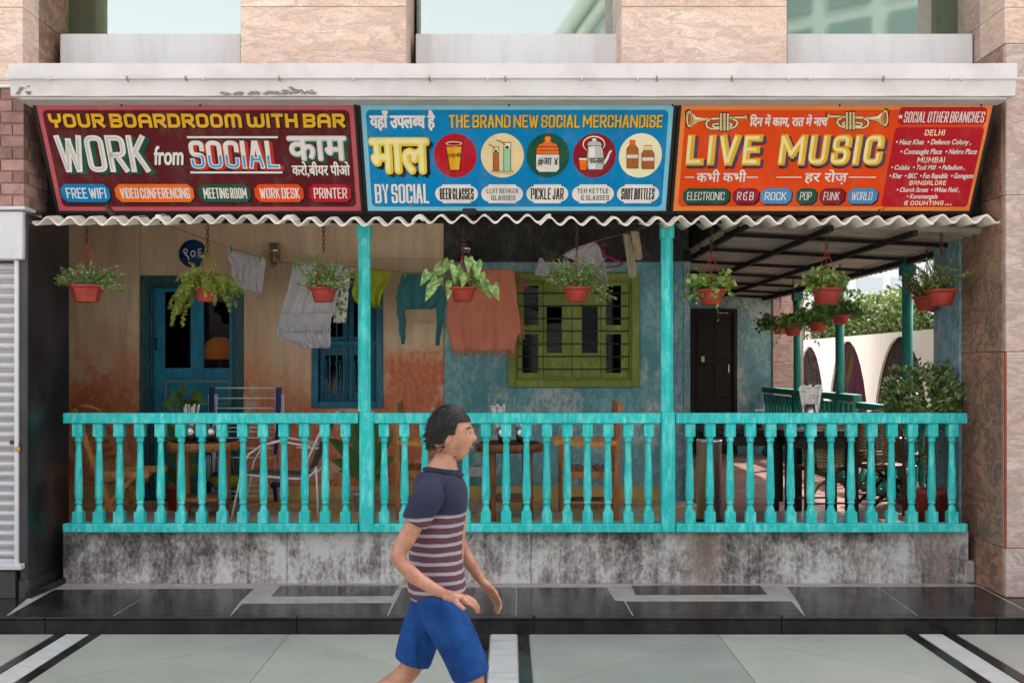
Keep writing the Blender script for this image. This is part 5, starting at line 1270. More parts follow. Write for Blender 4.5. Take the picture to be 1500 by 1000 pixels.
q = MB(); q.tube([P(1290, 306, 8.6), P(1280, 314, 8.6), P(1255, 318, 8.62), P(1190, 313, 8.62)], .005, 5); q.tube([P(1296, 304, 8.6), P(1286, 316, 8.6), P(1276, 311, 8.62)], .004, 5); q.build('cable', M['black'], wr)
# ================================================================== HANGING PLANTERS
def pot_mesh(n, sx=1.0):
    m = MB(); m.lathe([(.076 , -.125), (.080, -.122), (.105, -.035), (.112, -.02), (.128, -.018), (.130, -.004), (.122, 0), (.108, -.004), (.098, -.02), (.09, -.035), (.0001, -.035)], (0, 0, 0), n, sx, 1, ph=.5 if n < 12 else 0, smooth=n > 12); o = m.build('pot', M['terracotta']); me = o.data; bpy.data.objects.remove(o); return me
POT6, POT = pot_mesh(8, 1.05), pot_mesh(28)
def leaf(mb, p, d, n, ln, wd, fold=.25):
    """pointed leaf with a folded midrib: base p, direction d, upward n"""
    d = d.normalized(); s = d.cross(n)
    if s.length < 1e-4: s = d.cross(Vector((1, .2, .1)))
    s.normalize(); u = s.cross(d).normalized()
    a = p + d * ln * .35 + s * wd / 2 + u * wd * fold; b = p + d * ln * .35 - s * wd / 2 + u * wd * fold
    a2 = p + d * ln * .72 + s * wd * .30 + u * (wd * fold * .5 - ln * .04); b2 = p + d * ln * .72 - s * wd * .30 + u * (wd * fold * .5 - ln * .04)
    m1 = p + d * ln * .38; m2 = p + d * ln * .74 - u * ln * .03; t = p + d * ln - u * ln * .12
    mb.add([p, a, a2, t, b2, b, m1, m2], [(0, 6, 1), (6, 7, 2, 1), (7, 3, 2), (0, 5, 6), (5, 4, 7, 6), (4, 3, 7)])
def rv(r=rnd, z=0): return Vector((r.gauss(0, 1), r.gauss(0, 1), r.gauss(0, 1) + z)).normalized()
LS = 1.0
def stem(fm, sm, p, d, length, droop, step, ll, lw, r, dens=2, stemr=.0022, taper=True):
    p = Vector(p); d = Vector(d).normalized(); pts = [p.copy()]; n = max(2, int(length / step))
    for i in range(n):
        d = (d + Vector((0, 0, -droop * step * 10)) + rv(r) * .10).normalized(); p = p + d * step; pts.append(p.copy()); f = (1 - .45 * i / n) if taper else 1
        for k in range(dens):
            side = rv(r); ld = (side - d * side.dot(d)).normalized() * .9 + d * .5 + Vector((0, 0, .15))
            leaf(fm, p, ld, rv(r) * .7 + Vector((0, -.7, .6)), ll * f * r.uniform(.7, 1.25), lw * f * r.uniform(.9, 1.5), .12)
    if stemr: sm.tube(pts, [stemr * (1 - .6 * i / len(pts)) for i in range(len(pts))], 4)
def planter(label, px, prim, Y, kind, seed, pot=None, scale=1.0, zt=2.95, chain=True, tilt=0, ztop_px=None):
    c = P(px, prim, Y); t = thing('hanging_planter', label, 'planter', c, 'plants hanging in red pots under the roof edge')
    inst('pot', pot or POT, c, t, (0, tilt, seed), (scale,) * 3)
    MB().lathe([(.0001, -.012), (.100 * scale, -.014 * scale)], c, 14).build('soil', M['soil'], t)
    r = random.Random(seed); top = Vector((c.x, c.y, zt))
    hook = c + Vector((0, 0, .30 * scale))
    w = MB()
    for k in range(3):
        a = 2 * math.pi * (k + .1) / 3; w.tube([c + Vector((math.cos(a) * .123 * scale, math.sin(a) * .123 * scale, -.01)), hook], .0028, 5)
    w.build('wire_hanger', M['redwire'] if kind != 'dry' else M['rust'], t)
    if chain and zt - hook.z > .03:
        q = MB(); z = hook.z; k = 0
        while z < zt:
            pts = []
            for i in range(10):
                a = 2 * math.pi * i / 10; dx = math.cos(a) * .011; dz = math.sin(a) * .021; pts.append((c.x + (dx if k % 2 else 0), c.y + (0 if k % 2 else dx), z + dz + .015))
            q.tube(pts, .0042, 5, closed=True); z += .032; k += 1
        tag(q.build('chain', M['rust'], t), kind='stuff')
    fm, sm = MB(), MB(); LS = 1.55; o0 = c + Vector((0, 0, -.015)); mat = M['leaf']
    def base(s=.07): a = r.uniform(0, 6.28); q = s * math.sqrt(r.random()); return o0 + Vector((math.cos(a) * q, math.sin(a) * q, 0)), Vector((math.cos(a), math.sin(a), 0))
    if kind == 'smallright':
        mat = M['leaf_pale']
        for i in range(95):
            p, a = base(.09); stem(fm, sm, p, a * .7 + Vector((r.uniform(-.5, .5), 0, r.uniform(.4, 1.2))), r.uniform(.10, .21), .16, .012, .026, .017, r, 3)
        for i in range(20):
            p, a = base(.06); stem(fm, sm, p, Vector((1, r.uniform(-.4, .2), r.uniform(.15, .75))), r.uniform(.22, .36), .10, .013, .026, .015, r, 3)
        for i in range(14):
            p, a = base(.08); stem(fm, sm, p, Vector((-1, -.3, r.uniform(.2, .8))), r.uniform(.12, .20), .25, .013, .026, .015, r, 3)
    elif kind == 'fern':
        mat = M['leaf_fern']
        for i in range(44):
            p, a = base(.06); d = Vector((r.uniform(-1.0, .9), r.uniform(-.7, .3), r.uniform(.5, 1.3))); fr = []
            n = int(r.uniform(22, 34)); d.normalize(); pts = [p.copy()]
            for k in range(n):
                d = (d + Vector((0, 0, -.085)) + rv(r) * .03).normalized(); p = p + d * .0105; pts.append(p.copy()); f = math.sin(math.pi * min(1, (k + 3) / (n + 2))) ** .6
                for q in range(5): leaf(fm, p, rv(r) + d * .3, rv(r) + Vector((0, -.6, .3)), .036 * f + .006, .008)
            sm.tube(pts, .0014, 4)
        for i in range(9):
            p, a = base(.07); d = Vector((r.uniform(-1.0, -.5), r.uniform(-.6, .1), r.uniform(.1, .6))).normalized(); pts = [p.copy()]; n = int(r.uniform(30, 42))
            for k in range(n):
                d = (d + Vector((0, 0, -.075))).normalized(); p = p + d * .011; pts.append(p.copy()); f = 1 - .5 * k / n
                for q in range(6): leaf(fm, p, rv(r) + d * .3, rv(r) + Vector((0, -.6, .3)), .036 * f + .006, .009)
            sm.tube(pts, .0014, 4)
        for i in range(6):
            p, a = base(.07); d = Vector((1, r.uniform(-.5, .5), r.uniform(.2, .7))).normalized()
            stem(fm, sm, p, d, r.uniform(.24, .36), .22, .012, .017, .006, r, 4)
    elif kind == 'spiky':
        mat = M['leaf_pale']
        for i in range(40):
            p, a = base(.06); stem(fm, sm, p, Vector((r.uniform(-1.2, 1.2), r.uniform(-.7, .4), r.uniform(.6, 1.8))), r.uniform(.16, .32), .04, .013, .030, .012, r, 3, .004)
        for i in range(7):
            p, a = base(.06); stem(fm, sm, p, Vector((r.uniform(.6, 1.2), r.uniform(-.7, .2), r.uniform(.4, .9))), r.uniform(.24, .36), .04, .014, .030, .012, r, 3, .004)
        for i in range(34):
            p, a = base(.09); stem(fm, sm, p, a + Vector((0, 0, .5)), r.uniform(.10, .17), .25, .012, .026, .013, r, 3)
    elif kind == 'bush':
        mat = M['leaf_pale']
        for i in range(95):
            p, a = base(.08); stem(fm, sm, p, a * .8 + Vector((r.uniform(-.5, .5), 0, r.uniform(.5, 1.9))), r.uniform(.12, .29), .06, .013, .025, .017, r, 3)
        for i in range(9):
            p, a = base(.08); stem(fm, sm, p, Vector((1, r.uniform(-.4, .3), r.uniform(.1, .6))), r.uniform(.20, .30), .36, .014, .024, .017, r, 3)
        for i in range(5):
            p, a = base(.08); stem(fm, sm, p, Vector((-1, r.uniform(-.4, .3), r.uniform(.5, 1))), r.uniform(.12, .18), .22, .014, .018, .012, r, 3)
    elif kind == 'pothos':
        mat = M['pothos']
        for i in range(46):
            p, a = base(.085); stem(fm, sm, p, a * r.uniform(.3, 1) + Vector((0, 0, r.uniform(.6, 1.6))), r.uniform(.10, .20), .36, .028, .062, .054, r, 1, .003)
        for i in range(8):
            p, a = base(.09); a = a if i % 2 else Vector((r.choice((-1, 1)), -.4, 0)); stem(fm, sm, p, a + Vector((0, 0, .3)), r.uniform(.2, .42), .5, .032, .046, .040, r, 1, .0025)
    elif kind == 'dry':
        mat = M['leaf_dark']
        for i in range(40):
            p, a = base(.06); stem(fm, sm, p, a * .6 + Vector((r.uniform(-.9, .3), 0, r.uniform(.5, 1.6))), r.uniform(.14, .32), .10, .016, .032, .016, r, 2, .004)
    elif kind == 'dark':
        mat = M['leaf_big']
        for i in range(40):
            p, a = base(.08); stem(fm, sm, p, a + Vector((0, 0, r.uniform(.3, 1.6))), r.uniform(.16, .32), .34, .03, .085, .055, r, 1, .003)
    if kind == 'arrow':
        mat = M['leaf_pale']
        spec = [(-.27, .09, .11, -.9), (-.20, .04, .13, -.6), (-.17, .14, .12, -.6), (-.10, .02, .13, -.35), (-.05, .13, .12, .2), (.0, .02, .09, .1), (.09, .09, .13, .15), (.11, .16, .12, .3), (.17, .01, .12, .2), (.24, -.02, .11, .15), (-.24, -.02, .12, -.2), (.05, .19, .10, .4), (-.11, .18, .11, -.5), (.02, .08, .11, 0), (.15, .08, .10, .5)]
        for (dx, dz, ln, tl) in spec:
            ln *= 1.22; tl += r.uniform(-.5, .5)
            tip = c + Vector((dx, r.uniform(-.13, .04), dz + .03)); b0, _ = base(.04); mid = (b0 + tip) / 2 + Vector((0, 0, .07)); sm.tube([b0, mid, tip], .003, 5)
            lb = MB(); dd = Vector((tl * .6, r.uniform(-.35, .0), -1)).normalized(); nn = Vector((r.uniform(-.4, .4), -1, .35)); wd = ln * .6
            sd = dd.cross(nn).normalized(); u = sd.cross(dd).normalized() * -1
            pr = [(0, 0), (-.18, .30), (-.14, .46), (.12, .50), (.35, .40), (.65, .22), (1, 0)]
            vs = [tip + dd * ln * a - u * 0 for a, b_ in pr]; mid_ = [tip + dd * ln * t_ - Vector((0, 0, 0)) for t_ in (0, .1, .2, .35, .5, .75, 1)]
            vL = [tip + dd * ln * a + sd * wd * b_ + nn.normalized() * wd * b_ * -.35 for a, b_ in pr]; vR = [tip + dd * ln * a - sd * wd * b_ + nn.normalized() * wd * b_ * -.35 for a, b_ in pr]
            lb.add(mid_ + vL + vR, [(k, k + 1, 7 + k + 1, 7 + k) for k in range(6)] + [(k + 1, k, 14 + k, 14 + k + 1) for k in range(6)], True)
            lb.build('leaf', M['varleaf'], t)
        for i in range(16):
            p, a = base(.07); stem(fm, sm, p, a * .6 + Vector((0, 0, 1)), r.uniform(.08, .14), .2, .03, .05, .03, r, 1, .003)
        mat = M['leaf']
    st_ = sm.build('stems', M['twig'], t); tag(st_, kind='stuff'); tag(fm.build('foliage', mat, t), kind='stuff'); return t
planter('leftmost red pot with small white green leaves trailing right', 127, 417, 8.78, 'smallright', 3, POT6, 1.1, 2.94)
planter('red pot with drooping feathery fern in front of the blue door', 304, 420, 8.80, 'fern', 5, POT6, .95)
planter('red pot with thin spiky branches in front of the white skirt', 474, 421, 8.80, 'spiky', 8, POT, .92)
planter('red pot with big pale arrow shaped leaves in front of the orange shawl', 678, 421, 8.82, 'arrow', 11, POT, .88)
planter('red pot with bushy small leaves in front of the green window', 845, 421, 8.80, 'bush', 14, POT, .92)
planter('red pot with round pothos leaves just right of the right turquoise post', 1042, 424, 8.95, 'pothos', 17, POT, .98)
planter('red pot with trailing pothos hanging near the middle of the terrace roof', 1211, 422, 8.95, 'pothos', 24, POT, 1.05)
planter('red pot with sparse dry twigs in front of the blue column', 1379, 424, 8.95, 'dry', 29, POT, 1.02)
planter('half hidden dark red pot just behind the dry twig planter', 1358, 434, 9.7, 'dry', 31, POT, 1.0)
planter('far small pot beside the dark door, leftmost of the four at the back', 1143, 476, 14.8, 'dark', 41, POT, .95, 2.85)
planter('far small pot with yellow green leaves in front of the granite column', 1162, 478, 13.2, 'pothos', 42, POT, .9, 2.86)
planter('far small pot with dark spiky leaves between two green posts', 1198, 470, 11.9, 'dark', 43, POT, .88, 2.86)
planter('dark pot with leafy trails beside the middle green post', 1231, 460, 11.2, 'dark', 44, POT, .8, 2.86)

# ================================================================== CLOTHES LINE AND LAUNDRY
YC = 10.25
def CP(px, py, Y=YC): return P(px, py, Y)
cl = thing('clothes_line', 'sagging orange cord carrying the laundry across the veranda', 'cord')
lp_ = [(190, 316, 9.2), (262, 336, 9.7), (332, 362, 10.2), (392, 380, YC), (440, 389, YC), (520, 391, YC), (600, 400, YC), (700, 397, YC), (745, 396, YC), (775, 388, YC), (815, 379, YC), (862, 356, YC), (915, 342, 10.1), (945, 333, 9.9), (985, 316, 9.6)]
MB().tube([P(*a) for a in lp_], .0035, 6).build('cord', M['rope'], cl)
def fabric(name, label, cat, rows, mat, folds=5, amp=.03, Y=YC, nu=36, nv=30, seed=1, phase=0, stripe=None, group='laundry on the clothes line', flare=.4, thick=.003, rag=.0):
    """rows: (y, x_left, x_right) in measured places from top to bottom"""
    r = random.Random(seed); vs = []; 
    rows = sorted(rows)
    def at(t):
        y = rows[0][0] + (rows[-1][0] - rows[0][0]) * t
        for a, b_ in zip(rows[:-1], rows[1:]):
            if y <= b_[0] + 1e-6:
                k = (y - a[0]) / max(1e-6, b_[0] - a[0]); return y, a[1] + (b_[1] - a[1]) * k, a[2] + (b_[2] - a[2]) * k, (a[3] + (b_[3] - a[3]) * k if len(a) > 3 else 0)
    ph = [r.uniform(0, 6.28) for _ in range(8)]
    for j in range(nv + 1):
        t = j / nv; y, xl_, xr_, sl_ = at(t)
        for i in range(nu + 1):
            s = i / nu; px = xl_ + (xr_ - xl_) * s; py = y + sl_ * (s - .5)
            w_ = s + .07 * math.sin(4.1 * s + ph[4] + 1.7 * t) + .03 * math.sin(9 * t + ph[5]); d = amp * (flare + (1 - flare) * t) * (.55 * math.sin(2 * math.pi * folds * w_ + ph[0] + t * 2.4 * math.sin(ph[1] + s * 3)) + .33 * math.sin(2 * math.pi * folds * .43 * w_ + ph[2] - t * 3.1) + .22 * math.sin(2 * math.pi * folds * 2.1 * w_ + ph[6] + 3 * t * s)) + .010 * math.sin(7 * t + ph[3] + 6 * s) + .004 * math.sin(23 * t + 19 * s + ph[7])
            if rag and j == nv: py += r.uniform(-rag, rag)
            v = P(px, py, Y + d) if False else P(px, py, Y) + Vector((0, d, 0)); vs.append(v)
    fs = [(j * (nu + 1) + i, j * (nu + 1) + i + 1, (j + 1) * (nu + 1) + i + 1, (j + 1) * (nu + 1) + i) for j in range(nv) for i in range(nu)]
    m = MB(); m.add(vs, fs, True); o = m.build(name, mat)
    md = o.modifiers.new('thickness', 'SOLIDIFY'); md.thickness = thick; md.offset = 0
    if cat: tag(o, label, cat, group)
    return o
def empties(name, label, cat, group='laundry on the clothes line'): return thing(name, label, cat, (0, 0, 0), group)
def pegs(parent, pts, mat='peg'):
    for px, py in pts:
        a = P(px, py - 4, YC - .012); b_ = P(px, py + 6, YC - .012); q = MB(); q.bar(a, b_, .012, .01); q.build('peg', M[mat], parent)
t = empties('cotton_blouse', 'crumpled white blouse pegged beside the blue door top corner', 'blouse'); 
o = fabric('blouse_body', None, None, [(363, 333, 336), (370, 333, 362), (378, 334, 389), (392, 339, 388), (405, 339, 386), (415, 345, 385), (424, 352, 384), (431, 376, 383)], M['c_white'], 4, .022, seed=3); o.parent = t
pegs(t, [(339, 364), (381, 377)])
t = empties('ruffled_skirt', 'long off-white ruffled skirt hanging left of the blue window', 'skirt')
o = fabric('skirt_cloth', None, None, [(387, 429, 502), (400, 426, 502), (420, 422, 498), (450, 414, 491), (462, 411, 488), (466, 408, 485), (478, 407, 484), (490, 406, 484), (497, 413, 484), (505, 438, 484), (510, 440, 482)], M['c_white'], 4.5, .035, seed=9, nu=60, nv=44); o.parent = t
o = fabric('ruffle', None, None, [(459, 412, 486), (464, 410, 485.5), (478, 408, 484.5), (486, 407.5, 484)], M['c_white'], 13, .022, YC - .02, seed=4, nu=90, nv=12, flare=.2); o.parent = t
pegs(t, [(433, 388), (470, 390)], 'peg')
m, nt, b = newmat('floral_print'); vv = coords(nt, (1, 1, 1)); vo = N(nt, 'ShaderNodeTexVoronoi'); vo.inputs['Scale'].default_value = 22; L(nt, vv, vo.inputs['Vector'])
fc = ramp(nt, vo.outputs['Distance'], [(0, (.6, .3, .03)), (.18, (.03, .16, .20)), (.40, (.10, .20, .10)), (.52, (.58, .52, .42))]); L(nt, fc, b.inputs['Base Color']); b.inputs['Roughness'].default_value = .95; M['floral'] = m
fabric('floral_cloth', 'small flower printed cloth peeping out right of the white skirt', 'cloth', [(392, 497, 513), (420, 494, 512), (460, 489, 508), (473, 488, 507)], M['floral'], 2, .012, YC + .03, seed=6)
fabric('lime_top', 'lime green top hanging behind the left turquoise post', 'top', [(396, 520, 570), (402, 517, 573), (412, 519, 571), (420, 517, 565), (432, 516, 560), (440, 519, 558), (446, 524, 556), (452, 552, 560)], M['c_lime'], 3.5, .04, seed=12)
t = empties('teal_jumper', 'dark teal jumper with dangling sleeves pegged between post and orange shawl', 'jumper')
o = fabric('jumper_body', None, None, [(401, 589, 642), (405, 588, 643), (412, 586, 645), (422, 583, 648), (432, 582, 650), (440, 586, 645), (446, 589, 641), (450, 592, 639), (453, 597, 632)], M['c_teal'], 3.3, .034, seed=2, nv=40); o.parent = t
o = fabric('sleeve', None, None, [(424, 583, 592), (436, 580, 594), (446, 582, 595), (458, 581, 593), (470, 584, 595), (484, 584, 593), (495, 587, 594), (504, 588, 592.5)], M['c_teal'], 1, .012, YC - .012, nu=10, seed=3); o.parent = t
o = fabric('sleeve', None, None, [(432, 637, 649), (446, 638, 651), (470, 640, 650), (495, 638, 645), (506, 638, 644)], M['c_teal'], 1, .012, YC - .012, nu=10, seed=5); o.parent = t
pegs(t, [(593, 401)]); pegs(t, [(639, 402)], 'pegred')
t = empties('orange_shawl', 'large brick orange shawl with fringed hem beside the green window', 'shawl')
o = fabric('shawl_cloth', None, None, [(394, 668, 752), (410, 662, 755), (440, 655, 757), (470, 654, 762), (488, 657, 764), (492, 658, 757), (514, 663, 754)], M['c_orange'], 2.4, .038, seed=7, nu=60, nv=40); o.parent = t
q = MB()
for i in range(64):
    px = 663 + 91 * i / 63; a = P(px, 513.5, YC) + Vector((0, rnd.uniform(-.01, .01), 0)); b_ = P(px + rnd.uniform(-1, 1), 520 + rnd.uniform(-1.5, 2), YC) + Vector((0, rnd.uniform(-.02, .02), 0)); q.tube([a, (a + b_) / 2 + Vector((rnd.uniform(-.003, .003), 0, 0)), b_], .0028, 4)
for i in range(16):
    y = 462 + i * 2; a = P(762 + (1 if i > 8 else 0), y, YC); q.tube([a, a + Vector((.035, 0, -.035))], .0024, 4)
o = q.build('fringe', M['c_orange'], t); tag(o, kind='stuff')
pegs(t, [(752, 393)])
fabric('white_cloth', 'tiny bunched white cloth pegged left of the bushy planter', 'cloth', [(378, 790, 794), (384, 788, 798), (394, 785, 802), (400, 784, 804), (405, 792, 800)], M['c_white'], 4, .018, seed=5, nu=30)
fabric('white_shirt', 'white shirt slung over the line behind the bushy planter', 'shirt', [(355, 869, 873), (362, 846, 878), (370, 828, 881), (374, 824, 882), (384, 850, 885), (395, 866, 887), (405, 874, 889), (414, 886, 890)], M['c_white'], 3.5, .03, seed=8)
fabric('cream_stocking', 'longer cream knitted stocking, left one of the hanging pair', 'stocking', [(343, 913, 923), (360, 915, 926), (380, 918, 930), (395, 920, 932), (402, 920, 933), (406, 922, 931)], M['c_cream'], 1.5, .02, 10.05, nu=14, seed=4)
fabric('cream_stocking', 'shorter cream knitted stocking, right one of the hanging pair', 'stocking', [(339, 924, 936), (355, 926, 938), (370, 929, 940), (377, 930, 941), (381, 932, 938)], M['c_cream'], 1.5, .02, 10.02, nu=14, seed=6)
def hanger(label, pts, hook, col='pink'):
    t = thing('clothes_hanger', label, 'hanger', (0, 0, 0), 'pink plastic hangers'); q = MB()
    q.tube([P(x, y, YC) + Vector((0, k * .02, 0)) for k, (x, y) in enumerate(pts)], .009, 7, closed=True); q.build('hanger_frame', M[col], t)
    MB().tube([P(x, y, YC) for x, y in hook], .006, 6).build('hook', M[col], t)
hanger('bright pink hanger dangling over the corner of the orange shawl', [(753, 402), (741, 414), (744, 418), (766, 424), (771, 420), (760, 404)], [(755, 401), (752, 396), (755, 391), (759, 393)])
hanger('magenta hanger swinging between white shirt and cream stockings', [(880, 365), (886, 374), (908, 382), (912, 386), (906, 389), (886, 391), (883, 378)], [(883, 368), (880, 362), (884, 357), (888, 360)])
# ------------------------------------------------------------------ number plaque, wall lamps, socket
pq = thing('number_plaque', 'round dark blue plaque with white numerals above the blue door', 'plaque')
c = P(283.5, 372, YB); 
q = MB(); q.tube([(c.x, YB - .022, c.z), (c.x, YB - .001, c.z)], .138, 36); q.build('disc', simple('blue_enamel', (.008, .05, .16), .3, 0, .1), pq)
vs, fs = fontmesh('९०६'); mx = max(v[0] for v in vs); sx = .205 / mx
MB().add([(c.x - .1025 + x * sx, YB - .0235, c.z - .052 + y * .165) for x, y in vs], fs).build('numerals', S['white'], pq)
def walllamp(label, px, py):
    w = thing('wall_lamp', label, 'lamp', (0, 0, 0), 'ship style bulkhead lamps on the back wall'); c = P(px, py, YB - .12)
    MB().lathe([(.035, .115), (.048, .11), (.05, .06), (.055, .055), (.058, .03), (.05, .02)], c, 20).build('cap', M['steel'], w)
    MB().lathe([(.042, .02), (.044, -.06), (.03, -.105), (.0001, -.115)], c, 16).build('globe', glass('lamp_globe', (.8, .78, .72), .08), w)
    q = MB()
    for k in range(4):
        a = math.pi / 4 + k * math.pi / 2; d = Vector((math.cos(a), math.sin(a), 0)); q.tube([Vector(c) + d * .054 + Vector((0, 0, .03)), Vector(c) + d * .056 + Vector((0, 0, -.09)), Vector(c) + d * .02 + Vector((0, 0, -.13))], .0045, 6)
    q.tube([Vector(c) + Vector((math.cos(a) * .056, math.sin(a) * .056, -.04)) for a in [2 * math.pi * i / 16 for i in range(16)]], .004, 5, closed=True); q.build('cage', M['steel'], w)
    q = MB(); q.tube([Vector(c) + Vector((0, 0, .08)), Vector(c) + Vector((0, .12, .08))], .02, 10); q.build('bracket', M['black'], w)
walllamp('caged metal wall lamp on the ochre wall right of the white blouse', 402, 373)
walllamp('caged metal wall lamp on the black band behind the arrow leaf planter', 683, 370)
so = thing('power_socket', 'white double power socket low on the blue wall', 'socket'); c = P(697, 691, YB)
MB().box((c.x - .068, YB - .014, c.z - .047), (c.x + .068, YB, c.z + .047), .006).build('plate', M['socket'], so)
q = MB()
for dx, dz in ((-.02, .018), (-.02, -.01), (-.005, -.01), (-.035, -.01)): q.box((c.x + dx - .003, YB - .016, c.z + dz - .005), (c.x + dx + .004, YB - .0141, c.z + dz + .004))
q.build('pin_holes', M['black'], so); MB().box((c.x + .03, YB - .018, c.z - .018), (c.x + .05, YB - .0141, c.z + .018), .001).build('switch', M['paper'], so)
# ================================================================== FURNITURE
def round_table(label, px, Y, rad, mat, ztop_px, shelf=True, topm=None):
    c = Vector(((px - 745) * Y / F, Y, ZF)); H = EYE + (535 - ztop_px) * Y / F - ZF
    t = thing('round_table', label, 'table', c)
    MB().lathe([(rad - .02, H - .075), (rad, H - .068), (rad, H - .012), (rad - .008, H - .002), (rad - .02, H)], c, 36).build('tabletop', mat, t)
    MB().lathe([(.001, H + .001), (rad - .035, H + .002), (rad - .034, H + .006), (rad - .05, H + .009), (.001, H + .009)], c, 36).build('top_inlay', topm or M['darkwood'], t)
    for k in range(4):
        a = math.pi / 4 + k * math.pi / 2 + .12; x, y = c.x + math.cos(a) * (rad - .07), c.y + math.sin(a) * (rad - .07); MB().box((x - .026, y - .026, ZF), (x + .026, y + .026, ZF + H - .076), .004).build('leg', mat, t)
    if shelf: MB().lathe([(rad - .09, .16), (rad - .08, .165), (rad - .08, .185), (rad - .09, .19)], c, 30).build('shelf', mat, t)
    return c, ZF + H
tc1, h1 = round_table('round reddish wooden table standing before the blue door', 299, 9.75, .315, M['wood'], 646)
tc2, h2 = round_table('round dark wooden table in front of the blue wall', 746, 9.75, .295, M['wood_dark'], 648)
def can(label, c, h, r_, z, tilt=0, papers=True, cut=False, matp='paper', name='steel_tumbler', seed=1, pw=.05, phh=.15, n=6):
    t = thing(name, label, 'tumbler', (c[0], c[1], z)); r = random.Random(seed)
    def lean(v): return Vector((v[0] - math.tan(tilt) * (v[2] - z), v[1], v[2]))
    m = MB(); m.lathe([(r_ * .86, 0), (r_, h), (r_ - .004, h), (r_ * .84, .005), (.001, .006)], (c[0], c[1], z), 20); m.v = [tuple(lean(v)) for v in m.v]; m.build('tumbler_body', M['steel'], t)
    if papers:
        k = 0
        for i in range(n):
            x = c[0] - pw * .5 + pw * i / (n - 1); y = c[1] + r.uniform(-.02, .02); a = (i / (n - 1) - .5) * .04 + r.uniform(-.006, .006); hh = phh * r.uniform(.86, 1.06); q = MB()
            vs = [Vector((x * .6 + c[0] * .4 - .008, y, z + h * .3)), Vector((x * .6 + c[0] * .4 + .008, y - .01, z + h * .3)), Vector((x + .012 + a, y - .012, z + h + hh)), Vector((x - .010 + a, y, z + h + hh * .97))]
            vs = [lean(v) for v in vs]; q.prism(vs, (0, .0015, 0)); q.build('folded_paper', M[matp], t)
    if cut:
        for i in range(5):
            a = r.uniform(0, 6.28); q = MB(); p0 = lean(Vector((c[0] + math.cos(a) * r_ * .4, c[1] + math.sin(a) * r_ * .4, z + .02))); p1 = lean(Vector((c[0] + math.cos(a) * r_ * .9, c[1] + math.sin(a) * r_ * .9, z + h + .06)))
            q.tube([p0, p1], .003, 5); q.sphere(p1, .010, 6, 1, .4, 1.6); q.build('spoon', M['steel'], t)
def tp(px, Y): return ((px - 745) * Y / F, Y)
can('steel tumbler of printed papers on the table before the blue door', tp(279, 9.66), .13, .047, h1 + .01, 0, True, seed=2, pw=.085, phh=.19)
can('steel tumbler of spoons behind the papers on the blue door table', tp(309, 9.72), .12, .05, h1 + .01, 0, False, True, seed=3)
can('slanting steel tumbler with red and white papers on the dark round table', tp(736, 9.66), .13, .038, h2 + .01, .12, True, seed=4, pw=.06, phh=.20)
can('upright steel tumbler with spoons right of the slanting one', tp(762, 9.70), .13, .040, h2 + .01, 0, False, True, seed=5)
# wooden armchair, seat slats, faces -X when rz = 0
def armchair(label, loc, rz):
    t = thing('wooden_armchair', label, 'chair', (0, 0, 0), 'slatted wooden armchairs at the dark round table')
    wd = .27; m_ = M['wood_light']
    for sy in (-1, 1):
        y = sy * wd
        MB().box((-.27, y - .02, 0), (-.225, y + .02, .64), .004).build('leg', M['wood'], t)
        q = MB(); q.bar((.20, y, 0), (.215, y, .62), .045, .04, (0, 1, 0)); q.bar((.215, y, .61), (.285 - .05, y, 1.00), .042, .036, (0, 1, 0)); q.sphere((.235, y, 1.0), .022, 8, 1, 1, .9); q.build('rear_leg', M['wood'], t)
        q = MB(); n = 10; ring = []
        for i in range(n + 1):
            s = i / n; x = -.33 + .55 * s; z = .665 + .012 * math.cos(s * 5) - (.012 if i == 0 else 0); w2 = .030 + .006 * math.cos(s * 4); ring += [(x, y - w2, z - .022), (x, y + w2, z - .022), (x, y + w2, z + .018), (x, y - w2, z + .018)]
        q.add(ring, [(4 * i + k, 4 * i + (k + 1) % 4, 4 * i + 4 + (k + 1) % 4, 4 * i + 4 + k) for i in range(n) for k in range(4)] + [(3, 2, 1, 0), (4 * n, 4 * n + 1, 4 * n + 2, 4 * n + 3)]); q.build('armrest', m_, t)
        MB().box((-.224, y - .015, .36), (.2, y + .015, .42), .003).build('seat_rail', M['wood'], t)
        MB().box((-.224, y - .012, .10), (.2, y + .012, .14), .003).build('stretcher', M['wood_dark'], t)
    for x in (-.20, -.12, -.04, .04, .12): MB().box((x, -wd - .01, .4205), (x + .062, wd + .01, .437), .003).build('seat_slat', M['wood_dark'], t)
    MB().box((-.265, -wd + .02, .37), (-.23, wd - .02, .42), .003).build('front_rail', M['wood'], t)
    MB().box((-.05, -wd + .012, .11), (-.02, wd - .012, .14), .003).build('cross_stretcher', M['wood_dark'], t)
    q = MB(); q.bar((.233, -wd + .02, .96), (.233, wd - .02, .96), .03, .08); q.build('top_rail', M['wood'], t)
    q = MB(); q.bar((.213, -wd + .02, .50), (.213, wd - .02, .50), .028, .05); q.build('back_rail', M['wood'], t)
    for k in range(7):
        y = -wd + .06 + (2 * wd - .12) * k / 6; q = MB(); q.bar((.214, y, .52), (.232, y, .93), .03, .014, (0, 1, 0)); q.build('back_slat', M['wood'], t)
    t.location = loc; t.rotation_euler = (0, 0, rz); return t
Yc = 9.85
ac = armchair('slatted wooden armchair right of the dark table, facing left', ((865 - 745) * Yc / F, Yc, ZF), 0)
dup(ac, ((622 - 745) * 9.9 / F, 9.9, ZF), math.pi, 'slatted wooden armchair left of the dark table, facing right')
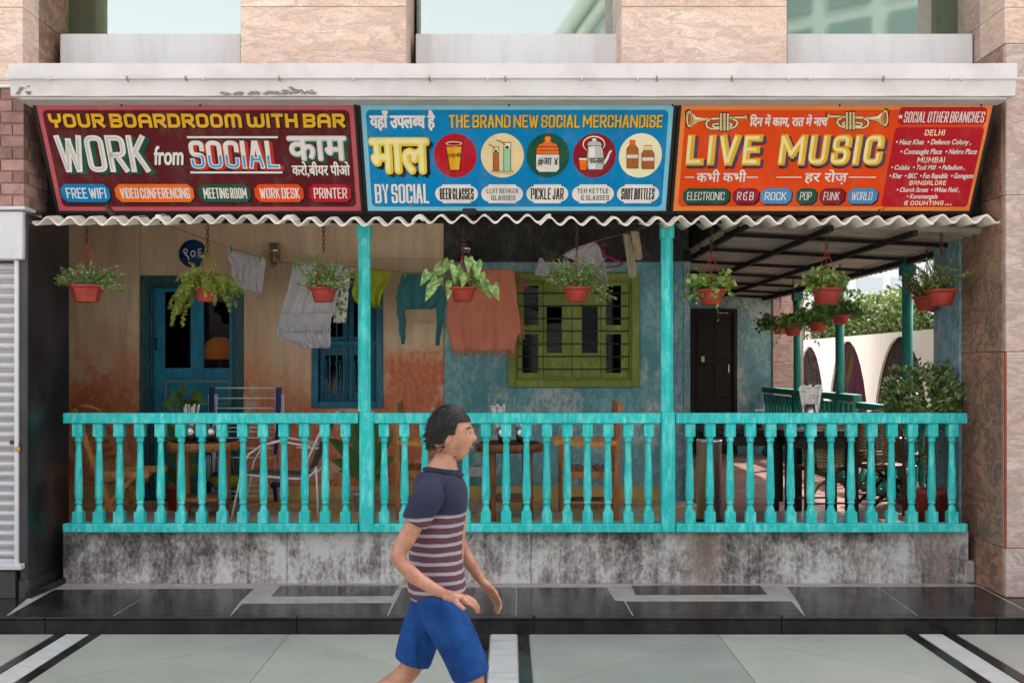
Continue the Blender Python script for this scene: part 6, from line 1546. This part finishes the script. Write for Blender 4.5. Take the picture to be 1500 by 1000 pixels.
# folding chair at far left, crossed legs
fc_ = thing('folding_chair', 'oak folding chair with crossed legs at the far left of the veranda', 'chair', (0, 0, 0))
for y in (9.62, 10.10):
    q = MB(); a, b_ = P(113, 598, 9.7), P(170, 748, 9.7); a.y = b_.y = y; q.bar(a, b_, .04, .03, (0, 1, 0)); q.build('back_frame', M['wood_light'], fc_)
    q = MB(); a, b_ = P(205, 692, 9.7), P(150, 752, 9.7); a.y = b_.y = y; q.bar(a, b_, .036, .028, (0, 1, 0)); q.build('front_leg', M['wood_light'], fc_)
    q = MB(); a, b_ = P(148, 694, 9.7), P(224, 692, 9.7); a.y = b_.y = y; q.bar(a, b_, .05, .055); q.build('armrest', M['wood_light'], fc_)
for k in range(7):
    q = MB(); a = P(118 + 4.6 * k, 601 + 12 * k, 9.7); q.bar((a.x, 9.64, a.z), (a.x, 10.08, a.z), .014, .04, (.35, 0, 1)); q.build('back_slat', M['wood'], fc_)
q = MB(); q.tube([P(106, 598, 9.64), P(125, 594, 9.64), P(146, 600, 9.64), P(152, 620, 9.7)], .018, 8); q.build('top_curve', M['wood'], fc_)
for k in range(5):
    q = MB(); a = P(156 + 9 * k, 707 + .5 * k, 9.7); q.box((a.x, 9.63, a.z - .012), (a.x + .04, 10.09, a.z), .003); q.build('seat_slat', M['wood'], fc_)
q = MB(); a, b_ = P(163, 752, 9.7), P(200, 706, 9.7); a.y = b_.y = 9.86; q.bar(a, b_, .04, .03, (0, 1, 0)); q.build('brace', M['wood_light'], fc_)
# clothes airer: white rods with navy plastic ends
ar = thing('clothes_airer', 'folded white and navy clothes airer leaning by the blue door', 'airer')
Ya = 10.55
for px in (310.5, 408.5):
    q = MB(); q.bar(P(px, 567, Ya), P(px - (0 if px < 350 else 1), 610, Ya + .01), .05, .035, (0, 1, 0)); q.build('navy_upright', M['navy'], ar)
    q = MB(); q.bar(P(px - 1, 612, Ya + .01), P(px - 5, 665, Ya + .05), .03, .03, (0, 1, 0)); q.build('navy_upright', M['navy'], ar)
    for dx in (-4.5, 4.5, 7.5):
        q = MB(); q.tube([P(px + dx, 577, Ya), P(px + dx * .7 - 3, 722, Ya + .12)], .0065, 7); q.build('side_tube', M['alu'], ar)
    q = MB(); q.bar(P(px - 7, 705, Ya + .1), P(px - 4, 733, Ya + .14), .035, .035, (0, 1, 0)); q.tube([P(px - 12, 711, Ya + .09), P(px + 5, 709, Ya + .09)], .022, 8); q.build('foot', M['navy'], ar)
for i, py in enumerate((568, 583, 597.5, 620, 626, 632, 641, 656, 670, 711, 719, 726)):
    q = MB(); k = (py - 568) / 160; q.tube([P(315 - 5 * k, py, Ya + .12 * k), P(403 - 3 * k, py, Ya + .12 * k)], .0065, 7); q.build('rod', M['alu'], ar)
for i in range(4):
    q = MB(); q.tube([P(303 + i * 5.5, 669, Ya + .1), P(299 + i * 7, 708, Ya + .16)], .005, 6); q.build('rod', M['alu'], ar)
pg = thing('peg_basket', 'lime green peg basket at the foot of the clothes airer', 'basket', (0, 0, 0)); c = P(330, 712, 10.35)
MB().lathe([(.10, 0), (.15, .10), (.156, .10), (.104, .0)], c, 18, 1, .7).build('basket_body', M['c_lime'], pg)
q = MB(); q.tube([(c.x - .12, c.y, c.z + .1), (c.x + .02, c.y, c.z + .20), (c.x + .06, c.y, c.z + .30), (c.x + .09, c.y, c.z + .1)], .006, 6); q.build('basket_handle', M['c_lime'], pg)
MB().sphere((c.x - .08, c.y - .02, c.z + .10), .04, 8).build('blue_bundle', M['navy'], pg)
# white tubular garden chair with grey fabric, faces left
tcx = thing('garden_chair', 'white tubular garden chair with grey mesh seat leaning back', 'chair')
for y in (9.62, 10.05):
    def T(px, py): v = P(px, py, 9.8); v.y = y; return v
    q = MB(); q.tube([T(345, 761), T(356, 712), T(362, 680), T(372, 662), T(390, 650), T(415, 644), T(438, 648), T(460, 652)], .0095, 8); q.build('arm_tube', M['alu'], tcx)
    q = MB(); q.tube([T(362, 692), T(400, 695), T(440, 698), T(455, 697), T(470, 684)], .010, 8); q.build('seat_tube', M['alu'], tcx)
    q = MB(); q.tube([T(452, 697), T(457, 668), T(472, 636), T(489, 603)], .011, 8); q.build('back_tube', M['alu'], tcx)
    q = MB(); q.tube([T(468, 680), T(470, 720), T(471, 760)], .0095, 8); q.build('rear_leg', M['alu'], tcx)
    q = MB(); q.tube([T(440, 653), T(472, 654)], .007, 6); q.build('arm_link', M['alu'], tcx)
def sheet3(pts, mat, name, par, th=.004):
    q = MB(); q.prism(pts, Vector((0, 0, -th)) if abs((Vector(pts[1]) - Vector(pts[0])).cross(Vector(pts[2]) - Vector(pts[0])).normalized().z) > .5 else Vector((th, 0, 0))); q.build(name, mat, par)
a, b_ = P(364, 690, 9.8), P(452, 694, 9.8); sheet3([(a.x, 9.63, a.z), (b_.x, 9.63, b_.z), (b_.x, 10.04, b_.z), (a.x, 10.04, a.z)], M['grey_fabric'], 'seat_fabric', tcx)
a, b_ = P(457, 686, 9.8), P(489, 606, 9.8); sheet3([(a.x, 9.63, a.z), (b_.x, 9.63, b_.z), (b_.x, 10.04, b_.z), (a.x, 10.04, a.z)], M['grey_fabric'], 'back_fabric', tcx)
# ------------------------------------------------------------------ potted plants
def bigleaf(parent, base, tip, wd, curve=.12, mat='leaf_big', seed=0):
    base, tip = Vector(base), Vector(tip); d = tip - base; ln = d.length; dn = d.normalized(); side = dn.cross(Vector((0, -1, .3))).normalized(); up = side.cross(dn).normalized()
    n = 7; vs = []
    for i in range(n + 1):
        t = i / n; c = base + d * t + Vector((0, 0, curve * ln * math.sin(math.pi * t))); w = wd * math.sin(math.pi * min(1, .06 + t * .94)) ** .75 * (1 - .25 * t)
        vs += [c - side * w / 2 + up * w * .18, c, c + side * w / 2 + up * w * .18]
    fs = []
    for i in range(n): a = 3 * i; fs += [(a, a + 1, a + 4, a + 3), (a + 1, a + 2, a + 5, a + 4)]
    MB().add(vs, fs, True).build('leaf', M[mat], parent)
pp = thing('potted_plant', 'leafy canna plant in a pot behind the left turquoise post', 'plant'); c = P(534, 758, 10.2); c.z = ZF
MB().lathe([(.085, 0), (.11, .15), (.125, .152), (.126, .175), (.11, .176), (.1, .15), (.001, .15)], c, 20).build('pot', simple('white_rimmed_pot', (.45, .42, .38), .5), pp)
q = MB()
for i in range(9):
    a = rnd.uniform(0, 6.28); q.tube([c + Vector((.03 * math.cos(a), .03 * math.sin(a), .15)), c + Vector((.06 * math.cos(a), .05 * math.sin(a), .45))], .007, 6)
q.build('stems', M['leaf_big'], pp)
for (x0, y0, x1, y1, w) in ((528, 690, 484, 640, .13), (526, 700, 486, 672, .11), (532, 680, 500, 600, .13), (536, 670, 520, 606, .12), (540, 680, 556, 612, .13), (544, 690, 578, 636, .12), (544, 700, 580, 668, .11), (538, 700, 560, 650, .12), (530, 705, 505, 655, .12), (540, 712, 572, 694, .09), (533, 660, 530, 596, .10), (530, 700, 496, 690, .09)):
    a, b_ = P(x0, y0, 10.2), P(x1, y1, 10.2); b_.y += rnd.uniform(-.18, .1); bigleaf(pp, a, b_, w)
pl = thing('potted_plant', 'low bushy plant with broad round leaves behind the blue door table', 'plant'); c = P(262, 755, 10.3); c.z = ZF
MB().lathe([(.09, 0), (.12, .2), (.135, .2), (.135, .23), (.12, .23), (.11, .2), (.001, .2)], c, 20).build('pot', M['terracotta'], pl)
for k in range(30):
    x1 = rnd.uniform(226, 300); y1 = rnd.uniform(598, 712) if k > 5 else rnd.uniform(577, 592); b_ = P(x1, y1, 10.25 + rnd.uniform(-.1, .15)); a = P(262 + (x1 - 262) * .4, y1 + 16, 10.3)
    bigleaf(pl, a, b_ + Vector((rnd.uniform(-.05, .05), 0, -.03)), rnd.uniform(.07, .12), .25)
for x0, y0, x1, y1 in ((268, 590, 246, 590), (276, 590, 302, 592), (262, 584, 276, 578)): bigleaf(pl, P(x0, y0, 10.2), P(x1, y1, 10.05), .12, .3)
q = MB()
for k in range(10): a = rnd.uniform(-.08, .08); q.tube([c + Vector((a * .4, 0, .2)), c + Vector((a * 1.6, .0, .6)), c + Vector((a * 2.4, 0, .98))], .005, 5)
q.build('stems', M['leaf_big'], pl)
fi = thing('potted_ficus', 'dense dark ficus in a red pot in the right corner', 'plant'); c = P(1364, 757, 9.45); c.z = ZF
MB().lathe([(.105, 0), (.13, .24), (.145, .242), (.147, .285), (.13, .286), (.12, .26), (.001, .25)], c, 28).build('pot', simple('brick_red_pot', (.30, .06, .045), .5), fi)
q = MB()
for k in range(5): a = rnd.uniform(-.03, .03); q.tube([c + Vector((a, a * .5, .25)), c + Vector((a * 2, -a, .6)), c + Vector((a * 3 + .02, a, .95))], [.014, .011, .008], 7)
q.build('trunk', M['twig'], fi)
q, q2 = MB(), MB(); cc = P(1358, 575, 9.45); r = random.Random(77)
for k in range(170):
    a = rv(r); rr = r.uniform(.55, 1); p = cc + Vector((a.x * .27 * rr, a.y * .26 * rr, a.z * .19 * rr + .0)); d = (Vector((a.x, a.y, a.z * .4)) + Vector((0, 0, .1))).normalized()
    stem(q, q2, p, d, r.uniform(.09, .20), .55, .018, .075, .026, r, 2, .0018)
for k in range(40):
    p = cc + Vector((r.uniform(-.30, -.12), r.uniform(-.15, .15), r.uniform(-.22, -.05))); stem(q, q2, p, Vector((-.6, r.uniform(-.3, .3), -.1)), .12, .4, .017, .048, .016, r, 2, .0018)
for k in range(36):
    p = cc + Vector((r.uniform(-.15, .15), r.uniform(-.1, .1), r.uniform(-.6, -.15))); stem(q, q2, p, Vector((r.uniform(-1, 1), r.uniform(-.3, .3), -.3)), .13, .4, .02, .045, .014, r, 1, .002)
tag(q2.build('twigs', M['twig'], fi), kind='stuff'); tag(q.build('foliage', M['leaf_dark'], fi), kind='stuff')
# ------------------------------------------------------------------ terrace side: bin, tables, rattan chairs
bn = thing('steel_bin', 'tall cylindrical stainless steel bin left on the terrace', 'bin'); c = P(1038.5, 757, 9.45); c.z = ZF
MB().lathe([(.104, 0), (.104, .68), (.108, .682), (.108, .70), (.1, .70), (.098, .66), (.098, .1), (.001, .1)], c, 40).build('bin_body', simple('polished_steel', (.85, .83, .80), .32, 1, .03, 3, None, 0), bn)
MB().lathe([(.106, 0), (.106, .03), (.1, .035)], c, 40).build('base_ring', M['black'], bn)
def sq_table(label, px, Y, w, d, h):
    c = Vector(((px - 745) * Y / F, Y, ZF)); t = thing('dark_table', label, 'table', c)
    MB().box((c.x - w / 2, c.y - d / 2, ZF + h - .05), (c.x + w / 2, c.y + d / 2, ZF + h), .006).build('tabletop', M['darkwood'], t)
    for sx in (-1, 1):
        for sy in (-1, 1): x, y = c.x + sx * (w / 2 - .05), c.y + sy * (d / 2 - .05); MB().box((x - .04, y - .04, ZF), (x + .04, y + .04, ZF + h - .051), .004).build('leg', M['black'], t)
    for sy in (-1, 1): MB().box((c.x - w / 2 + .05, c.y + sy * (d / 2 - .05) - .012, ZF + h - .15), (c.x + w / 2 - .05, c.y + sy * (d / 2 - .05) + .012, ZF + h - .052)).build('apron', M['black'], t)
    return c, ZF + h
sq_table('dark square table left on the terrace behind the steel bin', 1095, 10.6, .85, .8, .74)
cT, hT = sq_table('dark table carrying the bunch of papers on the terrace', 1188, 9.95, .62, .7, .76)
can('steel tumbler stuffed with tall folded papers above the right railing', tp(1187, 9.7), .23, .06, hT + .001, 0, True, seed=9, pw=.14, phh=.17, n=9)
can('small steel tumbler on the table by the dark door', tp(1113, 10.5), .10, .035, ZF + .741, 0, False, True, seed=12)
def rattan(label, px, Y, rz):
    t = thing('rattan_chair', label, 'chair', (0, 0, 0), 'rattan chairs on the terrace')
    q = MB(); oval = [(.20 * math.sin(a) * (1 if abs(math.cos(a)) < 2 else 1), 0, .62 - .23 * math.cos(a)) for a in [2 * math.pi * i / 28 for i in range(28)]]
    q.tube([(x, .02 * math.cos(3 * x), z) for x, _, z in oval], .012, 8, closed=True); q.build('back_hoop', M['rattan_dark'], t)
    for sx in (-1, 1):
        MB().tube([(sx * .235, 0, 0), (sx * .235, .0, .42), (sx * .23, 0, .70), (sx * .17, 0, .86), (0, 0, .92)], .013, 8).build('rear_leg', M['rattan_dark'], t)
        MB().tube([(sx * .22, .42, 0), (sx * .215, .42, .42)], .013, 8).build('front_leg', M['rattan_dark'], t)
        MB().tube([(sx * .235, 0, .08), (sx * .12, .0, .28), (0, 0, .36)], .009, 6).build('arched_brace', M['rattan_dark'], t)
    q = MB()
    for k in range(15):
        z = .41 + .028 * k; hw = .195 * math.sqrt(max(0, 1 - ((z - .62) / .225) ** 2)); 
        if hw > .03: q.tube([(-hw, .01, z), (-hw * .5, -.006, z + .008), (0, .008, z - .004), (hw * .5, -.006, z + .008), (hw, .01, z)], .0105, 5)
    tag(q.build('woven_back', M['rattan'], t), kind='stuff')
    q = MB()
    for k in range(5): x = -.14 + .07 * k; q.tube([(x, -.004, .42), (x * 1.02, .006, .83 - abs(x) * .6)], .006, 5)
    tag(q.build('woven_uprights', M['rattan_dark'], t), kind='stuff')
    MB().lathe([(.20, .405), (.235, .415), (.235, .435), (.20, .44)], (0, .21, 0), 24, 1, .95).build('seat', M['rattan_dark'], t)
    MB().tube([(-.235, 0, .13), (.235, 0, .13)], .009, 6).build('stretcher', M['rattan_dark'], t); MB().tube([(-.22, .42, .13), (.22, .42, .13)], .009, 6).build('stretcher', M['rattan_dark'], t)
    t.location = ((px - 745) * Y / F, Y, ZF); t.rotation_euler = (0, 0, rz); return t
r1 = rattan('woven rattan chair seen from behind, left of the pair on the terrace', 1218, 9.7, .12)
dup(r1, ((1283 - 745) * 9.95 / F, 9.95, ZF), -.42, 'woven rattan chair turned away, right of the pair on the terrace')
st_ = thing('folding_side_table', 'small folding table with crossed dark legs beside the ficus pot', 'table', (0, 0, 0)); c = P(1306, 662, 10.6)
MB().box((c.x - .28, 10.35, c.z - .03), (c.x + .28, 10.85, c.z), .005).build('tabletop', M['darkwood'], st_)
for y in (10.4, 10.8):
    q = MB(); q.bar((c.x - .26, y, ZF), (c.x + .24, y, c.z - .03), .03, .02, (0, 1, 0)); q.build('crossed_leg', M['black'], st_); q = MB(); q.bar((c.x + .26, y + .025, ZF), (c.x - .24, y + .025, c.z - .03), .03, .02, (0, 1, 0)); q.build('crossed_leg', M['black'], st_)
bu = thing('steel_bucket', 'small steel bucket standing on the folding table by the ficus', 'bucket', (0, 0, 0))
MB().lathe([(.075, 0), (.10, .14), (.106, .142), (.1, .15), (.094, .14), (.07, .01), (.001, .01)], (c.x, 10.5, c.z), 24).build('bucket_body', M['steel'], bu)
# ================================================================== PERSON walking past, in profile towards the right
PX, PY = (640 - 745) * 5.0 / F, 5.0
def skinmesh(name, chains, mat, parent, sub=2, root=0):
    """chains: list of lists of (x, y, z, radius[, radius2]); chains share points that coincide"""
    vs, es, rs, ix = [], [], [], {}
    for ch in chains:
        prev = None
        for pt in ch:
            key = (round(pt[0], 4), round(pt[1], 4), round(pt[2], 4))
            if key not in ix: ix[key] = len(vs); vs.append(key); rs.append((pt[3], pt[4] if len(pt) > 4 else pt[3]))
            if prev is not None and prev != ix[key]: es.append((prev, ix[key]))
            prev = ix[key]
    me = bpy.data.meshes.new(name); me.from_pydata(vs, es, []); o = bpy.data.objects.new(name, me); COL.objects.link(o)
    md = o.modifiers.new('skin', 'SKIN'); md.use_smooth_shade = True
    sv = me.skin_vertices[0].data if me.skin_vertices else None
    if sv is None:
        bpy.context.view_layer.objects.active = o; bpy.ops.mesh.customdata_skin_add(); sv = me.skin_vertices[0].data
    for i, r in enumerate(rs): sv[i].radius = r; sv[i].use_root = (i == root)
    s = o.modifiers.new('subd', 'SUBSURF'); s.levels = sub; s.render_levels = sub
    bpy.context.view_layer.update(); me2 = bpy.data.meshes.new_from_object(o.evaluated_get(bpy.context.evaluated_depsgraph_get()))
    bpy.data.objects.remove(o); me2.name = name; me2.materials.clear(); me2.materials.append(mat)
    for p in me2.polygons: p.use_smooth = True
    o2 = bpy.data.objects.new(name, me2); COL.objects.link(o2); o2.parent = parent; return o2
pe = thing('person', 'person in navy striped T-shirt and blue shorts striding past the plinth', 'person', (0, 0, 0))
m, nt, b = newmat('skin'); sv_ = coords(nt, (1, 1, 1)); L(nt, ramp(nt, noise(nt, sv_, 14, 6, .65), [(.35, (.30, .125, .075)), (.6, (.44, .215, .135))]), b.inputs['Base Color']); bump(nt, b, noise(nt, sv_, 160, 3), .25, .002); b.inputs['Roughness'].default_value = .5; b.inputs['Subsurface Weight'].default_value = .08; b.inputs['Subsurface Scale'].default_value = .02; M['skin'] = m
SK = M['skin']
# local frame: +x forward, y: -near camera / + far; z up
hipz = .86
body = [
    [(0, 0, hipz, .115, .14), (-.005, 0, 1.0, .10, .13), (.0, 0, 1.15, .105, .145), (.01, 0, 1.28, .10, .15), (.02, 0, 1.37, .075, .12), (.03, 0, 1.43, .056), (.05, 0, 1.50, .053)],
    [(.01, 0, 1.28, .10, .15), (.0, -.14, 1.335, .052), (-.03, -.185, 1.30, .050), (-.10, -.21, 1.16, .042), (-.16, -.22, 1.05, .036), (-.08, -.235, .97, .034), (.02, -.235, .91, .025), (.06, -.235, .895, .022)],
    [(.01, 0, 1.28, .10, .15), (.0, .14, 1.335, .052), (.02, .185, 1.30, .050), (.06, .21, 1.17, .042), (.08, .215, 1.06, .037), (.13, .20, .97, .034), (.185, .18, .89, .026), (.205, .175, .865, .023)],
    [(0, 0, hipz, .115, .14), (.02, -.085, hipz - .07, .088), (.10, -.09, .66, .075), (.17, -.09, .48, .055), (.155, -.09, .43, .052), (.12, -.09, .28, .050), (.09, -.09, .13, .034), (.085, -.09, .075, .036), (.15, -.09, .05, .034), (.22, -.09, .035, .028), (.26, -.09, .03, .020)],
    [(0, 0, hipz, .115, .14), (-.02, .085, hipz - .07, .088), (-.08, .09, .66, .075), (-.12, .09, .50, .055), (-.155, .09, .46, .052), (-.28, .09, .37, .050), (-.42, .09, .30, .034), (-.47, .09, .285, .036), (-.49, .09, .22, .032), (-.49, .09, .14, .026)],
]
bd = skinmesh('body', body, SK, pe, 2)
# head, built as a shaped lathe-like grid: cranium, face profile, jaw
hd_ = MB(); HC = Vector((.062, 0, 1.562)); nu_, nv_ = 48, 40; vs = []
for j in range(nv_ + 1):
    ph_ = math.pi * j / nv_; z = math.cos(ph_)
    for i in range(nu_):
        th = 2 * math.pi * i / nu_; fx, fy = math.cos(th), math.sin(th); sr = math.sin(ph_)
        x = fx * sr * .098; y = fy * sr * .074; zz = z * .118
        front = max(0, fx) * sr
        if z < 0:
            k = -z; y *= 1 - .28 * k; x = x * (1 - .10 * k) + (.012 * k if fx > 0 else .028 * k)
        nose = math.exp(-((z + .17) / .12) ** 2) * math.exp(-(fy / .17) ** 2) * (fx > 0) * .017
        nose += math.exp(-((z + .04) / .20) ** 2) * math.exp(-(fy / .13) ** 2) * (fx > 0) * .008
        brow = math.exp(-((z - .20) / .10) ** 2) * (fx > .2) * .004; eye = -math.exp(-((z - .06) / .08) ** 2) * math.exp(-((abs(fy) - .42) / .16) ** 2) * (fx > 0) * .007
        lip = math.exp(-((z + .50) / .07) ** 2) * math.exp(-(fy / .3) ** 2) * (fx > 0) * .006 + math.exp(-((z + .62) / .06) ** 2) * math.exp(-(fy / .26) ** 2) * (fx > 0) * .005
        chin = math.exp(-((z + .88) / .12) ** 2) * math.exp(-(fy / .5) ** 2) * (fx > 0) * .012
        x += nose + brow + eye + lip + chin; vs.append(HC + Vector((x, y, zz)))
fs = [(j * nu_ + i, (j + 1) * nu_ + i, (j + 1) * nu_ + (i + 1) % nu_, j * nu_ + (i + 1) % nu_) for j in range(nv_) for i in range(nu_)]
hd_.add(vs, fs, True); hd_.sphere(HC + Vector((-.012, -.074, -.012)), .024, 8, .75, .28, 1.15); hd_.sphere(HC + Vector((-.012, .074, -.012)), .024, 8, .75, .28, 1.15)
ho = hd_.build('head', SK, pe)
for sy in (-1, 1):
    MB().sphere(HC + Vector((.0755, sy * .030, .008)), .0118, 8).build('eye', simple('eye_white', (.42, .39, .37), .35, bmp=0), ho)
    MB().sphere(HC + Vector((.0830, sy * .0315, .008)), .0062, 8).build('iris', M['black'], ho)
    q = MB(); q.tube([HC + Vector((.092, sy * .012, .028)), HC + Vector((.089, sy * .032, .034)), HC + Vector((.074, sy * .052, .028))], .0032, 6); q.build('eyebrow', M['black'], ho)
q = MB(); q.tube([HC + Vector((.083, -.022, -.060)), HC + Vector((.0965, -.008, -.058)), HC + Vector((.0965, .008, -.058)), HC + Vector((.083, .022, -.060))], .0042, 6); q.build('lips', simple('lips', (.30, .10, .08), .45, bmp=0), ho)
hr = MB(); vs = []
for j in range(13):
    ph_ = math.pi * .60 * j / 12
    for i in range(28):
        th = 2 * math.pi * i / 28; fx, fy = math.cos(th), math.sin(th); lim = .36 if fx > .3 else (.50 if fx > -.15 else .67); p2 = min(ph_, math.pi * lim)
        k = 1 + rnd.uniform(-.012, .012); vs.append(HC + Vector((fx * math.sin(p2) * .108 * k - .006, fy * math.sin(p2) * .083 * k, math.cos(p2) * .132 * k + .002)))
hr.add(vs, [(j * 28 + i, (j + 1) * 28 + i, (j + 1) * 28 + (i + 1) % 28, j * 28 + (i + 1) % 28) for j in range(12) for i in range(28)], True)
for _ in range(1500):                                              # short tufts break up the outline
    th = rnd.uniform(0, 6.28); lim = 1.05 if math.cos(th) > .3 else (1.5 if math.cos(th) > -.15 else 2.1); p2 = rnd.uniform(0, lim); n_ = Vector((math.cos(th) * math.sin(p2), math.sin(th) * math.sin(p2), math.cos(p2)))
    p_ = HC + Vector((n_.x * .108 - .006, n_.y * .083, n_.z * .132)); d_ = (n_ * .35 + Vector((-.6, 0, -.5)) + rv() * .3).normalized(); s_ = d_.cross(n_).normalized() * .003; hr.add([p_ - s_, p_ + s_, p_ + d_ * .02], [(0, 1, 2)])
hr.build('hair', simple('dark_hair', (.008, .006, .005), .6, 0, .3, 90), ho)
def hand(wrist, fwd, palm_n, side, name='hand'):
    """five separate, bent fingers rooted in a small palm"""
    w = Vector(wrist); f = Vector(fwd).normalized(); n = Vector(palm_n).normalized(); s = f.cross(n).normalized() * side; ch = []
    pc = w + f * .045; root = (pc.x, pc.y, pc.z, .022, .028)
    w0 = w - f * .035; ch.append([(w0.x, w0.y, w0.z, .024), (w.x, w.y, w.z, .024), root])
    for k, (off, ln) in enumerate(((-.027, .068), (-.009, .078), (.009, .074), (.026, .058))):
        b0 = w + f * .085 + s * off; p1 = b0 + f * ln * .42 + n * ln * .10; p2_ = p1 + (f * .75 + n * .66).normalized() * ln * .33; p3 = p2_ + (f * .25 + n).normalized() * ln * .28
        ch.append([root, (b0.x, b0.y, b0.z, .0105), (p1.x, p1.y, p1.z, .0088), (p2_.x, p2_.y, p2_.z, .0080), (p3.x, p3.y, p3.z, .0066)])
    t0 = w + f * .035 - s * .030; t1 = t0 + (f * .7 - s * .7).normalized() * .035 + n * .008; t2 = t1 + (f * .9 - s * .2 + n * .35).normalized() * .03
    ch.append([root, (t0.x, t0.y, t0.z, .012), (t1.x, t1.y, t1.z, .0105), (t2.x, t2.y, t2.z, .0085)])
    return skinmesh(name, ch, SK, pe, 1)
hand((.06, -.235, .895), (1, .0, -.25), (0, .25, -1), 1); hand((.205, .175, .865), (.6, -.1, -.75), (-.5, -.5, -.5), 1)
# striped T-shirt, shorts, shoes
m, nt, b = newmat('navy_striped_cotton'); tc = N(nt, 'ShaderNodeTexCoord'); sp_ = N(nt, 'ShaderNodeSeparateXYZ'); L(nt, tc.outputs['Object'], sp_.inputs[0])
nz = noise(nt, tc.outputs['Object'], 6, 3); ad = N(nt, 'ShaderNodeMath', operation='MULTIPLY_ADD'); L(nt, nz, ad.inputs[0]); ad.inputs[1].default_value = .018; L(nt, sp_.outputs['Z'], ad.inputs[2])
sn = N(nt, 'ShaderNodeMath', operation='MULTIPLY'); sn.inputs[1].default_value = 150; L(nt, ad.outputs[0], sn.inputs[0]); si = N(nt, 'ShaderNodeMath', operation='SINE'); L(nt, sn.outputs[0], si.inputs[0])
strp = ramp(nt, si.outputs[0], [(.42, 0), (.5, 1)]); lowm = N(nt, 'ShaderNodeMapRange'); lowm.inputs['From Min'].default_value = 1.225; lowm.inputs['From Max'].default_value = 1.235; lowm.inputs['To Min'].default_value = 1; lowm.inputs['To Max'].default_value = 0; L(nt, ad.outputs[0], lowm.inputs['Value'])
colr = mix(nt, strp, (.085, .03, .05), (.30, .265, .27)); colr = mix(nt, lowm.outputs[0], (.012, .013, .038), colr); L(nt, colr, b.inputs['Base Color']); b.inputs['Roughness'].default_value = .95; bump(nt, b, noise(nt, tc.outputs['Object'], 7, 4), .8, .02)
skinmesh('shirt', [[(0, 0, .80, .150, .178), (0, 0, .90, .142, .170), (-.005, 0, 1.0, .132, .162), (.0, 0, 1.15, .132, .172), (.01, 0, 1.28, .124, .172), (.020, 0, 1.37, .092, .135), (.026, 0, 1.43, .066, .078)],
    [(.01, 0, 1.28, .124, .172), (.0, -.14, 1.335, .072), (-.03, -.187, 1.30, .074), (-.075, -.203, 1.21, .068), (-.088, -.207, 1.185, .064)],
    [(.01, 0, 1.28, .124, .172), (.0, .14, 1.335, .072), (.02, .187, 1.30, .074), (.058, .203, 1.215, .064), (.07, .207, 1.19, .064)]], m, pe, 2)
shm = cloth('blue_denim', (.014, .070, .24), (.007, .035, .14), 9, .0)
_nt = shm.node_tree; _b = _nt.nodes['Principled BSDF']; bump(_nt, _b, noise(_nt, coords(_nt, (1, 1, .35)), 9, 3, .5, 1.2), 1.0, .05)
skinmesh('shorts', [[(0, 0, .90, .130, .158), (0, 0, hipz, .135, .160), (.02, -.085, hipz - .07, .112), (.10, -.09, .66, .100), (.155, -.09, .52, .092), (.162, -.09, .50, .092)],
    [(0, 0, hipz, .135, .160), (-.02, .085, hipz - .07, .112), (-.08, .09, .66, .100), (-.115, .09, .53, .092), (-.12, .09, .515, .092)]], shm, pe, 2)
skinmesh('shoe', [[(.075, -.09, .055, .050), (.12, -.09, .045, .046), (.19, -.09, .036, .042), (.255, -.09, .030, .034)]], M['terracotta'], pe, 2)
skinmesh('shoe', [[(-.475, .09, .275, .050), (-.495, .09, .21, .046), (-.50, .09, .15, .042), (-.50, .09, .10, .034)]], M['terracotta'], pe, 2)
pe.location = (PX, PY, 0)
